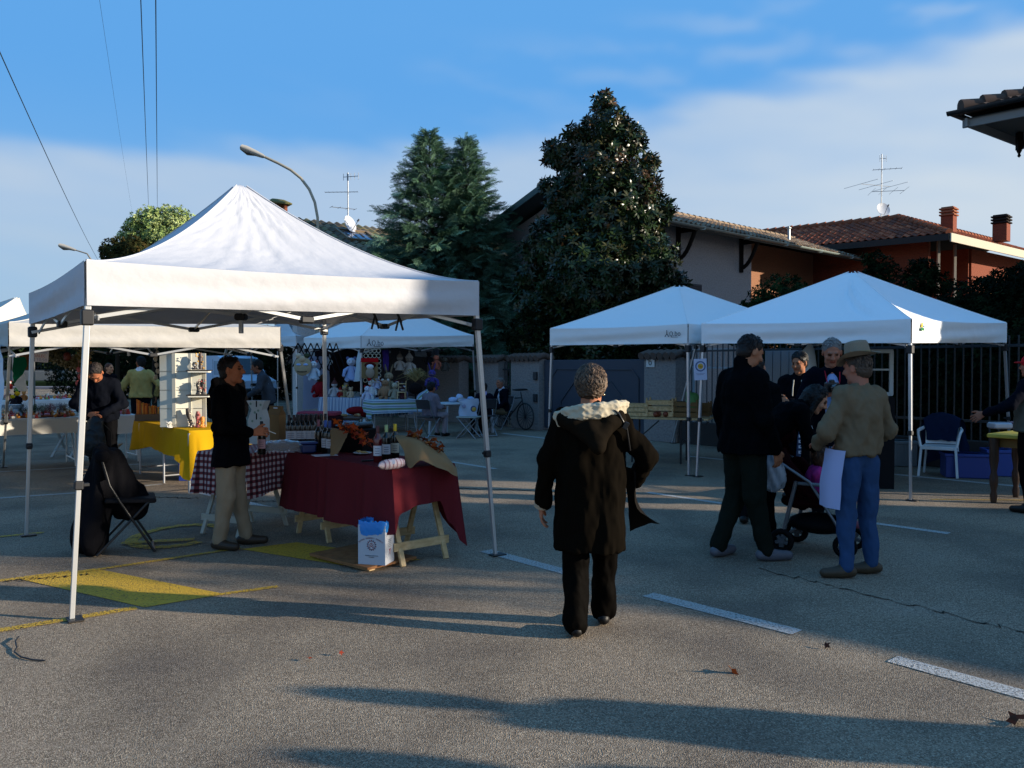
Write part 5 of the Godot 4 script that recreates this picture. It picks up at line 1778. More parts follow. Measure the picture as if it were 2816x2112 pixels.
func canopies() -> void:
	var metal := M("#c4c4c2", 0.35, 0.55)
	var wh := canvas("#c0c0c3")
	var near := canopy("nearest white canopy with steep peak, sunlit front and bowed roof", [V(-2.690, 1.981, -5.250), V(-0.283, 2.019, -6.950), V(-2.123, 2.073, -9.420), V(-4.491, 1.989, -7.740)], [V(-2.767, -0.000, -5.175), V(-0.141, 0.000, -6.954), V(-2.134, 0.000, -9.516), V(-4.562, 0.000, -7.751)], V(-2.402, 3.225, -7.350), 0.285, 1.62, wh,
		{"amp": 0.007, "wfreq": 4.0, "rad": 0.6, "sag": 0.03, "metal": metal, "low": 0.08, "seed": 4, "blunt": 0.5, "creases": [[0, 0.35, 0.42, 0.95, 0.007], [0, 0.55, 0.5, 0.9, 0.006], [0, 0.22, 0.4, 0.98, 0.007], [0, 0.68, 0.56, 0.97, -0.006], [0, 0.48, 0.46, 0.99, -0.006], [0, 0.82, 0.6, 0.9, 0.006], [3, 0.4, 0.6, 0.95, 0.01], [3, 0.7, 0.6, 0.95, -0.01]]})
	# clips hanging from its right side
	for q in [V(-1.189, 1.986, -7.200), V(-0.966, 1.968, -7.100)]:
		var b := MB.new()
		b.bar(q + V(0, 0.05, 0), q + V(-0.03, -0.07, 0), 0.016, 0.016)
		b.bar(q + V(0, 0.05, 0), q + V(0.035, -0.065, 0.01), 0.016, 0.016)
		b.bar(q + V(-0.02, 0.09, 0), q + V(0.02, 0.0, 0), 0.02, 0.02)
		solo("spring_clamp", b, M("#151517", 0.5), "black spring clamp on the nearest canopy's truss", "clamp", "black spring clamps on the truss")
	canopy("second white canopy, sunlit straight valance behind the nearest one at left", [V(-6.062, 1.834, -10.000), V(-3.216, 1.844, -11.500), V(-4.872, 1.905, -14.400), V(-8.397, 1.902, -12.900)], [V(-7.995, 0.000, -12.989), V(-3.469, 0.000, -13.292), V(-6.815, 0.000, -18.452), V(-11.212, 0.000, -16.339)], V(-5.751, 2.891, -12.200), 0.29, 1.4, canvas("#bdb9b2"), {"amp": 0.016, "metal": metal, "seed": 9, "low": 0.12})
	canopy("white canopy peak at the far left edge beyond the second canopy", [V(-9.239, 1.939, -13.500), V(-9.495, 2.106, -16.500), V(-11.941, 2.151, -19.000), V(-12.582, 2.014, -16.500)], [V(-10.411, 0.000, -15.046), V(-11.775, 0.000, -20.432), V(-13.862, 0.000, -22.007), V(-14.681, -0.000, -19.068)], V(-9.509, 2.938, -16.000), 0.3, 1.5, canvas("#c9c6bf"), {"amp": 0.02, "metal": metal, "seed": 12, "notruss": true})
	canopy("doll stall canopy, greyish white, in the shade at centre back", [V(-3.676, 2.028, -20.200), V(-1.043, 2.127, -22.500), V(-2.875, 2.158, -25.000), V(-5.715, 2.071, -22.800)], [V(-3.674, -0.000, -20.144), V(-0.950, 0.000, -22.351), V(-2.892, 0.000, -25.101), V(-5.608, 0.000, -22.889)], V(-3.297, 3.323, -22.400), 0.3, 1.15, canvas("#dfe3e4"), {"amp": 0.012, "seed": 15, "low": 0.12})
	canopy("bluish white canopy half hidden between the second canopy and the doll stall", [V(-6.503, 2.186, -25.000), V(-6.346, 2.288, -28.000), V(-8.76, 2.36, -31.00), V(-8.847, 2.256, -28.000)], [V(-6.457, 0.000, -24.882), V(-6.292, 0.000, -28.058), V(-8.80, 0.00, -31.11), V(-8.979, 0.000, -28.620)], V(-7.622, 3.162, -28.000), 0.32, 1.2, canvas("#cfd6dc"), {"amp": 0.02, "seed": 18})
	var t6 := canopy("left rear one of the two right canopies, rust stained valance, over the crate table", [V(2.556, 1.923, -12.050), V(4.990, 1.978, -14.100), V(3.671, 2.034, -16.200), V(0.653, 1.946, -14.100)], [V(2.569, 0.000, -12.004), V(5.118, 0.000, -14.150), V(3.296, -0.000, -17.021), V(0.618, 0.000, -14.150)], V(2.837, 2.975, -14.100), 0.285, 1.06, canvas("#e8eaea"), {"amp": 0.006, "sag": 0.04, "seed": 21, "low": 0.04})
	var t7 := canopy("front right canopy with coloured emblem over the group of people", [V(4.715, 1.868, -9.800), V(7.147, 1.935, -12.000), V(5.160, 1.980, -14.200), V(2.730, 1.920, -11.930)], [V(4.719, 0.000, -9.778), V(7.405, 0.000, -12.263), V(5.589, 0.000, -15.454), V(2.661, 0.000, -11.904)], V(4.968, 2.988, -12.100), 0.285, 1.06, canvas("#f0f1f2"), {"amp": 0.008, "sag": 0.05, "seed": 24, "low": 0.04, "creases": [[3, 0.9, 0.65, 0.9, 0.03], [3, 0.86, 0.6, 0.85, -0.02], [3, 0.95, 0.72, 0.95, 0.02], [3, 0.8, 0.55, 0.8, 0.018]]})
	# small printed marks on the valances
	for q in [[t6, V(2.313, 2.067, -12.300), V(2.555, 2.057, -12.050), 0.075], [near, Vector3.ZERO, Vector3.ZERO, 0.0]]:
		if q[3] > 0.0: maker_mark(q[0], q[1], q[2], q[3])
	maker_mark(get_node("canopy_003"), V(-3.513, 2.155, -20.300), V(-1.042, 2.215, -22.500), 0.13)
	var at: Vector3 = V(4.911, 2.062, -9.980) - t7.position
	var dx: Vector3 = (V(7.144, 2.156, -12.000) - V(4.713, 2.054, -9.800))
	dx.y = 0
	dx = dx.normalized()
	var nz := dx.cross(Vector3.UP)
	var lb := Basis(dx, Vector3.UP, nz)
	for s in [["#d8b84a", [Vector2(-0.05, 0.0), Vector2(-0.03, 0.05), Vector2(0.0, 0.06), Vector2(0.0, 0.0)]], ["#3f7d4d", [Vector2(-0.05, -0.04), Vector2(-0.05, -0.005), Vector2(0.03, -0.005), Vector2(0.05, -0.04)]], ["#3d6fa8", [Vector2(0.005, 0.005), Vector2(0.005, 0.025), Vector2(0.05, 0.015), Vector2(0.05, 0.0)]]]:
		var b := MB.new()
		b.prism(PackedVector2Array(s[1]), 0.003, Transform3D(lb, at + nz * 0.03))
		obj("emblem", b, M(s[0], 0.7), t7)

func maker_mark(t: Node3D, a: Vector3, b: Vector3, h: float) -> void:
	var d := b - a
	d.y = 0
	d = d.normalized()
	var bs := Basis(d, Vector3.UP, d.cross(Vector3.UP))
	var p := a - t.position + bs.z * 0.03
	text_on(t, "Q.bo", p + d * h * 1.9, bs, h, "#26262a")
	var m := MB.new()
	m.tube([p + V(0, h * 0.8, 0), p + V(0, -h * 0.1, 0)], h * 0.07, 5)
	m.tube([p - d * h * 0.45 - V(0, h * 0.5, 0), p + V(0, h * 0.1, 0), p + d * h * 0.45 - V(0, h * 0.5, 0)], h * 0.08, 5)
	m.bar(p + d * h * 1.0 - V(0, h * 0.62, 0), p + d * h * 2.6 - V(0, h * 0.62, 0), 0.004, h * 0.07)
	obj("printed_mark", m, M("#26262a", 0.7), t)

# ---------------------------------------------------------------- stall furniture
func trestle(t: Node3D, a: Vector3, b: Vector3, h: float, spread: float, m: Material, bar := 0.045) -> void:
	# an A-shaped trestle with its beam from a to b
	var d = (b - a).normalized()
	var n = V(-d.z, 0, d.x)
	var top = MB.new()
	top.bar(a + V(0, h - 0.04, 0), b + V(0, h - 0.04, 0), bar, 0.08)
	obj("beam", top, m, t)
	for e in [a + d * 0.06, b - d * 0.06]:
		for s in [-1.0, 1.0]:
			var l = MB.new()
			l.bar(e + V(0, h - 0.02, 0) + n * s * 0.03, e + n * s * spread, bar, bar * 0.6, n)
			obj("leg", l, m, t)
	for s in [-1.0, 1.0]:
		var r = MB.new()
		var q = V(0, h * 0.2, 0) + n * s * spread * 0.83
		r.bar(a + q, b + q, bar * 0.55, bar * 1.5)
		obj("rail", r, m, t)

func loop_at(c: Array, p: float, grow: float) -> Vector3:   # point on the outline of a table top, p in 0..4
	p = fposmod(p, 4.0)
	var k = int(p)
	var f = p - k
	var q: Vector3 = (c[k] as Vector3).lerp(c[(k + 1) % 4], f)
	return q

func drape(called: String, parent: Node, c: Array, h: float, drops: Array, m: Material, o := {}) -> MeshInstance3D:
	# a cloth over the table top c (height h); drops: [outline position 0..4, hang]
	var b = MB.new()
	var fn = noise(2.2, FastNoiseLite.TYPE_SIMPLEX_SMOOTH, 2, o.get("seed", 5))
	var ctr: Vector3 = (c[0] + c[1] + c[2] + c[3]) * 0.25
	var N = 160
	var R = 12
	var rows = []
	for j in R + 1: rows.append([])
	var uvs = []
	var len = 0.0
	var prev: Vector3 = c[0]
	var amp: float = o.get("amp", 0.02)
	for i in N + 1:
		var p = 4.0 * i / N
		var q = loop_at(c, p, 0.0)
		len += (q - prev).length()
		prev = q
		var k = 0
		while k < drops.size() - 2 and drops[k + 1][0] <= p: k += 1
		var f = clampf((p - drops[k][0]) / maxf(drops[k + 1][0] - drops[k][0], 0.001), 0, 1)
		f = f * f * (3.0 - 2.0 * f)
		var drop: float = lerpf(drops[k][1], drops[k + 1][1], f)
		var corner = 1.0 - clampf(absf(p - roundf(p)) * 9.0, 0.0, 1.0)
		var k0 = int(fposmod(p, 4.0))
		var e: Vector3 = (c[(k0 + 1) % 4] - c[k0]).normalized()
		var n = e.cross(Vector3.UP)
		if n.dot(q - ctr) < 0: n = -n
		var out = n.lerp((q - ctr).normalized(), corner * 0.8).normalized()
		var wob = fn.get_noise_2d(len * 1.6 + 20.0, 3.0)
		var pl = sin(len * o.get("pleats", 16.0) + 3.0 * wob)
		for j in R + 1:
			var v = float(j) / R
			var s = 0.012 * minf(1.0, v * 8.0) + v * (amp * (0.6 + pl * 0.9 + wob) + corner * 0.06 * o.get("flare", 1.0)) * minf(1.0, drop / 0.3)
			rows[j].append(V(q.x, h + 0.004 - maxf(0.0, drop * v - 0.004 * (1.0 - v)), q.z) + out * s)
		uvs.append(len)
	b.sheet(rows)
	for j in R + 1:
		for i in N + 1:
			b.uv[j * (N + 1) + i] = Vector2(uvs[i], rows[0][i].y - rows[j][i].y)
	var T = []
	for j in 9:
		var row = []
		for i in 17:
			var l: Vector3 = c[0].lerp(c[3], j / 8.0)
			var r: Vector3 = c[1].lerp(c[2], j / 8.0)
			var q = l.lerp(r, i / 16.0)
			row.append(V(q.x, h + 0.004 + 0.003 * fn.get_noise_2d(q.x * 5, q.z * 5), q.z))
		T.append(row)
	var f0 = b.v.size()
	b.sheet(T, Vector2((c[1] - c[0]).length(), (c[3] - c[0]).length()))
	for i in range(f0, b.v.size()):
		if b.n[i].y < 0: b.n[i] = -b.n[i]
	var foot = V(ctr.x, 0, ctr.z)
	for i in b.v.size(): b.v[i] -= foot if parent == self else Vector3.ZERO
	var ob = obj(called, b, m, parent)
	if parent == self: ob.position = foot
	return ob

func grid_cloth(rows: Array, sub := 6, amp := 0.008, sd := 3) -> MB:   # a cloth through a few given points
	var fn = noise(6.0, FastNoiseLite.TYPE_SIMPLEX_SMOOTH, 2, sd)
	var R = rows.size()
	var C: int = rows[0].size()
	var out = []
	for j in (R - 1) * sub + 1:
		var v = float(j) / sub
		var a = mini(int(v), R - 2)
		var line = []
		for i in C:
			var p0: Vector3 = rows[maxi(a - 1, 0)][i]
			var p3: Vector3 = rows[mini(a + 2, R - 1)][i]
			line.append((rows[a][i] as Vector3).cubic_interpolate(rows[a + 1][i], p0, p3, v - a))
		var row = []
		for i in (C - 1) * sub + 1:
			var u = float(i) / sub
			var k = mini(int(u), C - 2)
			var q: Vector3 = (line[k] as Vector3).cubic_interpolate(line[k + 1], line[maxi(k - 1, 0)], line[mini(k + 2, C - 1)], u - k)
			row.append(q + V(fn.get_noise_3dv(q), fn.get_noise_3dv(q + V(9, 0, 0)), fn.get_noise_3dv(q + V(0, 9, 0))) * amp)
		out.append(row)
	var b = MB.new()
	b.sheet(out)
	return b

func cloth(hex: String, rough := 0.95, scale := 6.0) -> StandardMaterial3D:
	return M(hex, rough, 0.0, {"normal_enabled": true, "normal_texture": weave, "normal_scale": 0.5, "uv1_triplanar": true, "uv1_world_triplanar": true, "uv1_scale": Vector3.ONE * scale})

func checks(a: String, b: String, c: String, n: int, px: int) -> ImageTexture:
	var im = Image.create(n * px, n * px, false, Image.FORMAT_RGB8)
	for y in n:
		for x in n:
			var k = (x % 2) + (y % 2)
			im.fill_rect(Rect2i(x * px, y * px, px, px), Color([a, b, c][k]))
	return image_tex(im)

func stripes(cols: Array) -> ImageTexture:   # [hex, width] along v
	var hgt = 0
	for c in cols: hgt += c[1]
	var im = Image.create(8, hgt, false, Image.FORMAT_RGB8)
	var y = 0
	for c in cols:
		im.fill_rect(Rect2i(0, y, 8, c[1]), Color(c[0]))
		y += c[1]
	return image_tex(im)

# ---------------------------------------------------------------- bottles, crates, chairs
func bottle(label: String, at: Vector3, glass: String, foil: String, paper: String, face := 0.0, group := "") -> Node3D:
	var t = thing("wine_bottle", label, "bottle", at, face, group)
	var b = MB.new()
	b.lathe([Vector2(0, 0.002), Vector2(0.034, 0.0), Vector2(0.0375, 0.006), Vector2(0.0375, 0.185), Vector2(0.034, 0.205), Vector2(0.018, 0.232), Vector2(0.0145, 0.245), Vector2(0.0142, 0.3), Vector2(0, 0.3)], Transform3D(), 18)
	obj("glass", b, M(glass, 0.12, 0.0, {"metallic_specular": 0.6}), t)
	var f = MB.new()
	f.lathe([Vector2(0.0152, 0.238), Vector2(0.0152, 0.302), Vector2(0.0135, 0.305), Vector2(0, 0.306)], Transform3D(), 14)
	obj("capsule", f, M(foil, 0.35, 0.2), t)
	if paper != "":
		var p = MB.new()
		var r0 = []
		var r1 = []
		for i in 13:
			var a = -1.15 + 2.3 * i / 12.0
			r0.append(V(sin(a) * 0.0382, 0.055, cos(a) * 0.0382))
			r1.append(V(sin(a) * 0.0382, 0.14, cos(a) * 0.0382))
		p.sheet([r1, r0])
		var pl = obj("paper_label", p, M(paper, 0.7), t)
		var d = MB.new()
		for k in 3:
			var rr = []
			var rs = []
			for i in 7:
				var a = -0.55 + 1.1 * i / 6.0
				rr.append(V(sin(a) * 0.0386, 0.118 - k * 0.02, cos(a) * 0.0386))
				rs.append(V(sin(a) * 0.0386, 0.113 - k * 0.02, cos(a) * 0.0386))
			d.sheet([rr, rs])
		obj("print", d, M("#6c6670", 0.7), pl)
	return t

func crate(label: String, at: Vector3, turn: float, size: Vector3, m: Material, slats: int) -> void:
	var t = thing("wooden_crate", label, "crate", at, turn, "fruit crates on the trestle table")
	for s in [-1.0, 1.0]:
		for k in slats:
			var b = MB.new()
			var y = size.y * (k + 0.5) / slats
			b.box(V(0, y, s * size.z * 0.5), V(size.x, size.y / slats * 0.8, 0.008), Basis(), 0.002)
			obj("slat", b, m, t)
			var e = MB.new()
			e.box(V(s * size.x * 0.5, y, 0), V(0.008, size.y / slats * 0.8, size.z), Basis(), 0.002)
			obj("slat", e, m, t)
		for q in [-1.0, 1.0]:
			var c = MB.new()
			c.box(V(s * (size.x * 0.5 - 0.016), size.y * 0.55, q * (size.z * 0.5 - 0.016)), V(0.025, size.y * 1.15, 0.025), Basis(), 0.003)
			obj("corner_post", c, m, t)
	for k in 4:
		var b = MB.new()
		b.box(V(size.x * (k - 1.5) * 0.25, 0.006, 0), V(size.x * 0.22, 0.007, size.z), Basis(), 0.002)
		obj("base_slat", b, m, t)

func folding_chair(label: String, at: Vector3, turn: float, frame: Material, pad: Material, group := "") -> Node3D:
	# faces +z
	var t = thing("folding_chair", label, "chair", at, turn, group)
	for s in [-0.21, 0.21]:
		var a = MB.new()
		a.tube([V(s, 0.015, 0.2), V(s, 0.45, -0.06), V(s, 0.6, -0.14), V(s, 0.84, -0.2)], 0.011, 7)
		obj("front_leg", a, frame, t)
		var b = MB.new()
		b.tube([V(s * 0.9, 0.44, 0.16), V(s * 0.9, 0.015, -0.24)], 0.011, 7)
		obj("rear_leg", b, frame, t)
	for q in [[V(-0.21, 0.02, 0.2), V(0.21, 0.02, 0.2)], [V(-0.19, 0.02, -0.24), V(0.19, 0.02, -0.24)], [V(-0.21, 0.84, -0.2), V(0.21, 0.84, -0.2)]]:
		var r = MB.new()
		r.tube([q[0], q[1]], 0.011, 7)
		obj("stretcher", r, frame, t)
	var s = MB.new()
	s.box(V(0, 0.455, 0.02), V(0.4, 0.04, 0.4), Basis(Vector3.RIGHT, 0.05), 0.018)
	obj("seat", s, pad, t)
	var k = MB.new()
	var rows = []
	for j in 4:
		var row = []
		for i in 9:
			var u = i / 8.0 - 0.5
			row.append(V(u * 0.43, 0.64 + j * 0.07, -0.155 - j * 0.016 - 0.03 * (1.0 - 4.0 * u * u)))
		rows.append(row)
	k.sheet(rows)
	obj("backrest", k, pad, t)
	return t

func metal_table(t: Node3D, c: Array, h: float, m: Material, board: Material, foot_rails := true) -> void:
	var ctr: Vector3 = (c[0] + c[1] + c[2] + c[3]) * 0.25
	var tb = MB.new()
	var d: Vector3 = (c[1] - c[0])
	var n: Vector3 = (c[3] - c[0])
	tb.box(ctr + V(0, h - 0.015, 0), V(d.length(), 0.03, n.length()), Basis(d.normalized(), Vector3.UP, d.normalized().cross(Vector3.UP)), 0.005)
	obj("table_top", tb, board, t)
	for k in 4:
		var q: Vector3 = (c[k] as Vector3).lerp(ctr, 0.08)
		var l = MB.new()
		l.tube([q + V(0, h - 0.03, 0), q], 0.014, 8)
		obj("leg", l, m, t)
	if foot_rails:
		for e in [[0, 3], [1, 2]]:
			var r = MB.new()
			var p: Vector3 = (c[e[0]] as Vector3).lerp(ctr, 0.08) + V(0, 0.1, 0)
			var q: Vector3 = (c[e[1]] as Vector3).lerp(ctr, 0.08) + V(0, 0.1, 0)
			r.tube([p, q], 0.012, 7)
			r.tube([p.lerp(q, 0.1), p.lerp(q, 0.55) + V(0, h - 0.15, 0)], 0.01, 6)
			obj("brace", r, m, t)

func autumn_leaf(t: Node3D, p: Vector3, s: float, hex: String) -> void:
	var b = MB.new()
	var out = []
	for i in 11:
		var a = PI * 2.0 * i / 10.0
		out.append(V(cos(a), 0, sin(a)) * s * (1.0 if i % 2 == 0 else 0.45) + V(0, 0.2 * s * cos(a * 2.0), 0))
	var m = Transform3D(Basis.from_euler(V(rng.randf_range(-1, 1), rng.randf() * TAU, rng.randf_range(-1, 1))), p)
	b.xf = m
	var c = b.pt(Vector3.ZERO, Vector3.UP)
	for q in out: b.pt(q, Vector3.UP)
	for i in 10: b.tri(c, c + 1 + i, c + 2 + i)
	obj("leaf", b, M(hex, 0.7, 0.0, {"backlight_enabled": true, "backlight": Color(0.25, 0.1, 0.05)}), t)

func garland(label: String, pts: Array, n: int, hexes: Array, s: float, sd: int) -> void:
	rng.seed = sd
	var t = thing("leaf_garland", label, "garland", pts[0])
	var v = MB.new()
	v.tube(pts.map(func(q): return q - pts[0]), 0.006, 5)
	obj("stem", v, M("#4a3020", 0.9), t)
	for i in n:
		var f = (pts.size() - 1) * (i + 0.5) / n
		var k = int(f)
		var q: Vector3 = pts[k].lerp(pts[k + 1], f - k) - pts[0]
		autumn_leaf(t, q + V(rng.randfn(), rng.randfn() + 0.4, rng.randfn()) * s * 0.55, s * rng.randf_range(0.6, 1.2), hexes[rng.randi() % hexes.size()])

func wine_stall() -> void:
	var h = 0.78
	var c = [V(-0.946, 0.780, -6.509), V(-0.522, 0.780, -6.749), Vector3.ZERO, V(-2.133, 0.780, -7.856)]
	for i in 4: c[i].y = 0
	var long: Vector3 = (c[3] - c[0]).normalized()
	c[1] = c[0] + V(-long.z, 0, long.x) * 0.62 * signf(-long.z)
	c[2] = c[1] + c[3] - c[0]
	var ctr: Vector3 = (c[0] + c[2]) * 0.5
	var t = thing("trestle_table", "wooden trestle table hidden under the dark red cloth", "table", ctr)
	var L: Array = c.map(func(q): return q - ctr)
	var bd = MB.new()
	var d: Vector3 = (L[3] - L[0]).normalized()
	bd.box(V(0, h - 0.013, 0), V((L[1] - L[0]).length(), 0.025, (L[3] - L[0]).length()), Basis((L[1] - L[0]).normalized(), Vector3.UP, (L[1] - L[0]).normalized().cross(Vector3.UP)), 0.004)
	obj("table_top", bd, wood, t)
	trestle(t, L[0].lerp(L[3], 0.16).lerp(L[1].lerp(L[2], 0.16), 0.06), L[1].lerp(L[2], 0.16).lerp(L[0].lerp(L[3], 0.16), 0.06), h - 0.025, 0.3, wood)
	trestle(t, L[0].lerp(L[3], 0.82).lerp(L[1].lerp(L[2], 0.82), 0.06), L[1].lerp(L[2], 0.82).lerp(L[0].lerp(L[3], 0.82), 0.06), h - 0.025, 0.3, wood)
	var red = cloth("#652329", 0.9)
	tag(drape("tablecloth", self, c, h, [[0, 0.5], [0.06, 0.36], [0.3, 0.3], [0.75, 0.3], [0.93, 0.5], [1.0, 0.69], [1.06, 0.62], [1.2, 0.34], [2, 0.36], [3.0, 0.52], [3.5, 0.53], [3.93, 0.53], [4.0, 0.5]], red, {"amp": 0.038, "pleats": 10.0, "flare": 1.5}), "dark red cloth over the wine table with one corner hanging low", "tablecloth")
	# checked table behind
	var k = [V(-2.452, 0.780, -7.671), V(-2.148, 0.780, -8.326), Vector3.ZERO, Vector3.ZERO]
	for i in 2: k[i].y = 0
	var kd: Vector3 = (k[1] - k[0])
	k[1] = k[0] + kd.normalized() * 1.75
	var kn = V(kd.z, 0, -kd.x).normalized()
	if kn.z > 0: kn = -kn
	k[2] = k[1] + kn * 0.62
	k[3] = k[0] + kn * 0.62
	var kc: Vector3 = (k[0] + k[2]) * 0.5
	var t2 = thing("trestle_table", "white trestle table under the small checked cloth behind the vested man", "table", kc)
	var K: Array = k.map(func(q): return q - kc)
	var b2 = MB.new()
	b2.box(V(0, h - 0.013, 0), V(1.75, 0.025, 0.62), Basis(kd.normalized(), Vector3.UP, kd.normalized().cross(Vector3.UP)), 0.004)
	obj("table_top", b2, wood, t2)
	var pale = M("#b7b2a2", 0.7)
	trestle(t2, K[0].lerp(K[1], 0.17).lerp(K[3].lerp(K[2], 0.17), 0.05), K[3].lerp(K[2], 0.17).lerp(K[0].lerp(K[1], 0.17), 0.05), h - 0.025, 0.34, pale, 0.042)
	trestle(t2, K[0].lerp(K[1], 0.84).lerp(K[3].lerp(K[2], 0.84), 0.05), K[3].lerp(K[2], 0.84).lerp(K[0].lerp(K[1], 0.84), 0.05), h - 0.025, 0.34, pale, 0.042)
	var ging = StandardMaterial3D.new()
	ging.albedo_texture = checks("#c7b6b3", "#7d3a40", "#3c1418", 4, 16)
	ging.uv1_scale = Vector3.ONE * 9.0
	ging.texture_filter = BaseMaterial3D.TEXTURE_FILTER_LINEAR_WITH_MIPMAPS
	ging.roughness = 0.95
	tag(drape("tablecloth", self, k, h, [[0, 0.42], [0.3, 0.38], [0.9, 0.38], [1, 0.4], [2, 0.36], [3, 0.4], [3.6, 0.4], [4, 0.42]], ging, {"amp": 0.016, "seed": 8}), "dark red and white checked cloth over the table behind the vested man", "tablecloth")
	# bottles on the red cloth
	bottle("rose wine bottle with white label, leftmost of three at the table's near end", V(-1.135, 0.786, -6.994), "#5a1518", "#4d1a1c", "#d3d0d4", 0.0)
	bottle("dark wine bottle with pale green cap, middle of three at the near end", V(-1.082, 0.786, -7.126), "#0f140e", "#9db37a", "#d9d8dc", 0.1)
	bottle("dark wine bottle with bright yellow capsule", V(-1.023, 0.786, -7.240), "#10140f", "#d6b21e", "#c9c3ae", 0.1)
	bottle("dark wine bottle without visible label, left of the pair by the brown sackcloth", V(-1.823, 0.786, -7.799), "#14100e", "#7d4450", "", 0.0)
	bottle("dark wine bottle with tall white label, blue capsule, by the brown sackcloth", V(-1.737, 0.786, -7.707), "#0d0f0d", "#2c55a8", "#c9c9cf", -0.2)
	bottle("dark wine bottle in front of the sackcloth, nearest of the blue topped pair", V(-1.684, 0.786, -7.642), "#0d0f0d", "#1f3c7c", "#bfc0c6", 0.2)
	# dark bottles massed on the checked table
	rng.seed = 4
	var n = 0
	for r in 3:
		for i in 6:
			var p: Vector3 = (V(-2.312, 0.786, -8.580)).lerp(V(-2.067, 0.786, -8.613), i / 5.0 + 0.08 * (r % 2)) + kd.normalized() * r * 0.1
			p.y = h + 0.006
			bottle("dark red wine bottle in the massed rows on the checked table", p, "#0e0d0c", ["#26141a", "#2b1216", "#1c1c20"][n % 3], "#b9babf" if r == 0 else "", rng.randf_range(-0.5, 0.5), "dark wine bottles massed on the checked table")
			n += 1
	var kb = thing("gift_box", "tall brown cardboard bottle carrier with handle on the checked table", "box", V(-2.539, 0.786, -8.917), -0.55)
	var bx = MB.new()
	bx.box(V(0, 0.145, 0), V(0.19, 0.29, 0.1), Basis(), 0.003)
	obj("box", bx, M("#8a6843", 0.85), kb)
	var gb = MB.new()
	gb.prism(PackedVector2Array([Vector2(-0.05, 0), Vector2(0.05, 0), Vector2(0.012, 0.055), Vector2(0.012, 0.09), Vector2(-0.012, 0.09), Vector2(-0.012, 0.055)]), 0.188, Transform3D(Basis(V(0, 0, 1), Vector3.UP, V(-1, 0, 0)), V(0, 0.291, 0)))
	obj("folded_top", gb, M("#7d5d3c", 0.85), kb)
	var hh = MB.new()
	hh.box(V(0, 0.36, 0), V(0.075, 0.026, 0.027), Basis(), 0.008)
	obj("handle_slot", hh, M("#cfd4da", 0.7), kb)
	var ws = thing("bottle_bag", "white notched paper wine carrier with grey print and black slots", "bag", V(-2.629, 0.786, -8.613), -0.3)
	var wp = MB.new()
	wp.prism(PackedVector2Array([Vector2(-0.1, 0), Vector2(0.09, 0), Vector2(0.09, 0.26), Vector2(0.06, 0.36), Vector2(0.1, 0.45), Vector2(-0.12, 0.45), Vector2(-0.06, 0.36), Vector2(-0.1, 0.26)]), 0.1, Transform3D(Basis(), V(0, 0.001, 0)))
	obj("carton", wp, M("#b9bdbb", 0.8), ws)
	for q in [0.42, 0.29]:
		var sl = MB.new()
		sl.box(V(0.0, q, 0.0515), V(0.014, 0.065, 0.003))
		obj("slot", sl, M("#0f0f10", 0.9), ws)
	for q in [[-0.07, 0.42], [0.05, 0.41], [0.02, 0.35], [-0.02, 0.33], [0.05, 0.27], [-0.05, 0.24], [0.03, 0.18], [-0.03, 0.15], [0.05, 0.1]]:
		var pr = MB.new()
		pr.lathe([Vector2(0, 0.0004), Vector2(0.014, 0.0)], Transform3D(Basis(Vector3.RIGHT, PI / 2), V(q[0], q[1], 0.0512)), 7)
		obj("print", pr, M("#7c9488", 0.8), ws)
	bottle("dark bottle with pink white label beside the vested man's waist", V(-2.301, 0.786, -7.603), "#101010", "#101012", "#b98f92", 0.2)
	# small things on the tables
	var tub = thing("plastic_tub", "small dark blue plastic tub at the red table's corner", "tub", V(-1.897, 0.786, -7.707), 0.4)
	var tm = MB.new()
	tm.box(V(0, 0.045, 0), V(0.14, 0.09, 0.11), Basis(), 0.02)
	obj("tub", tm, M("#16295c", 0.4), tub)
	var tl = MB.new()
	tl.box(V(0, 0.098, 0), V(0.155, 0.018, 0.125), Basis(), 0.008)
	obj("lid", tl, M("#1c3676", 0.4), tub)
	var pp = MB.new()
	pp.box(V(-1.704, 0.787, -7.519), V(0.21, 0.004, 0.15), Basis(Vector3.UP, 0.5), 0.001)
	solo("paper_sheet", pp, M("#c9ccd6", 0.8), "white papers lying at the edge of the red cloth", "paper")
	var pl = thing("snack_plate", "white plate with crackers between the bottle groups", "plate", V(-1.374, 0.786, -7.603))
	var pm = MB.new()
	pm.lathe([Vector2(0, 0.004), Vector2(0.05, 0.004), Vector2(0.085, 0.014), Vector2(0.085, 0.018), Vector2(0.05, 0.008), Vector2(0, 0.008)], Transform3D(), 20)
	obj("plate", pm, M("#c9cdd2", 0.4), pl)
	for q in [[0.01, 0.0, 0.3], [-0.03, 0.02, 1.1], [0.035, -0.02, 2.0]]:
		var cm = MB.new()
		cm.box(V(q[0], 0.02 + q[1] * 0.4, q[1]), V(0.05, 0.012, 0.03), Basis(Vector3.UP, q[2]) * Basis(Vector3.RIGHT, 0.3), 0.004)
		obj("cracker", cm, M("#b59661", 0.8), pl)
	var kn2 = MB.new()
	kn2.bar(V(-1.275, 0.792, -7.007), V(-1.179, 0.792, -7.073), 0.018, 0.012)
	kn2.bar(V(-1.179, 0.792, -7.073), V(-1.145, 0.792, -7.096), 0.008, 0.006)
	solo("knife", kn2, M("#121214", 0.4), "black handled knife lying on the red cloth", "knife")
	var sa = thing("salami", "salami in white netting with red print lying at the table corner", "sausage", V(-0.945, 0.830, -6.390))
	var sp: Vector3 = V(-1.033, 0.825, -6.402) - sa.position
	var sq: Vector3 = V(-0.862, 0.830, -6.586) - sa.position
	var sm = MB.new()
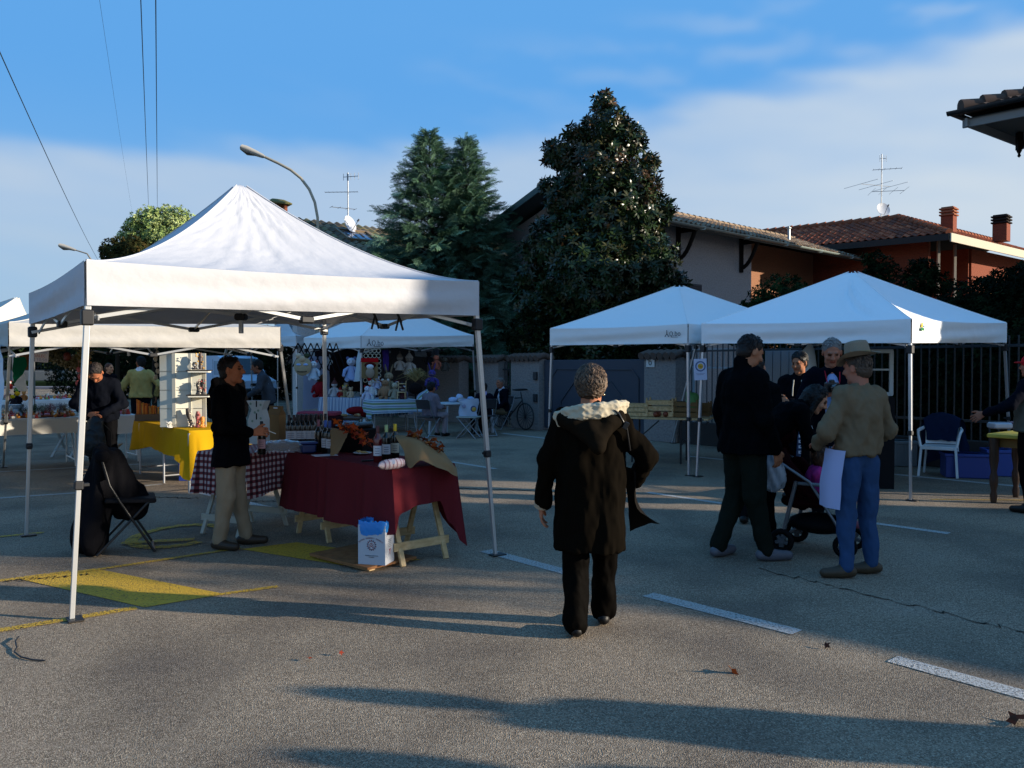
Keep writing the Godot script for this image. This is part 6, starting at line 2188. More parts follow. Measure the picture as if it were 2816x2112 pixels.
	sm.tube([sp, sp.lerp(sq, 0.1), sp.lerp(sq, 0.3), sp.lerp(sq, 0.75), sp.lerp(sq, 0.95), sq], [0.008, 0.03, 0.04, 0.042, 0.032, 0.008], 14)
	obj("casing", sm, M("#b9aaae", 0.6), sa)
	for q in [0.15, 0.3, 0.45, 0.6, 0.75, 0.88]:
		var g = MB.new()
		g.tube([sp.lerp(sq, q), sp.lerp(sq, q + 0.025)], 0.0425 if q > 0.2 and q < 0.8 else 0.037, 14, false)
		obj("net_band", g, M("#8f5560", 0.8), sa)
	var lb = MB.new()
	lb.box(sp.lerp(sq, 0.5) + V(0, 0.02, 0.036), V(0.07, 0.035, 0.006), Basis(Vector3.RIGHT, -0.3), 0.002)
	obj("paper_label", lb, M("#d9d3d6", 0.7), sa)
	# sackcloth over the bottle racks
	var sack = cloth("#917452", 0.95, 9.0)
	var bl = grid_cloth([[V(-1.008, 1.001, -7.120), V(-0.847, 0.997, -7.050), V(-0.691, 0.932, -7.000), V(-0.559, 0.844, -7.000), V(-0.469, 0.744, -6.950)], [V(-0.959, 1.003, -6.860), V(-0.776, 0.986, -6.780), V(-0.641, 0.909, -6.740), V(-0.527, 0.830, -6.740), V(-0.441, 0.698, -6.780)], [V(-0.885, 0.909, -6.740), V(-0.734, 0.917, -6.620), V(-0.659, 0.844, -6.620), V(-0.545, 0.778, -6.670), V(-0.459, 0.706, -6.720)], [V(-0.863, 0.819, -6.680), V(-0.805, 0.787, -6.580), V(-0.727, 0.851, -6.560), V(-0.628, 0.801, -6.600), V(-0.515, 0.744, -6.660)]], 6, 0.012, 4)
	solo("sackcloth", bl, sack, "brown sackcloth spilling over the right corner of the red table", "cloth")
	var b3 = grid_cloth([[V(-1.696, 1.030, -7.700), V(-1.596, 1.016, -7.620), V(-1.480, 0.996, -7.500)], [V(-1.655, 0.974, -7.550), V(-1.547, 0.952, -7.420), V(-1.466, 0.963, -7.320)], [V(-1.625, 0.901, -7.400), V(-1.533, 0.895, -7.250), V(-1.467, 0.911, -7.150)], [V(-1.582, 0.823, -7.200), V(-1.529, 0.830, -7.100), V(-1.472, 0.861, -7.000)]], 6, 0.01, 6)
	solo("sackcloth", b3, sack, "brown sackcloth behind the blue capped bottles, strip hanging forward", "cloth")
	var rk = thing("bottle_rack", "dark box shaped rack under the orange leaf garland", "rack", V(-1.480, 0.786, -7.867), -0.5)
	var rm = MB.new()
	rm.box(V(0, 0.11, 0), V(0.34, 0.22, 0.24), Basis(), 0.01)
	obj("rack_body", rm, M("#141213", 0.8), rk)
	for q in [-0.09, 0.07]:
		var bo = MB.new()
		bo.tube([V(q, 0.245, -0.12), V(q, 0.245, 0.06), V(q, 0.245, 0.09), V(q, 0.245, 0.2)], [0.037, 0.037, 0.015, 0.014], 12)
		obj("lying_bottle", bo, M("#1b1412", 0.15), rk)
	var leafc = ["#a8401c", "#8f2f18", "#c2561f", "#6f2015", "#b54a20"]
	garland("orange and red leaf garland sloping over the dark rack", [V(-1.584, 1.099, -7.500), V(-1.448, 1.024, -7.350), V(-1.328, 0.971, -7.200), V(-1.215, 0.916, -7.100)], 34, leafc, 0.04, 3)
	garland("red leaf spray sticking up behind the first garland", [V(-1.441, 1.043, -7.450), V(-1.365, 1.007, -7.400), V(-1.269, 0.975, -7.300)], 12, ["#a8401c", "#c2561f"], 0.035, 4)
	garland("rusty brown leaf garland along the sackcloth's ridge", [V(-0.872, 1.005, -6.950), V(-0.749, 1.008, -6.850), V(-0.659, 0.957, -6.800), V(-0.560, 0.892, -6.780)], 46, ["#8a3f1c", "#a34b1e", "#7a3318", "#9b5522"], 0.035, 5)
	# bread in a plastic bag
	var br = thing("bread_bag", "clear plastic bag of bread on the checked cloth", "bag", V(-2.183, 0.786, -7.840), 0.2)
	for q in [[-0.12, 0.0], [0.0, 0.03], [0.12, -0.01]]:
		var lf = MB.new()
		lf.ball(V(q[0], 0.045, q[1]), V(0.085, 0.04, 0.07), Basis(), 10)
		obj("loaf", lf, M("#5f4632", 0.8), br)
	var film = MB.new()
	var fr = []
	var fw = noise(9.0, FastNoiseLite.TYPE_SIMPLEX, 2, 7)
	for j in 13:
		var row = []
		for i in 21:
			var u = i / 20.0 - 0.5
			var v = j / 12.0 - 0.5
			var y = 0.1 * sqrt(maxf(0.0, 1.0 - pow(absf(u) * 2.0, 3.0))) * sqrt(maxf(0.0, 1.0 - pow(absf(v) * 2.0, 3.0)))
			row.append(V(u * 0.46, 0.008 + y + 0.012 * fw.get_noise_2d(u * 5, v * 5), v * 0.28))
		fr.append(row)
	film.sheet(fr)
	obj("film", film, M("#dfe6ee40", 0.12, 0.0, {"transparency": BaseMaterial3D.TRANSPARENCY_ALPHA}), br)
	bin_box()

func bin_box() -> void:
	var bd = MB.new()
	var q = [V(-1.620, 0.000, -6.903), V(-1.176, 0.000, -6.290), V(-0.840, 0.000, -6.675), V(-1.251, 0.000, -7.164)]
	var c: Vector3 = (q[0] + q[2]) * 0.5
	var d: Vector3 = (q[2] - q[1])
	var w: Vector3 = V(-d.z, 0, d.x).normalized() * (q[1] - q[0]).length()
	var bt = thing("wooden_board", "brown wooden board lying on the asphalt under the white bin", "board", c, 0.0)
	var yb = Basis(d.normalized(), Vector3.UP, d.normalized().cross(Vector3.UP))
	for k in 4:
		var pk = MB.new()
		pk.box(w * ((k - 1.5) * 0.25) + V(0, 0.034, 0), V(d.length(), 0.022, w.length() * 0.247), yb, 0.003)
		obj("plank", pk, surf(wood.albedo_texture, wood.normal_texture, 1.0, 0.8, 1.0, false, {"albedo_color": Color("#b08a6e")}) if k == 0 else (bt.get_node("plank") as MeshInstance3D).material_override, bt)
	for k in [-0.35, 0.35]:
		var bn = MB.new()
		bn.box(d * k + V(0, 0.012, 0), V(0.06, 0.022, w.length() * 0.9), yb, 0.003)
		obj("batten", bn, wood, bt)
	# the carton
	var n0: Vector3 = V(-0.985, 0.045, -6.412)
	var n1: Vector3 = V(-1.207, 0.045, -6.472)
	var n2: Vector3 = V(-0.938, 0.045, -6.549)
	var f = (n0 - n1)
	var s = (n2 - n0)
	f.y = 0; s.y = 0
	s = V(f.z, 0, -f.x).normalized() * 0.17
	if s.z > 0: s = -s
	var ctr = n0 - f * 0.5 + s * 0.5
	var t = thing("carton_bin", "white wine carton used as litter bin with crest on its front", "box", ctr)
	var fb = Basis(f.normalized(), Vector3.UP, f.normalized().cross(Vector3.UP))
	var H = 0.31
	var card = M("#b9bcc2", 0.7)
	for e in [[V(0, 0, -1), f.length(), fb], [V(0, 0, 1), f.length(), fb]]:
		var m = MB.new()
		m.box(fb * (e[0] * s.length() * 0.5) + V(0, H * 0.5, 0), V(e[1], H, 0.005), fb, 0.001)
		obj("side", m, card, t)
	for e in [-1.0, 1.0]:
		var m = MB.new()
		m.box(fb * V(e * (f.length() * 0.5 - 0.003), 0, 0) + V(0, H * 0.5, 0), V(0.005, H, s.length() - 0.006), fb, 0.001)
		obj("side", m, card, t)
	var bot = MB.new()
	bot.box(V(0, 0.004, 0), V(f.length() - 0.01, 0.005, s.length() - 0.012), fb, 0.001)
	obj("bottom", bot, card, t)
	# print: an arc of words, a crest, two lines
	var face = fb * V(0, 0, s.length() * 0.5 + 0.0045)
	var words = "POTERE SORRENTI TREBBIO"
	for i in words.length():
		if words[i] == " ": continue
		var a = lerpf(-0.62, 0.62, float(i) / (words.length() - 1))
		var o = text_on(t, words[i], face + fb * V(sin(a) * 0.17 - 0.004, 0.03 + cos(a) * 0.18, 0), fb * Basis(Vector3.BACK, -a), 0.011, "#8d5f66", "Droid Serif")
		o.position -= o.basis.x * 0.003
	text_on(t, "AZIENDA AGRICOLA", face + fb * V(0, 0.072, 0), fb, 0.0065, "#55606c", "Droid Serif", 1.4)
	text_on(t, "DI TREBBIO", face + fb * V(0, 0.06, 0), fb, 0.0065, "#55606c", "Droid Serif")
	var sh = MB.new()
	sh.prism(PackedVector2Array([Vector2(-0.02, 0.02), Vector2(0.02, 0.02), Vector2(0.02, -0.008), Vector2(0, -0.03), Vector2(-0.02, -0.008)]), 0.002, Transform3D(fb, face + V(0, 0.155, 0)))
	obj("crest", sh, M("#d7d3d3", 0.7), t)
	for k in 3:
		var cv = MB.new()
		var y = 0.008 - k * 0.0125
		cv.prism(PackedVector2Array([Vector2(-0.018, y - 0.006), Vector2(0, y + 0.006), Vector2(0.018, y - 0.006), Vector2(0.018, y - 0.0005), Vector2(0, y + 0.0115), Vector2(-0.018, y - 0.0005)]), 0.002, Transform3D(fb, face + V(0, 0.155, 0) + fb.z * 0.0015))
		obj("chevron", cv, M("#7d1f2a", 0.7), t)
	for k in 14:
		var a = TAU * k / 14.0
		var fl = MB.new()
		fl.prism(PackedVector2Array([Vector2(-0.005, -0.004), Vector2(0.005, -0.004), Vector2(0.006, 0.006), Vector2(0, 0.012), Vector2(-0.006, 0.006)]), 0.0016, Transform3D(fb * Basis(Vector3.BACK, -a), face + V(0, 0.153, 0) + fb * V(sin(a) * 0.031, cos(a) * 0.033, -0.001)))
		obj("mantling", fl, M("#6b6a78" if k % 2 else "#8a5f66", 0.7), t)
	var side = fb * V(f.length() * 0.5 + 0.0015, 0, 0)
	var sb = Basis(-fb.z, Vector3.UP, fb.x)
	for k in 5:
		var ln = MB.new()
		ln.box(side + V(0, 0.19 - k * 0.014, 0) + sb.x * rng.randf_range(-0.004, 0.004), V(0.06, 0.003, 0.002), sb, 0.0005)
		obj("text_line", ln, M("#6c7278", 0.7), t)
	var gl = MB.new()
	gl.prism(PackedVector2Array([Vector2(-0.014, 0.02), Vector2(0.016, 0.03), Vector2(0.006, 0.008), Vector2(0.004, -0.02), Vector2(-0.002, -0.02), Vector2(-0.004, 0.006)]), 0.002, Transform3D(sb, side + V(0, 0.09, 0)))
	obj("glass_symbol", gl, M("#9a5b66", 0.7), t)
	# blue bag turned over the rim
	var bg = MB.new()
	var rows = []
	var fn = noise(5.0, FastNoiseLite.TYPE_SIMPLEX_SMOOTH, 3, 17)
	for j in 17:
		var row = []
		var v = j / 16.0
		for i in 61:
			var a = TAU * i / 60.0
			var ca = cos(a)
			var sa = sin(a)
			var e = pow(pow(absf(ca), 6.0) + pow(absf(sa), 6.0), -1.0 / 6.0)
			var p = V(ca * e * f.length() * 0.5, 0, sa * e * s.length() * 0.5)
			var wv = fn.get_noise_2d(ca * 1.5 + 5.0, sa * 1.5 + v * 0.6)
			var w2 = fn.get_noise_2d(ca * 5.0, sa * 5.0 + v * 2.0)
			var y = 0.0
			var g = 1.0
			if v < 0.45:
				var k = v / 0.45
				y = lerpf(H - 0.08 + 0.02 * wv + 0.03 * maxf(0.0, ca), H + 0.035 + 0.02 * wv, k)
				g = 1.05 + 0.05 * sin(k * PI) + 0.05 * w2
			else:
				var k = (v - 0.45) / 0.55
				y = lerpf(H + 0.035 + 0.02 * wv, H - 0.12, k)
				g = 1.03 - 0.12 * k + 0.06 * w2
			row.append(fb * V(p.x * g, 0, p.z * g) + V(0, y, 0))
		rows.append(row)
	bg.sheet(rows)
	tag(obj("bin_bag", bg, M("#2f8fe0", 0.3, 0.0, {"backlight_enabled": true, "backlight": Color(0.4, 0.5, 0.6)}), self), "bright blue plastic bag turned over the white carton's rim", "bag").position = ctr

func left_chairs() -> void:
	var blk = M("#141416", 0.4)
	var at: Vector3 = (V(-3.006, 0.000, -7.005) + V(-3.526, 0.000, -6.937)) * 0.5 + V(-0.06, 0, -0.18)
	var fc = folding_chair("black folding chair with padded seat under the nearest canopy", at, yaw(V(0.9, 0, -0.43)), blk, M("#1b1b1e", 0.7))
	# coat over its back: front fall, ridge over the backrest, rear fall
	var f = fc.transform
	var cb = Blob.new()
	cb.cell = 0.016
	cb.cap(V(-0.17, 0.84, -0.2), V(0.17, 0.84, -0.2), 0.05, 0.05, 0, 0.06)
	cb.cap(V(0, 0.74, -0.19), V(0.02, 0.16, -0.3), 0.15, 0.23, 0, 0.05, Vector3.BACK, 1.5)
	cb.cap(V(0, 0.78, -0.15), V(0.05, 0.4, 0.02), 0.12, 0.15, 0, 0.05)
	cb.cap(V(0.2, 0.78, -0.18), V(0.27, 0.42, -0.02), 0.07, 0.06, 0, 0.03)
	cb.cuts.append([V(0, 0.06, 0), V(0.15, -1, 0.1).normalized(), [0]])
	var cm = MB.new()
	cb.into(cm, [Color("#19191c")], noise(5.0, FastNoiseLite.TYPE_SIMPLEX_SMOOTH, 2, 71), 0.045, V(1.3, 0.35, 1.3))
	cm.xf = Transform3D()
	for q in cm.v.size():
		cm.v[q] = f * cm.v[q]
		cm.n[q] = f.basis * cm.n[q]
	solo("draped_coat", cm, pmat(0.85), "black coat hung over the black folding chair, almost touching the ground", "coat")
	wooden_chair("white slatted wooden folding chair with crossed legs beside the bending man", V(-6.062, 0.000, -11.660) + V(0.2, 0, -0.2), yaw(V(0.95, 0, -0.2)))
	wooden_chair("white slatted chair seen from behind before the white clothed table", V(-7.846, 0.000, -14.659), yaw(V(0.1, 0, -1)))

func wooden_chair(label: String, at: Vector3, turn: float) -> void:
	var t = thing("slatted_chair", label, "chair", at, turn, "white slatted wooden chairs")
	var m = M("#9b9a94", 0.6)
	for s in [-0.2, 0.2]:
		var a = MB.new()
		a.bar(V(s, 0, 0.24), V(s, 0.84, -0.28), 0.022, 0.045, Vector3.RIGHT)
		obj("leg", a, m, t)
		var b = MB.new()
		b.bar(V(s * 0.86, 0, -0.24), V(s * 0.86, 0.46, 0.2), 0.022, 0.045, Vector3.RIGHT)
		obj("leg", b, m, t)
	for k in 7:
		var b = MB.new()
		b.box(V(0, 0.465, 0.2 - k * 0.062), V(0.4, 0.016, 0.05), Basis(), 0.004)
		obj("seat_slat", b, m, t)
	for y in [0.64, 0.77]:
		var b = MB.new()
		b.box(V(0, y, -0.28 + (0.84 - y) * 0.62 - 0.02), V(0.4, 0.075, 0.016), Basis(Vector3.RIGHT, -0.5), 0.004)
		obj("back_slat", b, m, t)
	for q in [V(0, 0.12, 0.165), V(0, 0.12, -0.125)]:
		var b = MB.new()
		b.bar(q - V(0.2, 0, 0), q + V(0.2, 0, 0), 0.02, 0.045)
		obj("stretcher", b, m, t)

# ---------------------------------------------------------------- trinket stalls at the left
func flat(p: Vector3) -> Vector3:
	return V(p.x, 0, p.z)

func quad_top(a: Vector3, b: Vector3, depth: float) -> Array:   # table outline from its front edge
	var d = (b - a).normalized()
	var n = V(d.z, 0, -d.x)
	if n.z > 0: n = -n
	return [flat(a), flat(b), flat(b + n * depth), flat(a + n * depth)]

func trinket_protos() -> Array:
	var out = []
	for k in 6:
		var t = thing("trinket", "", "trinket", V(0, -5, 0))
		var hx: String = ["#c0392b", "#e8e3d8", "#d98a2b", "#7f9c4a", "#c77f92", "#8f5a36"][k]
		var b = MB.new()
		if k % 3 == 0:
			b.lathe([Vector2(0.0, 0), Vector2(0.035, 0.0), Vector2(0.03, 0.03), Vector2(0.014, 0.075), Vector2(0, 0.08)], Transform3D(), 10)
			obj("robe", b, M(hx, 0.6), t)
			var h = MB.new()
			h.ball(V(0, 0.095, 0), V(0.02, 0.02, 0.02), Basis(), 8)
			h.lathe([Vector2(0.021, 0.1), Vector2(0, 0.14)], Transform3D(), 8)
			obj("head", h, M("#e6d3bf", 0.6), t)
		elif k % 3 == 1:
			b.box(V(0, 0.02, 0), V(0.11, 0.04, 0.07), Basis(Vector3.UP, 0.3), 0.008)
			obj("packet", b, M(hx, 0.4), t)
			var h = MB.new()
			h.ball(V(0.02, 0.05, 0), V(0.028, 0.02, 0.025), Basis(), 8)
			obj("bow", h, M("#b93a30", 0.5), t)
		else:
			b.ball(V(0, 0.03, 0), V(0.04, 0.03, 0.035), Basis(), 8)
			b.ball(V(0.03, 0.065, 0), V(0.02, 0.022, 0.02), Basis(), 8)
			obj("body", b, M(hx, 0.5), t)
			var h = MB.new()
			for s in [-1, 1]: h.lathe([Vector2(0.009, 0), Vector2(0, 0.035)], Transform3D(Basis(Vector3.BACK, 0.3 * s), V(0.03 + 0.01 * s, 0.078, 0)), 6)
			obj("ears", h, M("#e0c9a0", 0.5), t)
		out.append(t)
	return out

func trinket_stalls() -> void:
	var whitec = cloth("#cfcac0", 0.9)
	var leg = M("#c9c9c7", 0.4, 0.4)
	var tops = []
	for s in [
		[V(-8.311, 0.780, -12.119), V(-6.887, 0.780, -13.212), 0.85, "long white clothed trinket table behind the left canopy legs", 0.24],
		[V(-6.786, 0.780, -13.333), V(-6.214, 0.780, -13.836), 0.7, "short white clothed trinket table between the bending man and yellow cloth", 0.3],
		[V(-11.505, 0.780, -19.306), V(-10.744, 0.780, -20.667), 0.8, "farthest trinket table, rear of the left stall", 0.3]]:
		var c = quad_top(s[0], s[1], s[2])
		var ctr: Vector3 = (c[0] + c[2]) * 0.5
		var t = thing("stall_table", s[3], "table", ctr)
		metal_table(t, c.map(func(q): return q - ctr), 0.77, leg, M("#b9b2a4", 0.7))
		drape("cloth", t, c.map(func(q): return q - ctr), 0.775, [[0, s[4]], [1, s[4]], [2, s[4]], [3, s[4]], [4, s[4]]], whitec if s[4] < 0.28 else cloth("#dcdbd8", 0.9), {"amp": 0.012})
		tops.append(c)
	var ps = trinket_protos()
	rng.seed = 99
	for k in 150:
		var c: Array = tops[0] if k < 92 else tops[1] if k < 112 else tops[2]
		var u = rng.randf_range(0.3 if k < 92 else 0.04, 0.97)
		var v = rng.randf_range(0.12, 0.95)
		var p: Vector3 = (c[0] as Vector3).lerp(c[1], u).lerp((c[3] as Vector3).lerp(c[2], u), v)
		p.y = 0.782
		var w = ["long white table", "short white table", "farthest left table"][0 if k < 92 else 1 if k < 112 else 2]
		var kind = rng.randi() % 6
		var lb: String = ["red robed figurine", "white packet with red bow", "orange toy animal", "green robed figurine", "pink packet with red bow", "brown toy animal"][kind] + " among trinkets crowding the " + w
		var src: Node3D = ps[kind]
		if src.position.y < -1.0:
			src.transform = Transform3D(Basis(Vector3.UP, rng.randf() * TAU).scaled(Vector3.ONE * rng.randf_range(0.8, 1.3)), p)
			tag(src, lb, "trinket", "trinkets crowding the left stall")
		else:
			dup(src, p, rng.randf() * TAU, lb, "trinkets crowding the left stall", rng.randf_range(0.7, 1.35))
	# little potted plants along the front edge
	var names = ["first", "second", "third", "fourth", "fifth", "sixth"]
	for i in 6:
		var p: Vector3 = V(-7.685, 0.785, -13.009).lerp(V(-7.175, 0.785, -13.305), [0.0, 0.24, 0.47, 0.65, 0.85, 1.0][i])
		var t = thing("potted_plant", names[i] + " from the left of the tiny potted plants along the white table's front edge", "plant", p, 0.0, "tiny potted plants on the white table")
		var b = MB.new()
		b.lathe([Vector2(0, 0), Vector2(0.05, 0), Vector2(0.065, 0.02), Vector2(0.05, 0.03), Vector2(0, 0.028)], Transform3D(), 12)
		obj("pot", b, M("#9c5a38", 0.8), t)
		var st = MB.new()
		for q in 3: st.tube([V(0, 0.02, 0), V((q - 1) * 0.02, 0.09, 0.01 * q)], 0.004, 4)
		obj("stem", st, M("#3d3a22", 0.9), t)
		foliage(t, [[V(0, 0.14, 0), V(0.075, 0.07, 0.075)]], leaf_mesh(0.03, 0.007, 6), 55, [["#3c4a3c", "#6f6f6a"], ["#2e4a26", "#3f5a2f"], ["#3a4a34", "#7d8a80"], ["#7c3440", "#8f4a4a"], ["#56505c", "#6f6a76"], ["#5a4a40", "#6a5a46"]][i], Vector2(0.7, 1.2), vmat(0.7), 40 + i, 0.2)
	# heap of soft toys, covered box, hangings
	rng.seed = 6
	for s in [["black soft toy with yellow ribbon leaning on the heap", V(-10.187, 0.800, -17.048), "#17151a", "#d8a81f", 1.5], ["brown bear puppet at the right of the toy heap", V(-10.931, 0.820, -18.546), "#a06a3c", "#c98f55", 1.15], ["red and white elf doll on top of the toy heap", V(-12.920, 1.000, -21.310), "#a3281f", "#e6ddd2", 1.1], ["green elf doll beside the striped flag", V(-12.275, 0.950, -20.549), "#4f7a3a", "#d9a88a", 1.0], ["dark puppet with a yellow flower at the heap's foot", V(-9.986, 0.800, -16.557), "#25232a", "#d9b41f", 1.2], ["pink faced doll with white cap at the heap's left", V(-11.223, 0.850, -18.442), "#b98a86", "#e3ddd6", 1.1]]:
		doll(s[0], s[1], 0.4, [s[2], s[3], s[2]], s[4] * 0.2, "soft toys heaped at the left stall")
	var cb = thing("covered_box", "small box covered with white cloth at the table's left end", "box", V(-8.143, 0.790, -13.468))
	var cc = [V(-0.2, 0, 0.14), V(0.2, 0, 0.14), V(0.2, 0, -0.14), V(-0.2, 0, -0.14)]
	drape("cover", cb, cc, 0.1, [[0, 0.3], [1, 0.34], [2, 0.1], [3, 0.1], [4, 0.3]], cloth("#c6ccd6"), {"amp": 0.02})
	var gtray = MB.new()
	gtray.box(V(0, 0.145, 0), V(0.3, 0.07, 0.2), Basis(), 0.01)
	obj("tray", gtray, M("#8a9296", 0.5), cb)
	var sw = []
	for j in 6:
		var row = []
		for i in 9: row.append(V(-6.297, 1.856, -10.200).lerp(V(-8.417, 1.911, -12.400), i / 8.0) + V(0.05 * sin(i * 2.0 + j), -j * 0.26, 0.04 * sin(i * 3.1)))
		sw.append(row)
	solo("side_curtain", grid_cloth(sw, 3, 0.03, 5), canvas("#c9d2dc"), "white side curtain hanging at the left edge under the second canopy", "curtain")
	var fl = thing("flag", "hanging green and white flag at the left edge", "flag", V(-6.971, 1.724, -11.600))
	for s in [["#0f5a3c", [[Z(0, 0), Z(0.3, 0)], [Z(-0.02, -0.38), Z(0.34, -0.22)], [Z(-0.02, -0.75), Z(0.3, -0.42)]]], ["#c9cac6", [[Z(-0.02, -0.75), Z(0.3, -0.42)], [Z(0.02, -0.82), Z(0.34, -0.75)], [Z(0.14, -0.95), Z(0.34, -0.98)]]]]:
		fl.scale = V(0.5, 0.5, 1)
		obj("flag_band", grid_cloth(s[1], 5, 0.02, 3), cloth(s[0]), fl)
	var ch = MB.new()
	ch.tube([V(-7.051, 1.837, -12.000), V(-7.052, 1.787, -12.000)], 0.004, 4)
	ch.tube([V(-7.050, 1.792, -12.000), V(-7.055, 1.695, -12.000), V(-7.062, 1.542, -12.000)], [0.06, 0.075, 0.05], 9)
	solo("hanging_log", ch, M("#8a5a33", 0.8), "hollow brown log hanging under the second canopy", "ornament")
	var wt = thing("hanging_wreath", "dry beige wreath with red ball hanging under the second canopy", "wreath", V(-6.678, 1.769, -12.500))
	rng.seed = 14
	var wx = []
	var wc = []
	for i in 260:
		var a = rng.randf() * TAU
		wx.append(Transform3D(Basis.from_euler(V(rng.randf() * 6, rng.randf() * 6, 0)), V(cos(a) * 0.26 * rng.randf_range(0.6, 1.25), sin(a) * 0.16 * rng.randf_range(0.5, 1.3) + 0.02, rng.randf_range(-0.05, 0.05))))
		wc.append(lin(["#8f8463", "#a3977a", "#6f6548", "#7a6a3f"][i % 4]))
	many("dry_leaves", leaf_mesh(0.08, 0.03, 4), vmat(0.8), wx, wc, wt)
	var rb = MB.new()
	rb.ball(V(0.01, -0.03, 0.07), V(0.06, 0.07, 0.06), Basis(), 10)
	obj("ball", rb, M("#6f2c1c", 0.4), wt)
	var sg = thing("price_sign", "white paper price sign hanging from the second canopy", "sign", V(-6.486, 1.735, -11.400), 0.35)
	var sm = MB.new()
	sm.box(Vector3.ZERO, V(0.2, 0.17, 0.003), Basis(Vector3.BACK, -0.08), 0.0005)
	obj("paper", sm, M("#d8cdc9", 0.8), sg)
	for q in [["MUSTARIN", 0.05, "#8a86a8", 0.03], ["SALEC", 0.0, "#b5645a", 0.042], ["€ 10.50", -0.055, "#7a74a0", 0.042]]:
		text_on(sg, q[0], V(-0.005, q[1], 0.004), Basis(Vector3.BACK, -0.08), q[3], q[2], "Droid Sans")
	for s in [["#c98a5a", V(-6.429, 1.508, -12.600), "string of small cloth figures hanging beside the white leg"], ["#c46a6a", V(-6.431, 1.322, -12.300), "short string of red cloth figures hanging lower at left"], ["#d9c9b0", V(-5.832, 1.689, -13.600), "string of pale shells hanging left of the display screen"]]:
		var m = MB.new()
		m.tube([s[1] + V(0, 0.35, 0), s[1] - V(0, 0.3, 0)], 0.003, 4)
		for i in 6: m.ball(s[1] + V(0.02 * sin(i * 2.1), 0.22 - i * 0.1, 0), V(0.035, 0.045, 0.03), Basis(), 7)
		solo("hanging_string", m, M(s[0], 0.7), s[2], "ornament")

func Z(x: float, y: float) -> Vector3:
	return V(x, y, 0.02 * sin(x * 20.0 + y * 9.0))

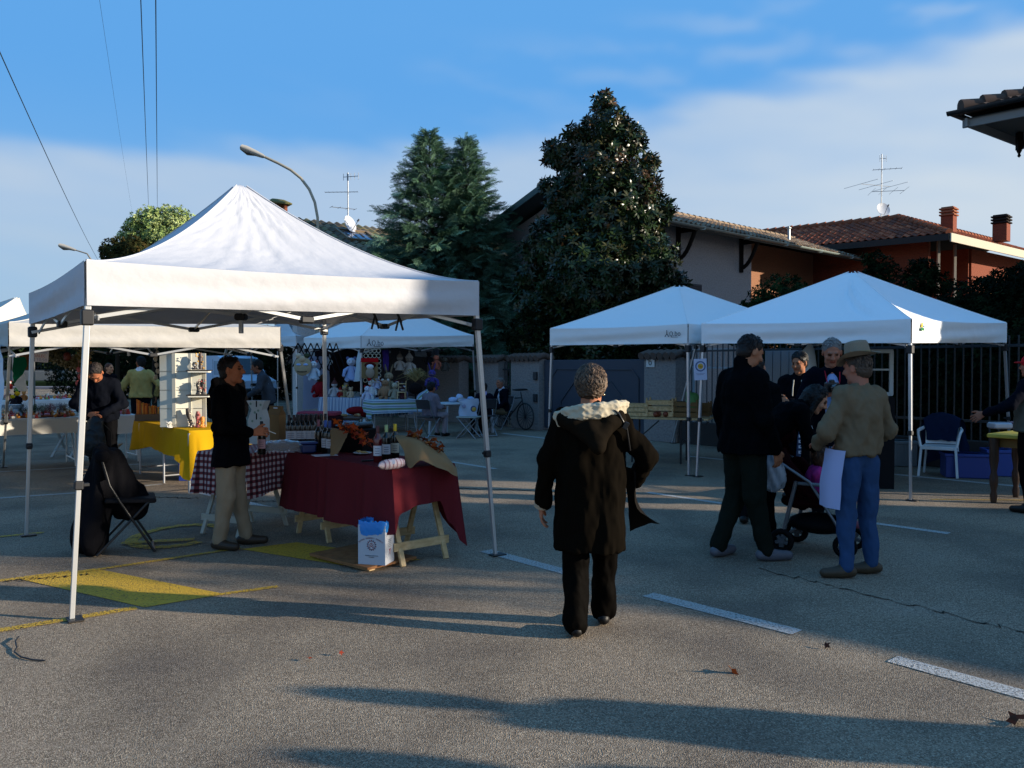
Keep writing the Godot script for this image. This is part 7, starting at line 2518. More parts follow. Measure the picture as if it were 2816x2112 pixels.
func yellow_stall() -> void:
	var a = V(-4.060, 0.780, -10.397)
	var l = V(-5.696, 0.780, -12.480)
	var c = [flat(a), Vector3.ZERO, Vector3.ZERO, flat(l)]
	var d: Vector3 = (c[3] - c[0]).normalized()
	var n = V(-d.z, 0, d.x)
	if n.x < 0: n = -n
	c[1] = c[0] + n * 0.75
	c[2] = c[3] + n * 0.75
	var ctr: Vector3 = (c[0] + c[2]) * 0.5
	var t = thing("stall_table", "aluminium framed table under the sheer yellow cloth", "table", ctr)
	var K: Array = c.map(func(q): return q - ctr)
	var al = M("#c3c6ca", 0.3, 0.8)
	for e in [[K[0], K[1]], [K[0].lerp(K[3], 0.42), K[1].lerp(K[2], 0.42)], [K[0].lerp(K[3], 0.88), K[1].lerp(K[2], 0.88)]]:
		for q in e:
			var b = MB.new()
			b.tube([q + V(0, 0.75, 0), q], 0.016, 8)
			obj("leg", b, al, t)
		var r = MB.new()
		r.tube([e[0] + V(0, 0.1, 0), e[1] + V(0, 0.1, 0)], 0.013, 7)
		r.tube([e[0] + V(0, 0.55, 0), e[1] + V(0, 0.12, 0)], 0.012, 7)
		obj("brace", r, al, t)
	var bd = MB.new()
	bd.box(V(0, 0.762, 0), V((K[3] - K[0]).length(), 0.025, 0.75), Basis(d, Vector3.UP, d.cross(Vector3.UP)), 0.004)
	obj("table_top", bd, wood, t)
	var ym = cloth("#c79a12", 0.8)
	ym = ym.duplicate()
	ym.backlight_enabled = true
	ym.backlight = Color(0.5, 0.38, 0.05)
	tag(drape("tablecloth", self, c, 0.78, [[0, 0.62], [0.1, 0.34], [0.5, 0.2], [1, 0.22], [2, 0.3], [3, 0.45], [3.35, 0.34], [3.8, 0.38], [3.93, 0.6], [4, 0.62]], ym, {"amp": 0.03, "pleats": 12.0, "flare": 1.6}), "sheer yellow cloth over the aluminium framed table, corner trailing", "tablecloth")
	var bl = thing("blue_crate", "blue plastic crate standing under the yellow cloth", "crate", V(-4.381, 0.000, -11.708))
	for q in [[V(0, 0.2, 0.22), V(0.5, 0.4, 0.02)], [V(0, 0.2, -0.22), V(0.5, 0.4, 0.02)], [V(0.24, 0.2, 0), V(0.02, 0.4, 0.42)], [V(-0.24, 0.2, 0), V(0.02, 0.4, 0.42)], [V(0, 0.015, 0), V(0.47, 0.02, 0.41)]]:
		var b = MB.new()
		b.box(q[0], q[1], Basis(), 0.006)
		obj("side", b, M("#2746a8", 0.4), bl)
	# folding display screen with shelves
	var p0 = V(-4.647, 0.785, -10.928)
	var p1 = p0 + V(0.55, 0, -0.1)
	var ds = thing("display_screen", "white folding display screen with nine openings standing on the yellow cloth", "display", (p0 + p1) * 0.5)
	var w = (p1 - p0)
	var u = flat(w).normalized()
	var f = V(u.z, 0, -u.x)
	if f.z < 0: f = -f
	for k in 3:
		var s = p0.lerp(p1, k / 3.0) - ds.position + f * (0.05 if k == 1 else 0.0)
		var e = p0.lerp(p1, (k + 1) / 3.0) - ds.position + f * (0.05 if k == 0 else 0.0)
		for r in 4:
			var b = MB.new()
			var y0 = r * 0.245
			b.quad(s + V(0, y0 + 0.006, 0), e + V(0, y0 + 0.006, 0), e + V(0, y0 + 0.242, 0), s + V(0, y0 + 0.242, 0))
			b.quad(s + V(0, y0, 0) - f * 0.02, e + V(0, y0, 0) - f * 0.02, e + V(0, y0 + 0.245, 0) - f * 0.02, s + V(0, y0 + 0.245, 0) - f * 0.02)
			obj("panel", b, M("#d3d0c0", 0.8), ds)
		var v = MB.new()
		v.bar(e, e + V(0, 0.98, 0), 0.014, 0.05)
		obj("upright", v, M("#b9b6a8", 0.8), ds)
	for y in [0.41, 0.735]:
		var b = MB.new()
		b.box(u * (w.length() * 0.42) + f * 0.08 + V(0, y, 0), V(0.26, 0.02, 0.2), Basis(u, Vector3.UP, u.cross(Vector3.UP)), 0.003)
		obj("shelf", b, M("#e0ddd0", 0.7), ds)
		var tp = MB.new()
		tp.box(u * (w.length() * 0.42) + f * 0.08 + V(0, y + 0.018, 0), V(0.3, 0.012, 0.22), Basis(u, Vector3.UP, u.cross(Vector3.UP)), 0.003)
		obj("shelf_board", tp, M("#3a342e", 0.7), ds)
	rng.seed = 23
	var k = 0
	for s in [[0.435, 0.9, "hanging bead rack on the lower shelf of the white screen", "#4a4038"], [0.435, 1.0, "dark slim vase on the lower shelf of the white screen", "#2c2622"], [0.76, 0.95, "beaded dark ornament on the upper shelf of the white screen", "#4a3a33"], [0.76, 0.82, "small dark ornament at the left of the upper shelf", "#38302a"], [0.0, 0.75, "dark curved wooden ornament on the yellow cloth", "#3a3128"], [0.0, 0.88, "pink and brown patterned candle on the yellow cloth", "#8f4f4a"], [0.0, 0.98, "glittering orange ornament at the yellow table's end", "#c47a2a"], [0.0, 0.25, "small white figure before the display screen", "#c9c5ba"]]:
		var o = thing("ornament", s[2], "ornament", p0.lerp(p1, s[1]) + f * 0.1 + V(0, s[0] + 0.004, 0))
		var b = MB.new()
		var hh: float = [0.17, 0.2, 0.22, 0.1, 0.26, 0.21, 0.14, 0.08][k]
		b.lathe([Vector2(0, 0), Vector2(0.04, 0), Vector2(0.03, 0.02), Vector2(0.022, hh * 0.4), Vector2(0.035, hh * 0.7), Vector2(0.02, hh), Vector2(0, hh)], Transform3D(Basis(Vector3.BACK, 0.25 if k == 4 else 0.0), Vector3.ZERO), 10)
		obj("figure", b, M(s[3], 0.5), o)
		var bb = MB.new()
		for i in 14: bb.ball(V(rng.randf_range(-0.05, 0.05), rng.randf_range(0.01, hh), rng.randf_range(0.0, 0.05)), Vector3.ONE * rng.randf_range(0.006, 0.012), Basis(), 6)
		tag(obj("beads", bb, M(["#d9cdb8", "#b5524a", "#d9a23a", "#d8d3c8"][k % 4], 0.4), o), "", "", "", "stuff")
		k += 1
	# box of orange sticks
	var bx = thing("stick_box", "grey brown box full of orange sticks at the yellow table's left end", "box", V(-5.397, 0.785, -12.262), yaw(f) + 0.15)
	for q in [[V(0, 0.05, 0.06), V(0.34, 0.1, 0.01)], [V(0, 0.05, -0.06), V(0.34, 0.1, 0.01)], [V(0.165, 0.05, 0), V(0.01, 0.1, 0.11)], [V(-0.165, 0.05, 0), V(0.01, 0.1, 0.11)], [V(0, 0.006, 0), V(0.32, 0.01, 0.11)]]:
		var b = MB.new()
		b.box(q[0], q[1], Basis(), 0.002)
		obj("side", b, M("#6f655c", 0.8), bx)
	for i in 30:
		var b = MB.new()
		var x = -0.145 + (i % 15) * 0.0205
		var z = -0.025 + int(i / 15.0) * 0.045
		var lean = rng.randf_range(-0.07, 0.07)
		var top = 0.27 - 0.11 * (x + 0.145) / 0.29 + rng.randf_range(-0.02, 0.03)
		b.tube([V(x, 0.012, z), V(x + lean * 0.2, top, z)], 0.0085, 7)
		b.ball(V(x + lean * 0.2, top + 0.01, z), V(0.012, 0.014, 0.012), Basis(), 7)
		obj("stick", b, M(["#d9781c", "#e08f2a", "#c9651a", "#8a5a2c", "#d9a040"][i % 5], 0.4), bx)

# a soft doll: cols [dress, head, hat]; h its height
func doll(label: String, at: Vector3, turn: float, cols: Array, h: float, group := "", kind := 0) -> Node3D:
	var t = thing("soft_doll", label, "doll", at, turn, group)
	var s = h / 0.3
	var b = MB.new()
	if kind == 2: b.ball(V(0, 0.1, 0) * s, V(0.085, 0.1, 0.075) * s, Basis(), 12)
	else: b.lathe([Vector2(0, 0), Vector2(0.075, 0.0), Vector2(0.085, 0.012), Vector2(0.05, 0.1), Vector2(0.035, 0.16), Vector2(0.02, 0.185), Vector2(0, 0.19)].map(func(q): return q * s), Transform3D(), 14)
	obj("dress", b, M(cols[0], 0.9), t)
	var a = MB.new()
	for e in [-1.0, 1.0]:
		a.tube([V(0.03 * e, 0.155, 0) * s, V(0.075 * e, 0.12, 0.03) * s, V(0.085 * e, 0.075, 0.05) * s], [0.022 * s, 0.024 * s, 0.018 * s], 8)
		a.ball(V(0.086 * e, 0.062, 0.052) * s, V(0.02, 0.02, 0.02) * s, Basis(), 8)
		if kind != 1: a.tube([V(0.03 * e, 0.02, 0.03) * s, V(0.045 * e, 0.012, 0.1) * s], [0.026 * s, 0.024 * s], 8)
	obj("limbs", a, M(cols[0], 0.9), t)
	var hd = MB.new()
	hd.ball(V(0, 0.225, 0.005) * s, V(0.055, 0.05, 0.05) * s, Basis(), 12)
	hd.ball(V(0, 0.213, 0.05) * s, V(0.02, 0.015, 0.018) * s, Basis(), 8)
	obj("head", hd, M(cols[1], 0.9), t)
	var ey = MB.new()
	for e in [-1.0, 1.0]: ey.ball(V(0.02 * e, 0.235, 0.048) * s, Vector3.ONE * 0.006 * s, Basis(), 6)
	obj("eyes", ey, M("#141210", 0.3), t)
	var ht = MB.new()
	if kind == 1:
		ht.lathe([Vector2(0.056, 0.235), Vector2(0.058, 0.25), Vector2(0.02, 0.3), Vector2(0, 0.33)].map(func(q): return q * s), Transform3D(), 12)
		ht.ball(V(0, 0.335, 0) * s, Vector3.ONE * 0.016 * s, Basis(), 8)
	else:
		for e in [-1.0, 1.0]:
			if kind == 3: ht.tube([V(0.022 * e, 0.26, 0) * s, V(0.04 * e, 0.33, 0) * s, V(0.05 * e, 0.37, -0.01) * s], [0.014 * s, 0.018 * s, 0.008 * s], 8, true, 0.6)
			else: ht.ball(V(0.042 * e, 0.268, 0) * s, V(0.022, 0.022, 0.012) * s, Basis(), 8)
	obj("hat" if kind == 1 else "ears", ht, M(cols[2], 0.9), t)
	return t

func doll_stall() -> void:
	# striped table and its dolls
	var c = quad_top(V(-4.896, 0.800, -21.053), V(-2.934, 0.800, -19.882), 0.75)
	var ctr: Vector3 = (c[0] + c[2]) * 0.5
	var t = thing("stall_table", "doll stall table hidden by the grey blue pleated cloth", "table", ctr)
	metal_table(t, c.map(func(q): return q - ctr), 0.79, M("#8f9296", 0.4, 0.6), wood)
	var sm = StandardMaterial3D.new()
	sm.albedo_texture = stripes([["#6f7f9a", 6], ["#b9c2cf", 5], ["#4f5f80", 2], ["#a9b4c4", 6], ["#7d8ca6", 3]])
	sm.uv1_scale = V(9, 9, 9)
	sm.roughness = 0.95
	var dr = drape("tablecloth", self, c, 0.8, [[0, 0.42], [1, 0.42], [2, 0.4], [3, 0.4], [4, 0.42]], sm, {"amp": 0.03, "pleats": 34.0})
	var dm = dr.mesh as ArrayMesh
	var arr = dm.surface_get_arrays(0)
	var uvs: PackedVector2Array = arr[Mesh.ARRAY_TEX_UV]
	for i in uvs.size(): uvs[i] = Vector2(uvs[i].y, uvs[i].x)
	arr[Mesh.ARRAY_TEX_UV] = uvs
	var nm = ArrayMesh.new()
	nm.add_surface_from_arrays(Mesh.PRIMITIVE_TRIANGLES, arr)
	dr.mesh = nm
	tag(dr, "grey blue pleated striped cloth round the doll table", "tablecloth")
	for s in [
		["large brown bear in red dress at the left of the doll table", ZAp(340, 795), ["#7d1720", "#4f3224", "#4f3224"], 0.62, 2], ["grey snowman doll with dark hat on the doll table", ZAp(590, 760), ["#a9a6a8", "#b9b6b8", "#5f3a3a"], 0.42, 1],
		["beige doll with yellow bow behind the striped cloth", ZAp(760, 790), ["#8f7f5f", "#b3a184", "#c9a83a"], 0.32, 0], ["small red elf lying among the table dolls", ZAp(680, 835), ["#8a2320", "#d2b79f", "#8a2320"], 0.24, 1], ["cream teddy sitting near the pole", ZAp(860, 830), ["#b9a58a", "#c9b698", "#b9a58a"], 0.28, 0], ["white and brown bundle doll by the pole's left", ZAp(800, 700), ["#6f5a4c", "#8f7a68", "#5f4a3c"], 0.34, 0],
		["fat white hen cushion on the doll table", ZAp(1205, 880), ["#c3ccd0", "#d2d6d6", "#b98a3a"], 0.5, 2], ["pear shaped brown cushion doll right of the white hen", ZAp(1420, 875), ["#8f6f55", "#8a6a50", "#b9b2a8"], 0.5, 2], ["dark red santa doll high behind the hen", ZAp(1280, 720), ["#5f1016", "#6f4a40", "#5f1016"], 0.4, 1], ["second dark red santa doll to its right", ZAp(1360, 700), ["#4f0e12", "#5f443c", "#6f1218"], 0.4, 1],
		["beige long eared rabbit doll standing at the back", ZAp(1510, 690), ["#7d6f58", "#8a7a62", "#6f624e"], 0.62, 3], ["grey patterned doll beside the small wooden chair", ZAp(1570, 860), ["#8a8270", "#a39a86", "#7a725f"], 0.42, 0], ["white dotted doll in front of the straw broom doll", ZAp(1740, 740), ["#6a6878", "#b9b9c4", "#4a4858"], 0.34, 3], ["purple spotted doll by the dark heap", ZAp(1650, 640), ["#4a3038", "#8a7a80", "#5f2028"], 0.3, 0], ["dark tartan doll left of the straw broom doll", ZAp(1700, 830), ["#4a2a30", "#a39a98", "#3a2228"], 0.3, 1]]:
		doll(s[0], s[1], -0.2, s[2], s[3], "soft dolls on the doll stall", s[4])
	# things hung under the canopy
	for s in [
		["white angel doll hung beside the basket face", V(-4.883, 1.508, -20.400), ["#a9b6c2", "#b9c2c9", "#8a4a4a"], 0.5, 0], ["blue and white dressed doll hung left of the pole", V(-3.991, 1.540, -20.600), ["#8fa0c4", "#b5bccb", "#5a5f86"], 0.62, 0], ["pale flowered dress doll, left of two on the line", V(-2.924, 1.692, -21.600), ["#a39c94", "#8a837a", "#6a6058"], 0.44, 1], ["pale flowered dress doll, right of two on the line", V(-2.701, 1.641, -21.800), ["#b3aca4", "#8f877e", "#a39c94"], 0.55, 1],
		["purple spotted rabbit doll hung at the right of the stall", V(-2.086, 1.263, -21.600), ["#443c78", "#4c4486", "#443c78"], 0.56, 3], ["orange pink pig doll hung near the right corner", V(-2.010, 1.711, -22.000), ["#9c5a48", "#c4735c", "#6a6458"], 0.4, 0], ["black cat doll hung between the pig and the line", V(-2.202, 1.815, -22.000), ["#1c1a1e", "#201d22", "#1c1a1e"], 0.36, 0], ["white bear hung on the ring curtain's end", V(-3.289, 1.205, -20.200), ["#a9b0c9", "#c3c9dc", "#8f96b4"], 0.32, 0], ["white bear with red scarf hung below the ring curtain", V(-3.523, 0.932, -20.200), ["#b3b8cc", "#c9cede", "#9a2a30"], 0.42, 0], ["grey doll hung in the shade at far right", V(-1.807, 1.659, -22.300), ["#4f4a44", "#5f5a50", "#403a34"], 0.4, 0], ["small pale doll hung at mid height on the dark rack", V(-4.727, 1.742, -21.500), ["#a3a09a", "#b9b4ac", "#8a8078"], 0.24, 1]]:
		doll(s[0], s[1] - V(0, s[3] * 0.5, 0), 0.1, s[2], s[3], "soft dolls hung under the canopy", s[4])
	var bf = thing("basket_face", "round straw basket face with light blue eyes hung at the stall's left corner", "basket", V(-5.124, 1.589, -20.300))
	var b = MB.new()
	b.ball(Vector3.ZERO, V(0.34, 0.37, 0.12), Basis(), 18)
	bf.scale = Vector3.ONE * 0.64
	obj("basket", b, M("#a3957a", 0.95), bf)
	for e in [-1.0, 1.0]:
		var m = MB.new()
		m.ball(V(0.13 * e, 0.06, 0.1), V(0.1, 0.045, 0.04), Basis(), 10)
		obj("eye", m, M("#8fb2e0", 0.6), bf)
		var h = MB.new()
		h.ball(V(0.16 * e, 0.4, 0), V(0.12, 0.1, 0.08), Basis(), 10)
		obj("ear", h, M("#37402e" if e > 0 else "#b9ab94", 0.9), bf)
	var nz = MB.new()
	nz.ball(V(0, 0.27, 0.06), V(0.13, 0.12, 0.1), Basis(), 12)
	obj("topknot", nz, M("#b5a084", 0.95), bf)
	var mo = MB.new()
	for i in 8: mo.box(V(-0.18 + i * 0.05, -0.2 - 0.02 * sin(i * 0.45), 0.115), V(0.025, 0.05, 0.02), Basis(), 0.004)
	obj("stitches", mo, M("#2e241c", 0.9), bf)
	var rc = thing("ring_curtain", "hanging curtain of linked cream rings beside the canopy leg", "curtain", V(-3.541, 1.988, -20.100))
	for q in [V(-3.533, 1.964, -20.100), V(-3.438, 1.964, -20.100), V(-3.334, 1.964, -20.100), V(-3.235, 1.964, -20.100), V(-3.542, 1.841, -20.100), V(-3.438, 1.841, -20.100), V(-3.335, 1.841, -20.100), V(-3.236, 1.841, -20.100), V(-3.227, 1.717, -20.100), V(-3.227, 1.599, -20.100), V(-3.224, 1.481, -20.100), V(-3.228, 1.363, -20.100), V(-3.249, 1.239, -20.100), V(-3.353, 1.239, -20.100), V(-3.456, 1.239, -20.100), V(-3.560, 1.247, -20.100)]:
		var m = MB.new()
		var ring = []
		for i in 15: ring.append(q - rc.position + V(cos(TAU * i / 14.0), sin(TAU * i / 14.0), 0) * 0.048)
		m.tube(ring, 0.008, 6, false)
		obj("ring", m, M("#b5ae9a", 0.6), rc)
	var hs = thing("hanging_banner", "sackcloth banner with red top and stuffed cow head in chef hat", "banner", V(-3.437, 1.764, -20.000))
	for s in [["red_band", V(0, -0.03, 0), V(0.42, 0.1, 0.03), "#a11218"], ["sackcloth", V(0, -0.27, -0.01), V(0.4, 0.4, 0.015), "#7d6a4a"]]:
		var m = MB.new()
		m.box(s[1], s[2], Basis(), 0.006)
		obj(s[0], m, M(s[3], 0.95), hs)
	for s in [["cow_head", V(0.02, -0.34, 0.05), V(0.11, 0.13, 0.06), "#8f8272"], ["chef_hat", V(0.02, -0.19, 0.05), V(0.09, 0.06, 0.05), "#c6ccd2"], ["red_bow", V(0.0, -0.49, 0.05), V(0.05, 0.045, 0.03), "#8a1a1c"], ["curls", V(0.02, -0.15, 0.03), V(0.14, 0.07, 0.03), "#4a1714"]]:
		var m = MB.new()
		m.ball(s[1], s[2], Basis(), 12)
		obj(s[0], m, M(s[3], 0.9), hs)
	for s in [["towel", "long white towel with frilled edge hung left of the canopy leg", [[V(-3.780, 1.994, -20.400), V(-3.705, 1.992, -20.300)], [V(-3.838, 1.606, -20.400), V(-3.715, 1.606, -20.300)], [V(-3.889, 1.201, -20.400), V(-3.724, 1.219, -20.300)]], "#b9c6cc"], ["scarf", "long purple knitted scarf hung behind the ring curtain", [[V(-3.315, 1.992, -21.200), V(-3.170, 1.994, -21.300)], [V(-3.307, 1.707, -21.200), V(-3.154, 1.707, -21.300)], [V(-3.266, 1.471, -21.200), V(-3.180, 1.462, -21.300)]], "#3f2f78"], ["cloth_panel", "pale lilac sheet closing the doll stall's left side", [[V(-5.540, 1.846, -22.000), V(-4.972, 1.852, -22.600)], [V(-5.544, 1.108, -22.000), V(-4.976, 1.095, -22.600)], [V(-5.548, 0.432, -22.000), V(-4.979, 0.463, -22.600)]], "#a3abc4"], ["cloth_panel", "white sheet hung at the top right of the doll stall", [[V(-2.691, 2.054, -22.600), V(-2.192, 2.062, -23.000)], [V(-2.656, 1.947, -22.600), V(-2.192, 1.971, -23.000)], [V(-2.620, 1.857, -22.600), V(-2.411, 1.843, -23.000)]], "#8f9298"], ["back_cloth", "dark brown cloth behind the hung dolls at the stall's left half", [[V(-5.546, 2.077, -23.300), V(-3.822, 2.096, -24.200)], [V(-5.549, 1.532, -23.300), V(-3.824, 1.530, -24.200)], [V(-5.552, 0.978, -23.300), V(-3.827, 0.761, -24.200)]], "#2a1c1c"], ["back_sheet", "dark grey cloth closing the doll stall's back", [[V(-3.841, 2.086, -24.200), V(-2.149, 2.094, -24.600)], [V(-3.844, 1.434, -24.200), V(-2.150, 1.431, -24.600)], [V(-3.846, 0.704, -24.200), V(-2.152, 0.689, -24.600)]], "#4a474a"]]:
		solo(s[0], grid_cloth(s[2], 5, 0.02, 8), cloth(s[3]), s[1], "cloth")
	var lt = thing("lattice", "dark crossed lattice strips hung at the doll stall's left", "lattice", V(-4.893, 1.871, -20.900))
	for k in 7:
		for s in [-1.0, 1.0]:
			var m = MB.new()
			m.bar(V(-0.5 + k * 0.16, 0.3, 0.01 * s), V(-0.5 + k * 0.16 + 0.3 * s, -0.25 - k * 0.05, 0.01 * s), 0.012, 0.03)
			obj("strip", m, M("#151318", 0.8), lt)
	# bench, basket tray, tub, bottle
	var bn = thing("padded_bench", "dark red bench with patterned rose top before the doll table", "bench", V(-4.268, 0.000, -18.333), -0.1)
	for s in [["bench_body", V(0, 0.28, 0), V(0.95, 0.42, 0.5), "#33161a"], ["cushion", V(0, 0.54, 0), V(0.9, 0.1, 0.46), "#8a3a48"]]:
		var m = MB.new()
		m.box(s[1], s[2], Basis(), 0.03)
		obj(s[0], m, cloth(s[3]), bn)
	var tb = thing("storage_tub", "translucent lilac plastic tub holding a tray of pastries", "tub", V(-3.893, -0.000, -19.326))
	for s in [["tub", V(0, 0.17, 0), V(0.55, 0.34, 0.36), "#8f9cc4"], ["tray", V(0, 0.38, 0), V(0.72, 0.07, 0.42), "#4a3428"]]:
		var m = MB.new()
		m.box(s[1], s[2], Basis(), 0.02)
		obj(s[0], m, M(s[3], 0.5), tb)
	rng.seed = 3
	for i in 9:
		var m = MB.new()
		m.ball(V(rng.randf_range(-0.3, 0.3), 0.44, rng.randf_range(-0.15, 0.15)), V(0.09, 0.04, 0.06), Basis(Vector3.UP, rng.randf() * 3), 8)
		obj("pastry", m, M(["#8f6a44", "#7a5234", "#a3835c"][i % 3], 0.8), tb)
	var hat = MB.new()
	hat.ball(V(-3.736, 0.510, -20.000), V(0.28, 0.11, 0.2), Basis(), 12)
	hat.ball(V(-3.577, 0.454, -20.000), V(0.16, 0.1, 0.15), Basis(), 12)
	solo("red_hats", hat, cloth("#6f1018"), "heap of red felt hats under the striped cloth", "hat")
	var jb = thing("water_jug", "clear plastic jug standing at the foot of the canopy leg", "bottle", V(-3.404, -0.000, -19.068))
	var jm = MB.new()
	jm.lathe([Vector2(0, 0), Vector2(0.11, 0), Vector2(0.115, 0.15), Vector2(0.08, 0.27), Vector2(0.03, 0.34), Vector2(0.03, 0.38), Vector2(0, 0.38)], Transform3D(), 14)
	obj("jug", jm, M("#9aa6ac", 0.3), jb)
	# striped cloth table in front
	var f = quad_top(V(-3.241, 0.790, -19.325), V(-2.231, 0.790, -19.855), 0.65)
	var fctr: Vector3 = (f[0] + f[2]) * 0.5
	var ft = thing("camping_table", "metal framed table under the green striped cloth", "table", fctr)
	metal_table(ft, f.map(func(q): return q - fctr), 0.78, M("#a9adb2", 0.3, 0.8), wood)
	var gs = StandardMaterial3D.new()
	gs.albedo_texture = stripes([["#a9bccb", 4], ["#2f4a7a", 2], ["#a9bccb", 4], ["#6f8a6a", 7], ["#b9c8d2", 2]])
	gs.uv1_scale = V(8, 8, 8)
	gs.roughness = 0.95
	tag(drape("tablecloth", self, f, 0.79, [[0, 0.32], [1, 0.3], [2, 0.2], [3, 0.3], [3.9, 0.5], [4, 0.36]], gs, {"amp": 0.02}), "green, white and blue striped cloth over the metal framed table", "tablecloth")
	var rise = grid_cloth([[V(-2.313, 0.780, -20.000), V(-2.269, 0.903, -20.100), V(-2.031, 1.060, -20.200), V(-1.952, 1.200, -20.300)], [V(-2.310, 0.657, -19.900), V(-2.178, 0.748, -20.000), V(-2.061, 0.887, -20.100), V(-1.951, 1.076, -20.200)], [V(-2.311, 0.468, -19.900), V(-2.231, 0.499, -19.900), V(-2.147, 0.605, -20.000), V(-2.029, 0.856, -20.100)]], 5, 0.01, 5)
	for i in rise.v.size(): rise.uv[i] = Vector2(rise.uv[i].x, rise.uv[i].y * 0.4)
	solo("striped_throw", rise, gs, "end of the striped cloth pulled up over a hidden chair back", "cloth")
	var wc = thing("toy_chair", "tiny wooden doll chair on the doll table", "toy", ZAp(1680, 850))
	for q in [[V(-0.09, 0, 0.08), 0.16], [V(0.09, 0, 0.08), 0.16], [V(-0.09, 0, -0.08), 0.42], [V(0.09, 0, -0.08), 0.42]]:
		var m = MB.new()
		m.bar(q[0], q[0] + V(0, q[1], 0), 0.02, 0.02)
		obj("leg", m, wood, wc)
	for y in [0.16, 0.28, 0.36]:
		var m = MB.new()
		m.box(V(0, y, 0.0 if y < 0.2 else -0.08), V(0.2, 0.02, 0.18 if y < 0.2 else 0.02), Basis(), 0.004)
		obj("rail", m, wood, wc)
	var bd = thing("broom_doll", "straw broom doll with shaggy head beside the striped throw", "doll", ZAp(1890, 850))
	var st = MB.new()
	rng.seed = 8
	for i in 90: st.tube([V(0, 0.42, 0), V(rng.randfn(0, 0.1), 0.55 + rng.randf() * 0.2, rng.randfn(0, 0.06)), V(rng.randfn(0, 0.2), 0.4 + rng.randf() * 0.3, rng.randfn(0, 0.1))], [0.006, 0.005, 0.002], 4, false)
	obj("straw", st, M("#97875a", 0.95), bd)
	var bh = MB.new()
	bh.ball(V(0, 0.25, 0), V(0.17, 0.13, 0.12), Basis(), 12)
	bh.tube([V(0, 0, 0), V(0, 0.2, 0)], 0.02, 7)
	obj("body", bh, M("#171314", 0.9), bd)

func ZAp(x: float, y: float) -> Vector3:   # places on the doll table top
	var a = V(-4.896, 0.800, -21.053)
	var b = V(-2.934, 0.800, -19.882)
	var u = clampf((x - 330.0) / 1170.0, -0.1, 1.35)
	var p = a.lerp(b, u)
	var back = clampf((860.0 - y) / 160.0, 0.0, 1.6)
	return V(p.x - 0.1 * back, 0.806 + maxf(0.0, back - 0.8) * 0.25, p.z - 0.1 - 0.35 * back)

# ---------------------------------------------------------------- right stall, seated group, vehicles
func wheel(parent: Node3D, called: String, c: Vector3, ax: Vector3, r: float, w: float, spokes: int, rim: Material, tyre: Material) -> void:
	var f = frame_to(c - ax.normalized() * w * 0.5, c)
	var b = MB.new()
	var ring = []
	for i in 25: ring.append(f * V(cos(TAU * i / 24.0) * (r - w * 0.5), w * 0.5, sin(TAU * i / 24.0) * (r - w * 0.5)))
	b.tube(ring, w * 0.5, 8, false)
	var o = obj(called, b, tyre, parent)
	var m = MB.new()
	for i in spokes:
		var a = TAU * i / spokes
		m.bar(f * V(0, w * 0.5, 0), f * V(cos(a) * (r - w), w * 0.5, sin(a) * (r - w)), w * 0.3 if spokes > 8 else w * 0.8, w * 0.3 if spokes > 8 else w * 0.6)
	m.tube([f * V(0, 0, 0), f * V(0, w, 0)], w * 0.6, 10)
	obj("spokes", m, rim, o)

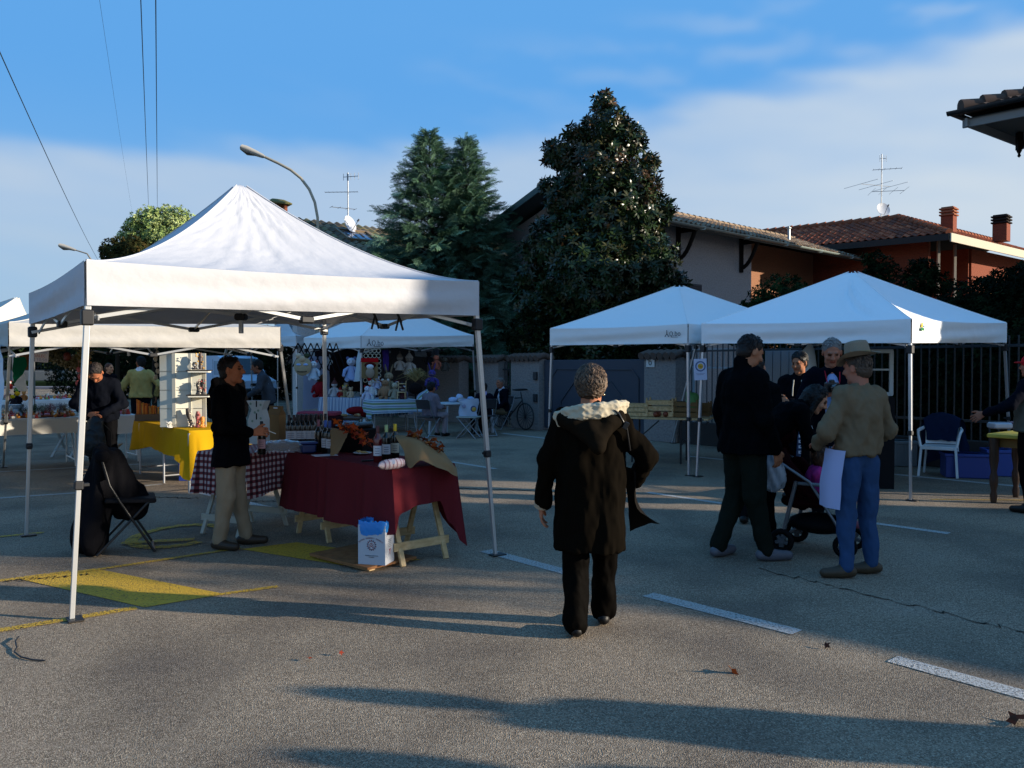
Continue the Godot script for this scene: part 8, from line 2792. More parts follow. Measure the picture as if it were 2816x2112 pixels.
func right_stall() -> void:
	# crates on a trestle table by the gate
	var c = quad_top(V(1.639, 0.750, -13.820), V(3.135, 0.750, -13.219), 0.7)
	var ctr: Vector3 = (c[0] + c[2]) * 0.5
	var t = thing("trestle_table", "plain board on dark folding legs carrying the fruit crates", "table", ctr)
	var K: Array = c.map(func(q): return q - ctr)
	var d: Vector3 = (K[1] - K[0]).normalized()
	var tb = MB.new()
	tb.box(V(0, 0.735, 0), V((K[1] - K[0]).length(), 0.03, 0.7), Basis(d, Vector3.UP, d.cross(Vector3.UP)), 0.004)
	obj("table_top", tb, wood, t)
	for u in [0.22, 0.72]:
		var p: Vector3 = K[0].lerp(K[1], u)
		var q: Vector3 = K[3].lerp(K[2], u)
		for e in [p.lerp(q, 0.12), p.lerp(q, 0.88)]:
			var l = MB.new()
			l.bar(e + V(0, 0.72, 0), e, 0.03, 0.03)
			obj("leg", l, M("#15161a", 0.5), t)
		var x = MB.new()
		x.bar(p.lerp(q, 0.12) + V(0, 0.35, 0), p.lerp(q, 0.88) + V(0, 0.35, 0), 0.02, 0.02)
		x.bar(p.lerp(q, 0.12) + V(0, 0.3, 0), p.lerp(q, 0.12) + d * 0.45 + V(0, 0.7, 0), 0.02, 0.02)
		obj("brace", x, M("#15161a", 0.5), t)
	var turn = yaw(V(-d.z, 0, d.x))
	var light = wood
	var dull = M("#7a6242", 0.85)
	crate("pale two slatted crate at the left of the crate table", V(2.114, 0.752, -13.963), turn, V(0.42, 0.22, 0.3), light, 3)
	crate("pale tall crate with dark gaps, middle of the crate table", V(2.493, 0.752, -13.832), turn, V(0.46, 0.28, 0.3), light, 3)
	crate("brown shaded crate at the right of the crate table behind the canopy leg", V(2.864, 0.752, -13.703), turn, V(0.46, 0.26, 0.3), dull, 3)
	crate("small brown crate at the table's right end beside the sign", V(3.223, 0.752, -14.061), turn, V(0.3, 0.22, 0.3), dull, 3)
	var gb = MB.new()
	gb.ball(V(2.976, 1.007, -13.600), V(0.13, 0.16, 0.1), Basis(), 9)
	gb.ball(V(2.933, 1.050, -13.600), V(0.07, 0.16, 0.06), Basis(Vector3.BACK, 0.3), 8)
	solo("green_bag", gb, cloth("#4f8a4a", 0.5), "crumpled green plastic bag sticking out of the brown crate", "bag")
	rng.seed = 41
	for i in 5:
		var b = MB.new()
		b.ball(V(2.458, 0.800, -13.639) + V(rng.randf_range(-0.15, 0.15), 0, rng.randf_range(-0.1, 0.1)), Vector3.ONE * 0.05, Basis(), 8)
		solo("apple", b, M("#7a3a22", 0.5), "brown red apple inside the tall pale crate", "fruit", "fruit inside the crates")
	# sign sheet tied to the leg
	var sg = thing("paper_sign", "white paper notice with round yellow emblem tied to the canopy leg", "sign", V(2.692, 1.547, -11.840))
	var m = MB.new()
	m.box(Vector3.ZERO, V(0.185, 0.305, 0.003), Basis(Vector3.BACK, 0.04), 0.0008)
	obj("paper", m, M("#b9bfd6", 0.75), sg)
	for s in [[0.075, 0.0024, "#5a6a8c", 0.056], [0.054, 0.0028, "#b9bfd6", 0.0], [0.04, 0.0032, "#c9a24a", 0.0]]:
		var r = MB.new()
		r.lathe([Vector2(s[3], 0.0), Vector2(s[0], 0.0), Vector2(s[0], -0.001)], Transform3D(Basis(Vector3.RIGHT, PI / 2), V(0, 0.045, s[1])), 24)
		obj("emblem", r, M(s[2], 0.7), sg)
	for q in [[V(-0.015, 0.05, 0.004), 0.05, "#7a5a2a"], [V(0.012, 0.035, 0.004), 0.04, "#8a3a2a"], [V(0, -0.06, 0.003), 0.13, "#8a90a8"], [V(0, -0.075, 0.003), 0.09, "#8a90a8"]]:
		var r = MB.new()
		r.box(q[0], V(q[1], 0.007, 0.001), Basis(Vector3.BACK, 0.04), 0.0002)
		obj("print", r, M(q[2], 0.7), sg)
	# table with the blue checked cloth
	var bc = quad_top(V(3.788, 0.850, -10.993), V(4.452, 0.850, -10.993), 0.7)
	var bctr: Vector3 = (bc[0] + bc[2]) * 0.5
	var bt = thing("stall_table", "stall table under the blue checked cloth behind the bending woman", "table", bctr)
	metal_table(bt, bc.map(func(q): return q - bctr), 0.84, M("#8f9296", 0.4, 0.6), wood)
	var bm = StandardMaterial3D.new()
	var im = Image.create(64, 64, false, Image.FORMAT_RGB8)
	im.fill(Color("#2c4668"))
	im.fill_rect(Rect2i(0, 0, 64, 14), Color("#1a2a48"))
	im.fill_rect(Rect2i(0, 0, 14, 64), Color("#1a2a48"))
	im.fill_rect(Rect2i(22, 22, 32, 32), Color("#c3cbd6"))
	im.fill_rect(Rect2i(31, 31, 14, 14), Color("#2c4668"))
	bm.albedo_texture = image_tex(im)
	bm.uv1_scale = V(14, 14, 14)
	bm.roughness = 0.9
	tag(drape("tablecloth", self, bc, 0.85, [[0, 0.55], [1, 0.55], [2, 0.3], [3, 0.3], [4, 0.55]], bm, {"amp": 0.008}), "blue checked cloth with white squares behind the bending woman", "tablecloth")
	var wf = thing("window_frame", "old white wooden window frame standing behind the hatted man", "frame", V(4.646, 0.899, -10.900), -0.2)
	for s in [[V(0.12, 0.62, 0), V(0.44, 0.05, 0.04)], [V(0.12, 0.06, 0), V(0.44, 0.05, 0.04)], [V(0.32, 0.34, 0), V(0.05, 0.58, 0.04)], [V(-0.08, 0.34, 0), V(0.05, 0.58, 0.04)], [V(0.12, 0.38, 0), V(0.38, 0.025, 0.03)]]:
		var b = MB.new()
		b.box(s[0] + V(0, 0.27, 0), s[1], Basis(), 0.005)
		obj("bar", b, M("#a9b0b0", 0.6), wf)
	var st = MB.new()
	st.box(V(4.646, 0.899, -10.900) + V(0.05, -0.31, -0.05), V(0.6, 1.2, 0.4), Basis(Vector3.UP, -0.2), 0.01)
	solo("dark_cabinet", st, M("#1a1a1c", 0.8), "dark covered stand carrying the white window frame", "stand")
	var hb = MB.new()
	hb.tube([V(4.140, 1.895, -11.500), V(4.103, 1.761, -11.500), V(4.086, 1.536, -11.500), V(4.107, 1.292, -11.500)], [0.03, 0.1, 0.14, 0.12], 10)
	solo("hanging_bag", hb, M("#b9c2c4", 0.6, 0.0, {"backlight_enabled": true, "backlight": Color(0.3, 0.3, 0.3)}), "white bag hanging under the front right canopy", "bag")
	# white plastic chair with a blue jacket
	var pc = thing("plastic_chair", "white plastic armchair with dark blue jacket over its back", "chair", V(6.240, 0.000, -12.055), yaw(V(-0.55, 0, 0.83)))
	var wp = M("#d6dde0", 0.4)
	for s in [-1.0, 1.0]:
		var l = MB.new()
		l.bar(V(0.25 * s, 0, 0.25), V(0.22 * s, 0.44, 0.21), 0.05, 0.03)
		obj("front_leg", l, wp, pc)
		var r = MB.new()
		r.bar(V(0.24 * s, 0, -0.27), V(0.2 * s, 0.44, -0.2), 0.04, 0.03)
		obj("rear_leg", r, wp, pc)
		var a = MB.new()
		a.tube([V(0.23 * s, 0.43, 0.21), V(0.265 * s, 0.6, 0.19), V(0.275 * s, 0.655, 0.13), V(0.275 * s, 0.66, -0.05), V(0.24 * s, 0.68, -0.24)], [0.03, 0.025, 0.028, 0.028, 0.025], 8, true, 0.7)
		obj("armrest", a, wp, pc)
	var se = []
	for j in 7:
		var row = []
		for i in 9:
			var u = i / 4.0 - 1.0
			row.append(V(u * 0.22, 0.44 - 0.02 * (1 - u * u) * sin(j / 6.0 * PI) - (0.03 if j == 6 else 0.0), -0.22 + j * 0.075))
		se.append(row)
	var sm = MB.new()
	sm.sheet(se)
	sm.box(V(0, 0.415, 0.22), V(0.44, 0.05, 0.02), Basis(), 0.005)
	obj("seat", sm, wp, pc)
	var bk = []
	for j in 6:
		var row = []
		for i in 11:
			var u = i / 5.0 - 1.0
			row.append(V(u * (0.21 + 0.02 * j / 5.0), 0.45 + j * 0.08 - 0.07 * u * u * (1.0 if j == 5 else 0.0), -0.22 - j * 0.025 + 0.06 * u * u))
		bk.append(row)
	var bb = MB.new()
	bb.sheet(bk)
	obj("backrest", bb, wp, pc)
	var f = pc.transform
	var g = [[], [], [], [], []]
	for i in 7:
		var u = (i - 3) / 3.0
		g[0].append(f * V(u * 0.2, 0.5, -0.17))
		g[1].append(f * V(u * 0.24, 0.78, -0.22 + 0.03 * u * u))
		g[2].append(f * V(u * 0.27, 0.9 - 0.1 * u * u, -0.33 + 0.05 * u * u))
		g[3].append(f * V(u * 0.3, 0.6, -0.42))
		g[4].append(f * V(u * 0.3 + 0.05, 0.22 + 0.1 * u, -0.44))
	solo("blue_jacket", grid_cloth(g, 5, 0.02, 4), cloth("#16243f"), "dark blue jacket draped over the white plastic chair", "jacket")
	# blue boxes, grey crate, white packet
	for s in [["plastic_box", V(6.548, 0.000, -11.904), V(0.62, 0.36, 0.4), "#1d3478", "blue plastic storage box directly behind the white chair"], ["plastic_box", V(7.134, 0.000, -12.106), V(0.4, 0.4, 0.4), "#22408a", "blue plastic storage box at the right beside the yellow table's leg"], ["plastic_crate", V(6.297, 0.000, -13.292), V(0.34, 0.42, 0.4), "#6f767a", "grey ribbed plastic crate left of the white chair"], ["white_carton", V(6.840, 0.000, -13.481), V(0.26, 0.14, 0.2), "#8a9092", "small white carton on the ground behind the white chair"]]:
		var b = thing(s[0], s[4], "box", s[1], -0.3)
		var bx = MB.new()
		bx.box(V(0, s[2].y * 0.48, 0), V(s[2].x, s[2].y * 0.96, s[2].z), Basis(), 0.015)
		obj("body", bx, M(s[3], 0.45), b)
		var ld = MB.new()
		ld.box(V(0, s[2].y * 0.9, 0), V(s[2].x + 0.03, s[2].y * 0.12, s[2].z + 0.03), Basis(), 0.01)
		if s[0] == "plastic_crate": for i in 6: ld.box(V(-0.15 + i * 0.06, s[2].y * 0.45, 0.2), V(0.015, s[2].y * 0.8, 0.02))
		obj("lid", ld, M(s[3], 0.4), b)
	var yt = thing("yellow_table", "yellow topped table with turned dark wooden legs at the right edge", "table", V(6.980, 0.000, -10.986))
	var yo = yt.position
	var yc = quad_top(V(5.542, 0.800, -9.663), V(6.122, 0.800, -8.937), 0.75)
	var tp = MB.new()
	var yd: Vector3 = (yc[1] - yc[0]).normalized()
	tp.box((yc[0] + yc[2]) * 0.5 - yo + V(0, 0.785, 0), V((yc[1] - yc[0]).length(), 0.05, 0.75), Basis(yd, Vector3.UP, yd.cross(Vector3.UP)), 0.012)
	obj("table_top", tp, M("#b9a53c", 0.5), yt)
	for k in 4:
		var p: Vector3 = (yc[k] as Vector3).lerp((yc[0] + yc[2]) * 0.5, 0.14) - yo
		var l = MB.new()
		l.lathe([Vector2(0.03, 0), Vector2(0.04, 0.08), Vector2(0.028, 0.14), Vector2(0.045, 0.22), Vector2(0.045, 0.3), Vector2(0.03, 0.36), Vector2(0.05, 0.5), Vector2(0.05, 0.76)], Transform3D(Basis(), p), 12)
		obj("leg", l, M("#3a2212", 0.5), yt)
	var ap = MB.new()
	ap.box((yc[0] + yc[2]) * 0.5 - yo + V(0, 0.7, 0), V((yc[1] - yc[0]).length() * 0.8, 0.1, 0.55), Basis(yd, Vector3.UP, yd.cross(Vector3.UP)), 0.006)
	obj("apron", ap, M("#7a5a1e", 0.6), yt)
	var tr = thing("foil_tray", "clear wrapped tray on the yellow table beside the red capped man", "tray", V(6.167, 0.812, -10.359))
	for s in [[V(-0.06, 0.04, 0), V(0.24, 0.08, 0.2), "#a9b0b9"], [V(0.16, 0.045, 0), V(0.16, 0.09, 0.18), "#8a5f66"]]:
		var b = MB.new()
		b.box(s[0], s[1], Basis(), 0.03)
		obj("wrapped_food", b, M(s[2], 0.25), tr)

func seated_corner() -> void:
	var c = quad_top(V(-1.553, 0.740, -18.764), V(-0.342, 0.740, -19.728), 0.8)
	var ctr: Vector3 = (c[0] + c[2]) * 0.5
	var t = thing("plastic_table", "white plastic table with plates and bags among the seated people", "table", ctr)
	var K: Array = c.map(func(q): return q - ctr)
	var tb = MB.new()
	var d: Vector3 = (K[1] - K[0]).normalized()
	tb.box(V(0, 0.72, 0), V((K[1] - K[0]).length(), 0.04, 0.8), Basis(d, Vector3.UP, d.cross(Vector3.UP)), 0.012)
	obj("table_top", tb, M("#b3b9bf", 0.5), t)
	for k in 4:
		var p: Vector3 = K[k] * 0.82
		var l = MB.new()
		l.bar(p + V(0, 0.7, 0), p * 1.05, 0.075, 0.05, d, 0.01)
		obj("leg", l, M("#aab0b6", 0.5), t)
	rng.seed = 2
	var food = [["crumpled white bag before the white haired woman", "bag", "#9fb0cc", V(0.1, 0.06, 0.09)], ["second crumpled white bag standing taller on the plastic table", "bag", "#aab9d2", V(0.09, 0.1, 0.08)], ["round bread loaf on the plastic table", "bread", "#a3896a", V(0.11, 0.06, 0.09)], ["red brown sausage on the plastic table", "food", "#5a2a22", V(0.14, 0.04, 0.06)], ["flat cheese pie at the table's right half", "food", "#a98a5f", V(0.2, 0.03, 0.12)], ["light blue bag at the table's right end", "bag", "#8fa3c4", V(0.12, 0.06, 0.08)]]
	for i in 6:
		var p: Vector3 = (c[0] as Vector3).lerp(c[1], [0.2, 0.5, 0.38, 0.58, 0.78, 0.92][i]).lerp((c[3] as Vector3).lerp(c[2], 0.5), [0.6, 0.6, 0.25, 0.35, 0.25, 0.55][i])
		var b = MB.new()
		b.ball(V(p.x, 0.74 + food[i][3].y * 0.9, p.z), food[i][3], Basis(Vector3.UP, i), 10)
		for j in b.v.size(): b.v[j] += b.n[j] * 0.02 * rng.randf() * (1.0 if i < 2 or i == 5 else 0.2)
		solo(["white_bag", "white_bag", "bread_loaf", "sausage", "pie", "blue_bag"][i], b, M(food[i][2], 0.5), food[i][0], food[i][1])
	var gm = M("#8f9499", 0.3, 0.8)
	var pad = M("#23262c", 0.6)
	folding_chair("dark folding chair under the woman in grey seen from behind", V(-1.859, 0.000, -18.452), yaw(V(0.6, 0, -0.8)), gm, pad)
	folding_chair("dark folding chair under the person in navy half hidden by the canopy leg", V(-0.621, 0.000, -18.817), yaw(V(-0.5, 0, -0.85)), gm, pad)
	folding_chair("folding chair with bent tube legs under the seated man at right", V(-0.220, 0.000, -20.729), yaw(V(-0.8, 0, 0.5)), gm, pad)
	folding_chair("folding chair under the white haired woman", V(-1.629, 0.000, -25.550), yaw(V(-0.1, 0, 1)), gm, pad)
	var st = thing("folding_stool", "folding stool with crossed tube legs carrying a printed bag", "stool", V(-0.964, 0.000, -18.333), -0.3)
	for s in [-0.17, 0.17]:
		var a = MB.new()
		a.tube([V(-0.22, 0.0, s), V(0.2, 0.45, s)], 0.012, 7)
		a.tube([V(0.22, 0.0, s), V(-0.2, 0.45, s)], 0.012, 7)
		obj("leg", a, gm, st)
	for s in [-0.22, 0.22]:
		var a = MB.new()
		a.tube([V(s, 0.012, -0.17), V(s, 0.012, 0.17)], 0.012, 7)
		obj("foot_bar", a, gm, st)
	var se = MB.new()
	se.box(V(0, 0.465, 0), V(0.46, 0.03, 0.38), Basis(), 0.01)
	obj("seat", se, M("#9aa09a", 0.6), st)
	var bg = []
	for j in 7:
		var row = []
		for i in 25:
			var a = TAU * i / 24.0
			var k = 1.0 + 0.12 * sin(a * 3.0 + j) + (0.1 if j < 2 else 0.0)
			row.append(st.position + V(cos(a) * 0.2 * k, 0.49 + 0.36 * (6 - j) / 6.0 + 0.03 * sin(a * 2.0) * (1 if j == 0 else 0), sin(a) * 0.1 * k))
		bg.append(row)
	var bm = MB.new()
	bm.sheet(bg)
	var bag = solo("printed_bag", bm, M("#a9b8cc", 0.4, 0.0, {"backlight_enabled": true, "backlight": Color(0.3, 0.3, 0.32)}), "white carrier bag with round print standing on the folding stool", "bag")
	for s in [[V(0.11, 0.16, 0.095), 0.07, "#33466a"], [V(0.12, 0.15, 0.1), 0.05, "#b9923a"], [V(-0.1, 0.22, 0.1), 0.05, "#8f8fa8"]]:
		var b = MB.new()
		b.ball(s[0], V(s[1], s[1], 0.012), Basis(Vector3.UP, 0.4 if s[0].x > 0 else -0.4), 12)
		obj("print", b, M(s[2], 0.6), bag)
	# bicycle against the wall stub
	var bp = fence_at(0.35)
	var nf = V(-0.78, 0, 0.62)
	bp += nf * 0.4
	var bt = thing("bicycle", "dark bicycle leaning on the plastered wall stub behind the seated man", "bicycle", bp, atan2(-0.78, 0.62))
	var bk = M("#141618", 0.5)
	for x in [-0.52, 0.52]: wheel(bt, "wheel", V(x, 0.34, 0), V(0, 0, 1), 0.34, 0.035, 18, M("#2e3133", 0.5, 0.5), bk)
	for s in [[V(-0.52, 0.34, 0), V(-0.12, 0.3, 0)], [V(-0.12, 0.3, 0), V(-0.24, 0.82, 0)], [V(-0.12, 0.3, 0), V(0.38, 0.72, 0)], [V(-0.22, 0.76, 0), V(0.36, 0.8, 0)], [V(-0.52, 0.34, 0), V(-0.22, 0.74, 0)], [V(0.52, 0.34, 0), V(0.34, 0.95, 0)]]:
		var b = MB.new()
		b.tube([s[0], s[1]], 0.015, 7)
		obj("frame_tube", b, bk, bt)
	for s in [["saddle", V(-0.26, 0.87, 0), V(0.14, 0.04, 0.07)], ["handlebar", V(0.32, 1.0, 0), V(0.03, 0.03, 0.28)], ["rear_lamp", V(-0.82, 0.5, 0), V(0.04, 0.05, 0.04)]]:
		var b = MB.new()
		b.ball(s[1], s[2], Basis(), 9)
		obj(s[0], b, bk, bt)
	var mg = MB.new()
	var arc = []
	for i in 9: arc.append(V(-0.52 + cos(0.2 + i * 0.33) * 0.375, 0.34 + sin(0.2 + i * 0.33) * 0.375, 0))
	mg.tube(arc, 0.02, 6)
	obj("mudguard", mg, M("#7d8286", 0.3, 0.6), bt)

func van() -> void:
	var at = V(-12.76, 0.00, -37.67)
	var t = thing("van", "white van with dark windscreen parked behind the stalls", "van", at, yaw(V(0.72, 0, 0.7)))
	var wm = M("#b9c6d8", 0.3, 0.0, {"clearcoat_enabled": true, "clearcoat": 0.5})
	var pf = PackedVector2Array([Vector2(-2.3, 0.35), Vector2(2.35, 0.35), Vector2(2.45, 0.6), Vector2(2.35, 0.95), Vector2(1.5, 1.2), Vector2(0.75, 1.95), Vector2(0.4, 2.05), Vector2(-2.2, 2.05), Vector2(-2.4, 1.8)])
	var b = MB.new()
	b.prism(pf, 1.8, Transform3D(Basis(V(0, 0, 1), Vector3.UP, V(-1, 0, 0)), Vector3.ZERO))
	obj("body", b, wm, t)
	var wd = MB.new()
	wd.quad(V(-0.8, 1.24, 1.5), V(0.8, 1.24, 1.5), V(0.74, 1.93, 0.815), V(-0.74, 1.93, 0.815))
	obj("windscreen", wd, M("#1d2630", 0.08), t)
	for s in [-1.0, 1.0]:
		var w = MB.new()
		w.prism(PackedVector2Array([Vector2(0.15, 1.2), Vector2(1.25, 1.2), Vector2(0.7, 1.82), Vector2(0.15, 1.82)]), 0.012, Transform3D(Basis(V(0, 0, 1), Vector3.UP, V(-1, 0, 0)), V(0.904 * s, 0, 0)))
		obj("side_window", w, M("#8fa3b5", 0.1), t)
		var mr = MB.new()
		mr.ball(V(1.03 * s, 1.25, 1.15), V(0.12, 0.16, 0.08), Basis(), 9)
		obj("mirror", mr, M("#121315", 0.4), t)
		var dl = MB.new()
		for q in [[V(0.05, 0.45, 0), V(0.05, 1.9, 0)], [V(1.35, 0.45, 0), V(1.35, 1.15, 0)]]: dl.bar(V(0.903 * s, q[0].y, q[0].x), V(0.903 * s, q[1].y, q[1].x), 0.008, 0.012)
		dl.box(V(0.912 * s, 1.05, 0.25), V(0.03, 0.04, 0.18))
		obj("door", dl, M("#3a4148", 0.5), t)
		var hl = MB.new()
		hl.ball(V(0.68 * s, 0.88, 2.28), V(0.2, 0.12, 0.14), Basis(), 10)
		obj("headlight", hl, M("#c3cdd6", 0.1), t)
		for z in [-1.5, 1.55]: wheel(t, "wheel", V(0.82 * s, 0.33, z), V(1, 0, 0), 0.33, 0.19, 5, M("#8a8e92", 0.4, 0.5), M("#101112", 0.8))
	var bp = MB.new()
	bp.box(V(0, 0.5, 2.4), V(1.75, 0.26, 0.2), Basis(), 0.06)
	obj("bumper", bp, M("#23272b", 0.6), t)
	var gr = MB.new()
	gr.box(V(0, 0.78, 2.42), V(0.7, 0.12, 0.06), Basis(), 0.02)
	obj("grille", gr, M("#17191b", 0.5), t)

func stroller() -> void:
	var r = V(2.446, 0.000, -7.274)
	var f = V(2.867, 0.000, -7.005)
	var d = (f - r)
	var t = thing("stroller", "dark red stroller with silver tubes and star spoked wheels", "stroller", r + d * 0.5, yaw(d))
	var k = d.length()
	var al = M("#6f757c", 0.35, 0.7)
	var blk = M("#111113", 0.7)
	var rd = cloth("#2a1114", 0.9)
	var h = k * 0.5
	for s in [-1.0, 1.0]:
		wheel(t, "rear_wheel", V(0.26 * s, 0.105, -h), V(1, 0, 0), 0.105, 0.05, 5, M("#4a4e54", 0.5), blk)
		wheel(t, "front_wheel", V(0.2 * s, 0.1, h), V(1, 0, 0), 0.1, 0.045, 5, M("#4a4e54", 0.5), blk)
		var a = MB.new()
		a.tube([V(0.23 * s, 1.0, -h - 0.32), V(0.24 * s, 0.88, -h - 0.2), V(0.24 * s, 0.62, 0.02 - h * 0.2), V(0.2 * s, 0.2, h - 0.02)], 0.017, 8, true, 0.8)
		obj("long_tube", a, al, t)
		var b = MB.new()
		b.tube([V(0.24 * s, 0.62, -h * 0.55), V(0.25 * s, 0.13, -h)], 0.018, 8)
		obj("rear_tube", b, al, t)
		var fk = MB.new()
		fk.tube([V(0.2 * s, 0.2, h - 0.03), V(0.2 * s, 0.22, h + 0.02), V(0.2 * s, 0.1, h)], 0.016, 7)
		obj("fork", fk, al, t)
		var ar = MB.new()
		ar.tube([V(0.22 * s, 0.6, -h * 0.5), V(0.23 * s, 0.6, h * 0.3), V(0.2 * s, 0.6, h * 0.7)], 0.022, 8, true, 0.7)
		obj("armrest", ar, M("#6a6f74", 0.6), t)
	var hd = MB.new()
	hd.tube([V(-0.23, 1.0, -h - 0.32), V(-0.2, 1.03, -h - 0.36), V(0.2, 1.03, -h - 0.36), V(0.23, 1.0, -h - 0.32)], 0.02, 8)
	obj("handle", hd, M("#8a9096", 0.4, 0.5), t)
	var sh = []
	for q in [V(0, 0.95, -h - 0.2), V(0, 0.7, -h - 0.1), V(0, 0.45, -h * 0.7), V(0, 0.4, h * 0.1), V(0, 0.43, h * 0.6), V(0, 0.22, h * 0.85)]:
		var row = []
		for i in 9:
			var u = i / 4.0 - 1.0
			row.append(q + V(u * 0.2, 0.05 * u * u, 0.07 * u * u))
		sh.append(row)
	var st = grid_cloth(sh, 3, 0.006, 2)
	obj("seat", st, rd, t)
	var hood = []
	for j in 7:
		var row = []
		var a = -0.5 + j * 0.24
		for i in 11:
			var u = PI * i / 10.0
			row.append(V(-cos(u) * 0.23, 0.78 + sin(u) * 0.2 * cos(a) - 0.02 * j, -h - 0.1 - sin(a) * 0.2 - sin(u) * 0.1))
		hood.append(row)
	var hm = MB.new()
	hm.sheet(hood)
	obj("folded_hood", hm, rd, t)
	var bs = MB.new()
	bs.ball(V(0, 0.24, 0.0), V(0.2, 0.09, 0.26), Basis(), 12)
	obj("basket", bs, blk, t)
	var sb = Blob.new()
	sb.cell = 0.014
	sb.cap(V(0, 0.86, -h - 0.17), V(0, 0.5, -h * 0.75), 0.19, 0.17, 0, 0.04, V(0, 0.4, 1).normalized(), 2.2)
	sb.cap(V(-0.19, 0.7, -h * 0.9), V(-0.2, 0.5, 0.0), 0.09, 0.05, 0, 0.04, Vector3.RIGHT, 2.5)
	sb.cap(V(0.19, 0.7, -h * 0.9), V(0.2, 0.5, 0.0), 0.09, 0.05, 0, 0.04, Vector3.RIGHT, 2.5)
	sb.cap(V(0, 0.42, -h * 0.6), V(0, 0.43, h * 0.5), 0.17, 0.15, 0, 0.03, Vector3.UP, 3.0)
	sb.cap(V(0, 0.92, -h - 0.2), V(0, 0.99, -h - 0.08), 0.14, 0.13, 0, 0.05, Vector3.UP, 1.4)
	var sbm = MB.new()
	sb.into(sbm, [Color("#2a1216")], fold, 0.012)
	obj("seat_shell", sbm, pmat(0.85), t)
	var bar = MB.new()
	bar.tube([V(-0.25, 0.13, -h), V(0.25, 0.13, -h)], 0.012, 7)
	obj("axle", bar, al, t)
	# carrier bag on its handle
	var bg = []
	var p = V(2.191, 0.951, -7.000)
	for j in 10:
		var row = []
		var v = j / 9.0
		for i in 29:
			var a = TAU * i / 28.0
			var w: float = [0.012, 0.022, 0.04, 0.065, 0.09, 0.105, 0.11, 0.11, 0.095, 0.03][j]
			row.append(p + V(cos(a) * w * (1.0 + 0.12 * sin(a * 5.0 + j)) + 0.02 * v, -v * 0.42 + (0.015 * sin(a * 4.0) if j < 9 else 0.0), sin(a) * w * 0.5 + 0.012 * sin(a * 7.0 + j * 1.3)))
		bg.append(row)
	var bm = MB.new()
	bm.sheet(bg)
	solo("carrier_bag", bm, M("#8d99a5", 0.5, 0.0, {"backlight_enabled": true, "backlight": Color(0.3, 0.32, 0.34)}), "white plastic carrier bag hanging from the stroller handle", "bag")

func litter() -> void:
	rng.seed = 19
	for s in [[V(1.146, 0.000, -4.274), 0.042, "#7a4a24", "largest curled brown leaf on the sunlit asphalt"], [V(1.779, 0.000, -4.654), 0.028, "#2f2018", "dark dry leaf right of the white dash"], [V(-0.942, 0.000, -4.535), 0.018, "#7a3020", "small red leaf on the asphalt left of centre"], [V(2.258, 0.000, -3.676), 0.06, "#3a281a", "dark crumpled leaf at the right edge"], [V(-1.101, 0.000, -4.456), 0.02, "#7a3a26", "tiny brown leaf beside the small red one"], [V(0.968, 0.000, -11.071), 0.05, "#2a1a14", "dark leaf in the light strip left of the walking woman"]]:
		var t = thing("fallen_leaf", s[3], "leaf", s[0] + V(0, 0.02, 0))
		autumn_leaf(t, Vector3.ZERO, s[1], s[2])
		(t.get_node("leaf") as Node3D).rotation.y = 0.3
	var wire = MB.new()
	wire.tube([V(-2.894, 0.012, -4.826), V(-2.850, 0.020, -4.721), V(-2.795, 0.012, -4.642), V(-2.770, 0.008, -4.578), V(-2.686, 0.008, -4.498), V(-2.598, 0.008, -4.455), V(-2.522, 0.008, -4.441)], 0.0045, 6)
	solo("wire_scrap", wire, M("#1d1d20", 0.6), "bent piece of dark cable lying at the lower left", "cable")

# ---------------------------------------------------------------- the people
func seated(label: String, at: Vector3, face: Vector3, H: float, o: Dictionary) -> Node3D:
	var J = {"pelvis": V(0, 0.54, -0.05), "belly": V(0, 0.68, -0.03), "chest": V(0, 0.87, -0.01), "neck": V(0, 1.04, 0.01), "head": V(0, 1.2, 0.05), "shL": V(0.17, 0.98, 0), "shR": V(-0.17, 0.98, 0), "elL": V(0.25, 0.72, 0.06), "elR": V(-0.25, 0.72, 0.06), "wrL": V(0.13, 0.72, 0.3), "wrR": V(-0.13, 0.72, 0.3), "hiL": V(0.09, 0.53, 0), "hiR": V(-0.09, 0.53, 0), "knL": V(0.11, 0.52, 0.42), "knR": V(-0.11, 0.52, 0.42), "anL": V(0.12, 0.09, 0.36), "anR": V(-0.12, 0.09, 0.36), "toL": V(0.13, 0.035, 0.52), "toR": V(-0.13, 0.035, 0.52), "hdL": V(-0.4, -0.1, 1), "hdR": V(0.4, -0.1, 1), "bkL": V(0.2, 1, 0), "bkR": V(-0.2, 1, 0)}
	for k in o.get("J", {}): J[k] = o.J[k]
	o.J = J
	o.skirt = V(0, 0.5, -0.04)
	o.cell = 0.018
	return person(label, at, face, H, o)

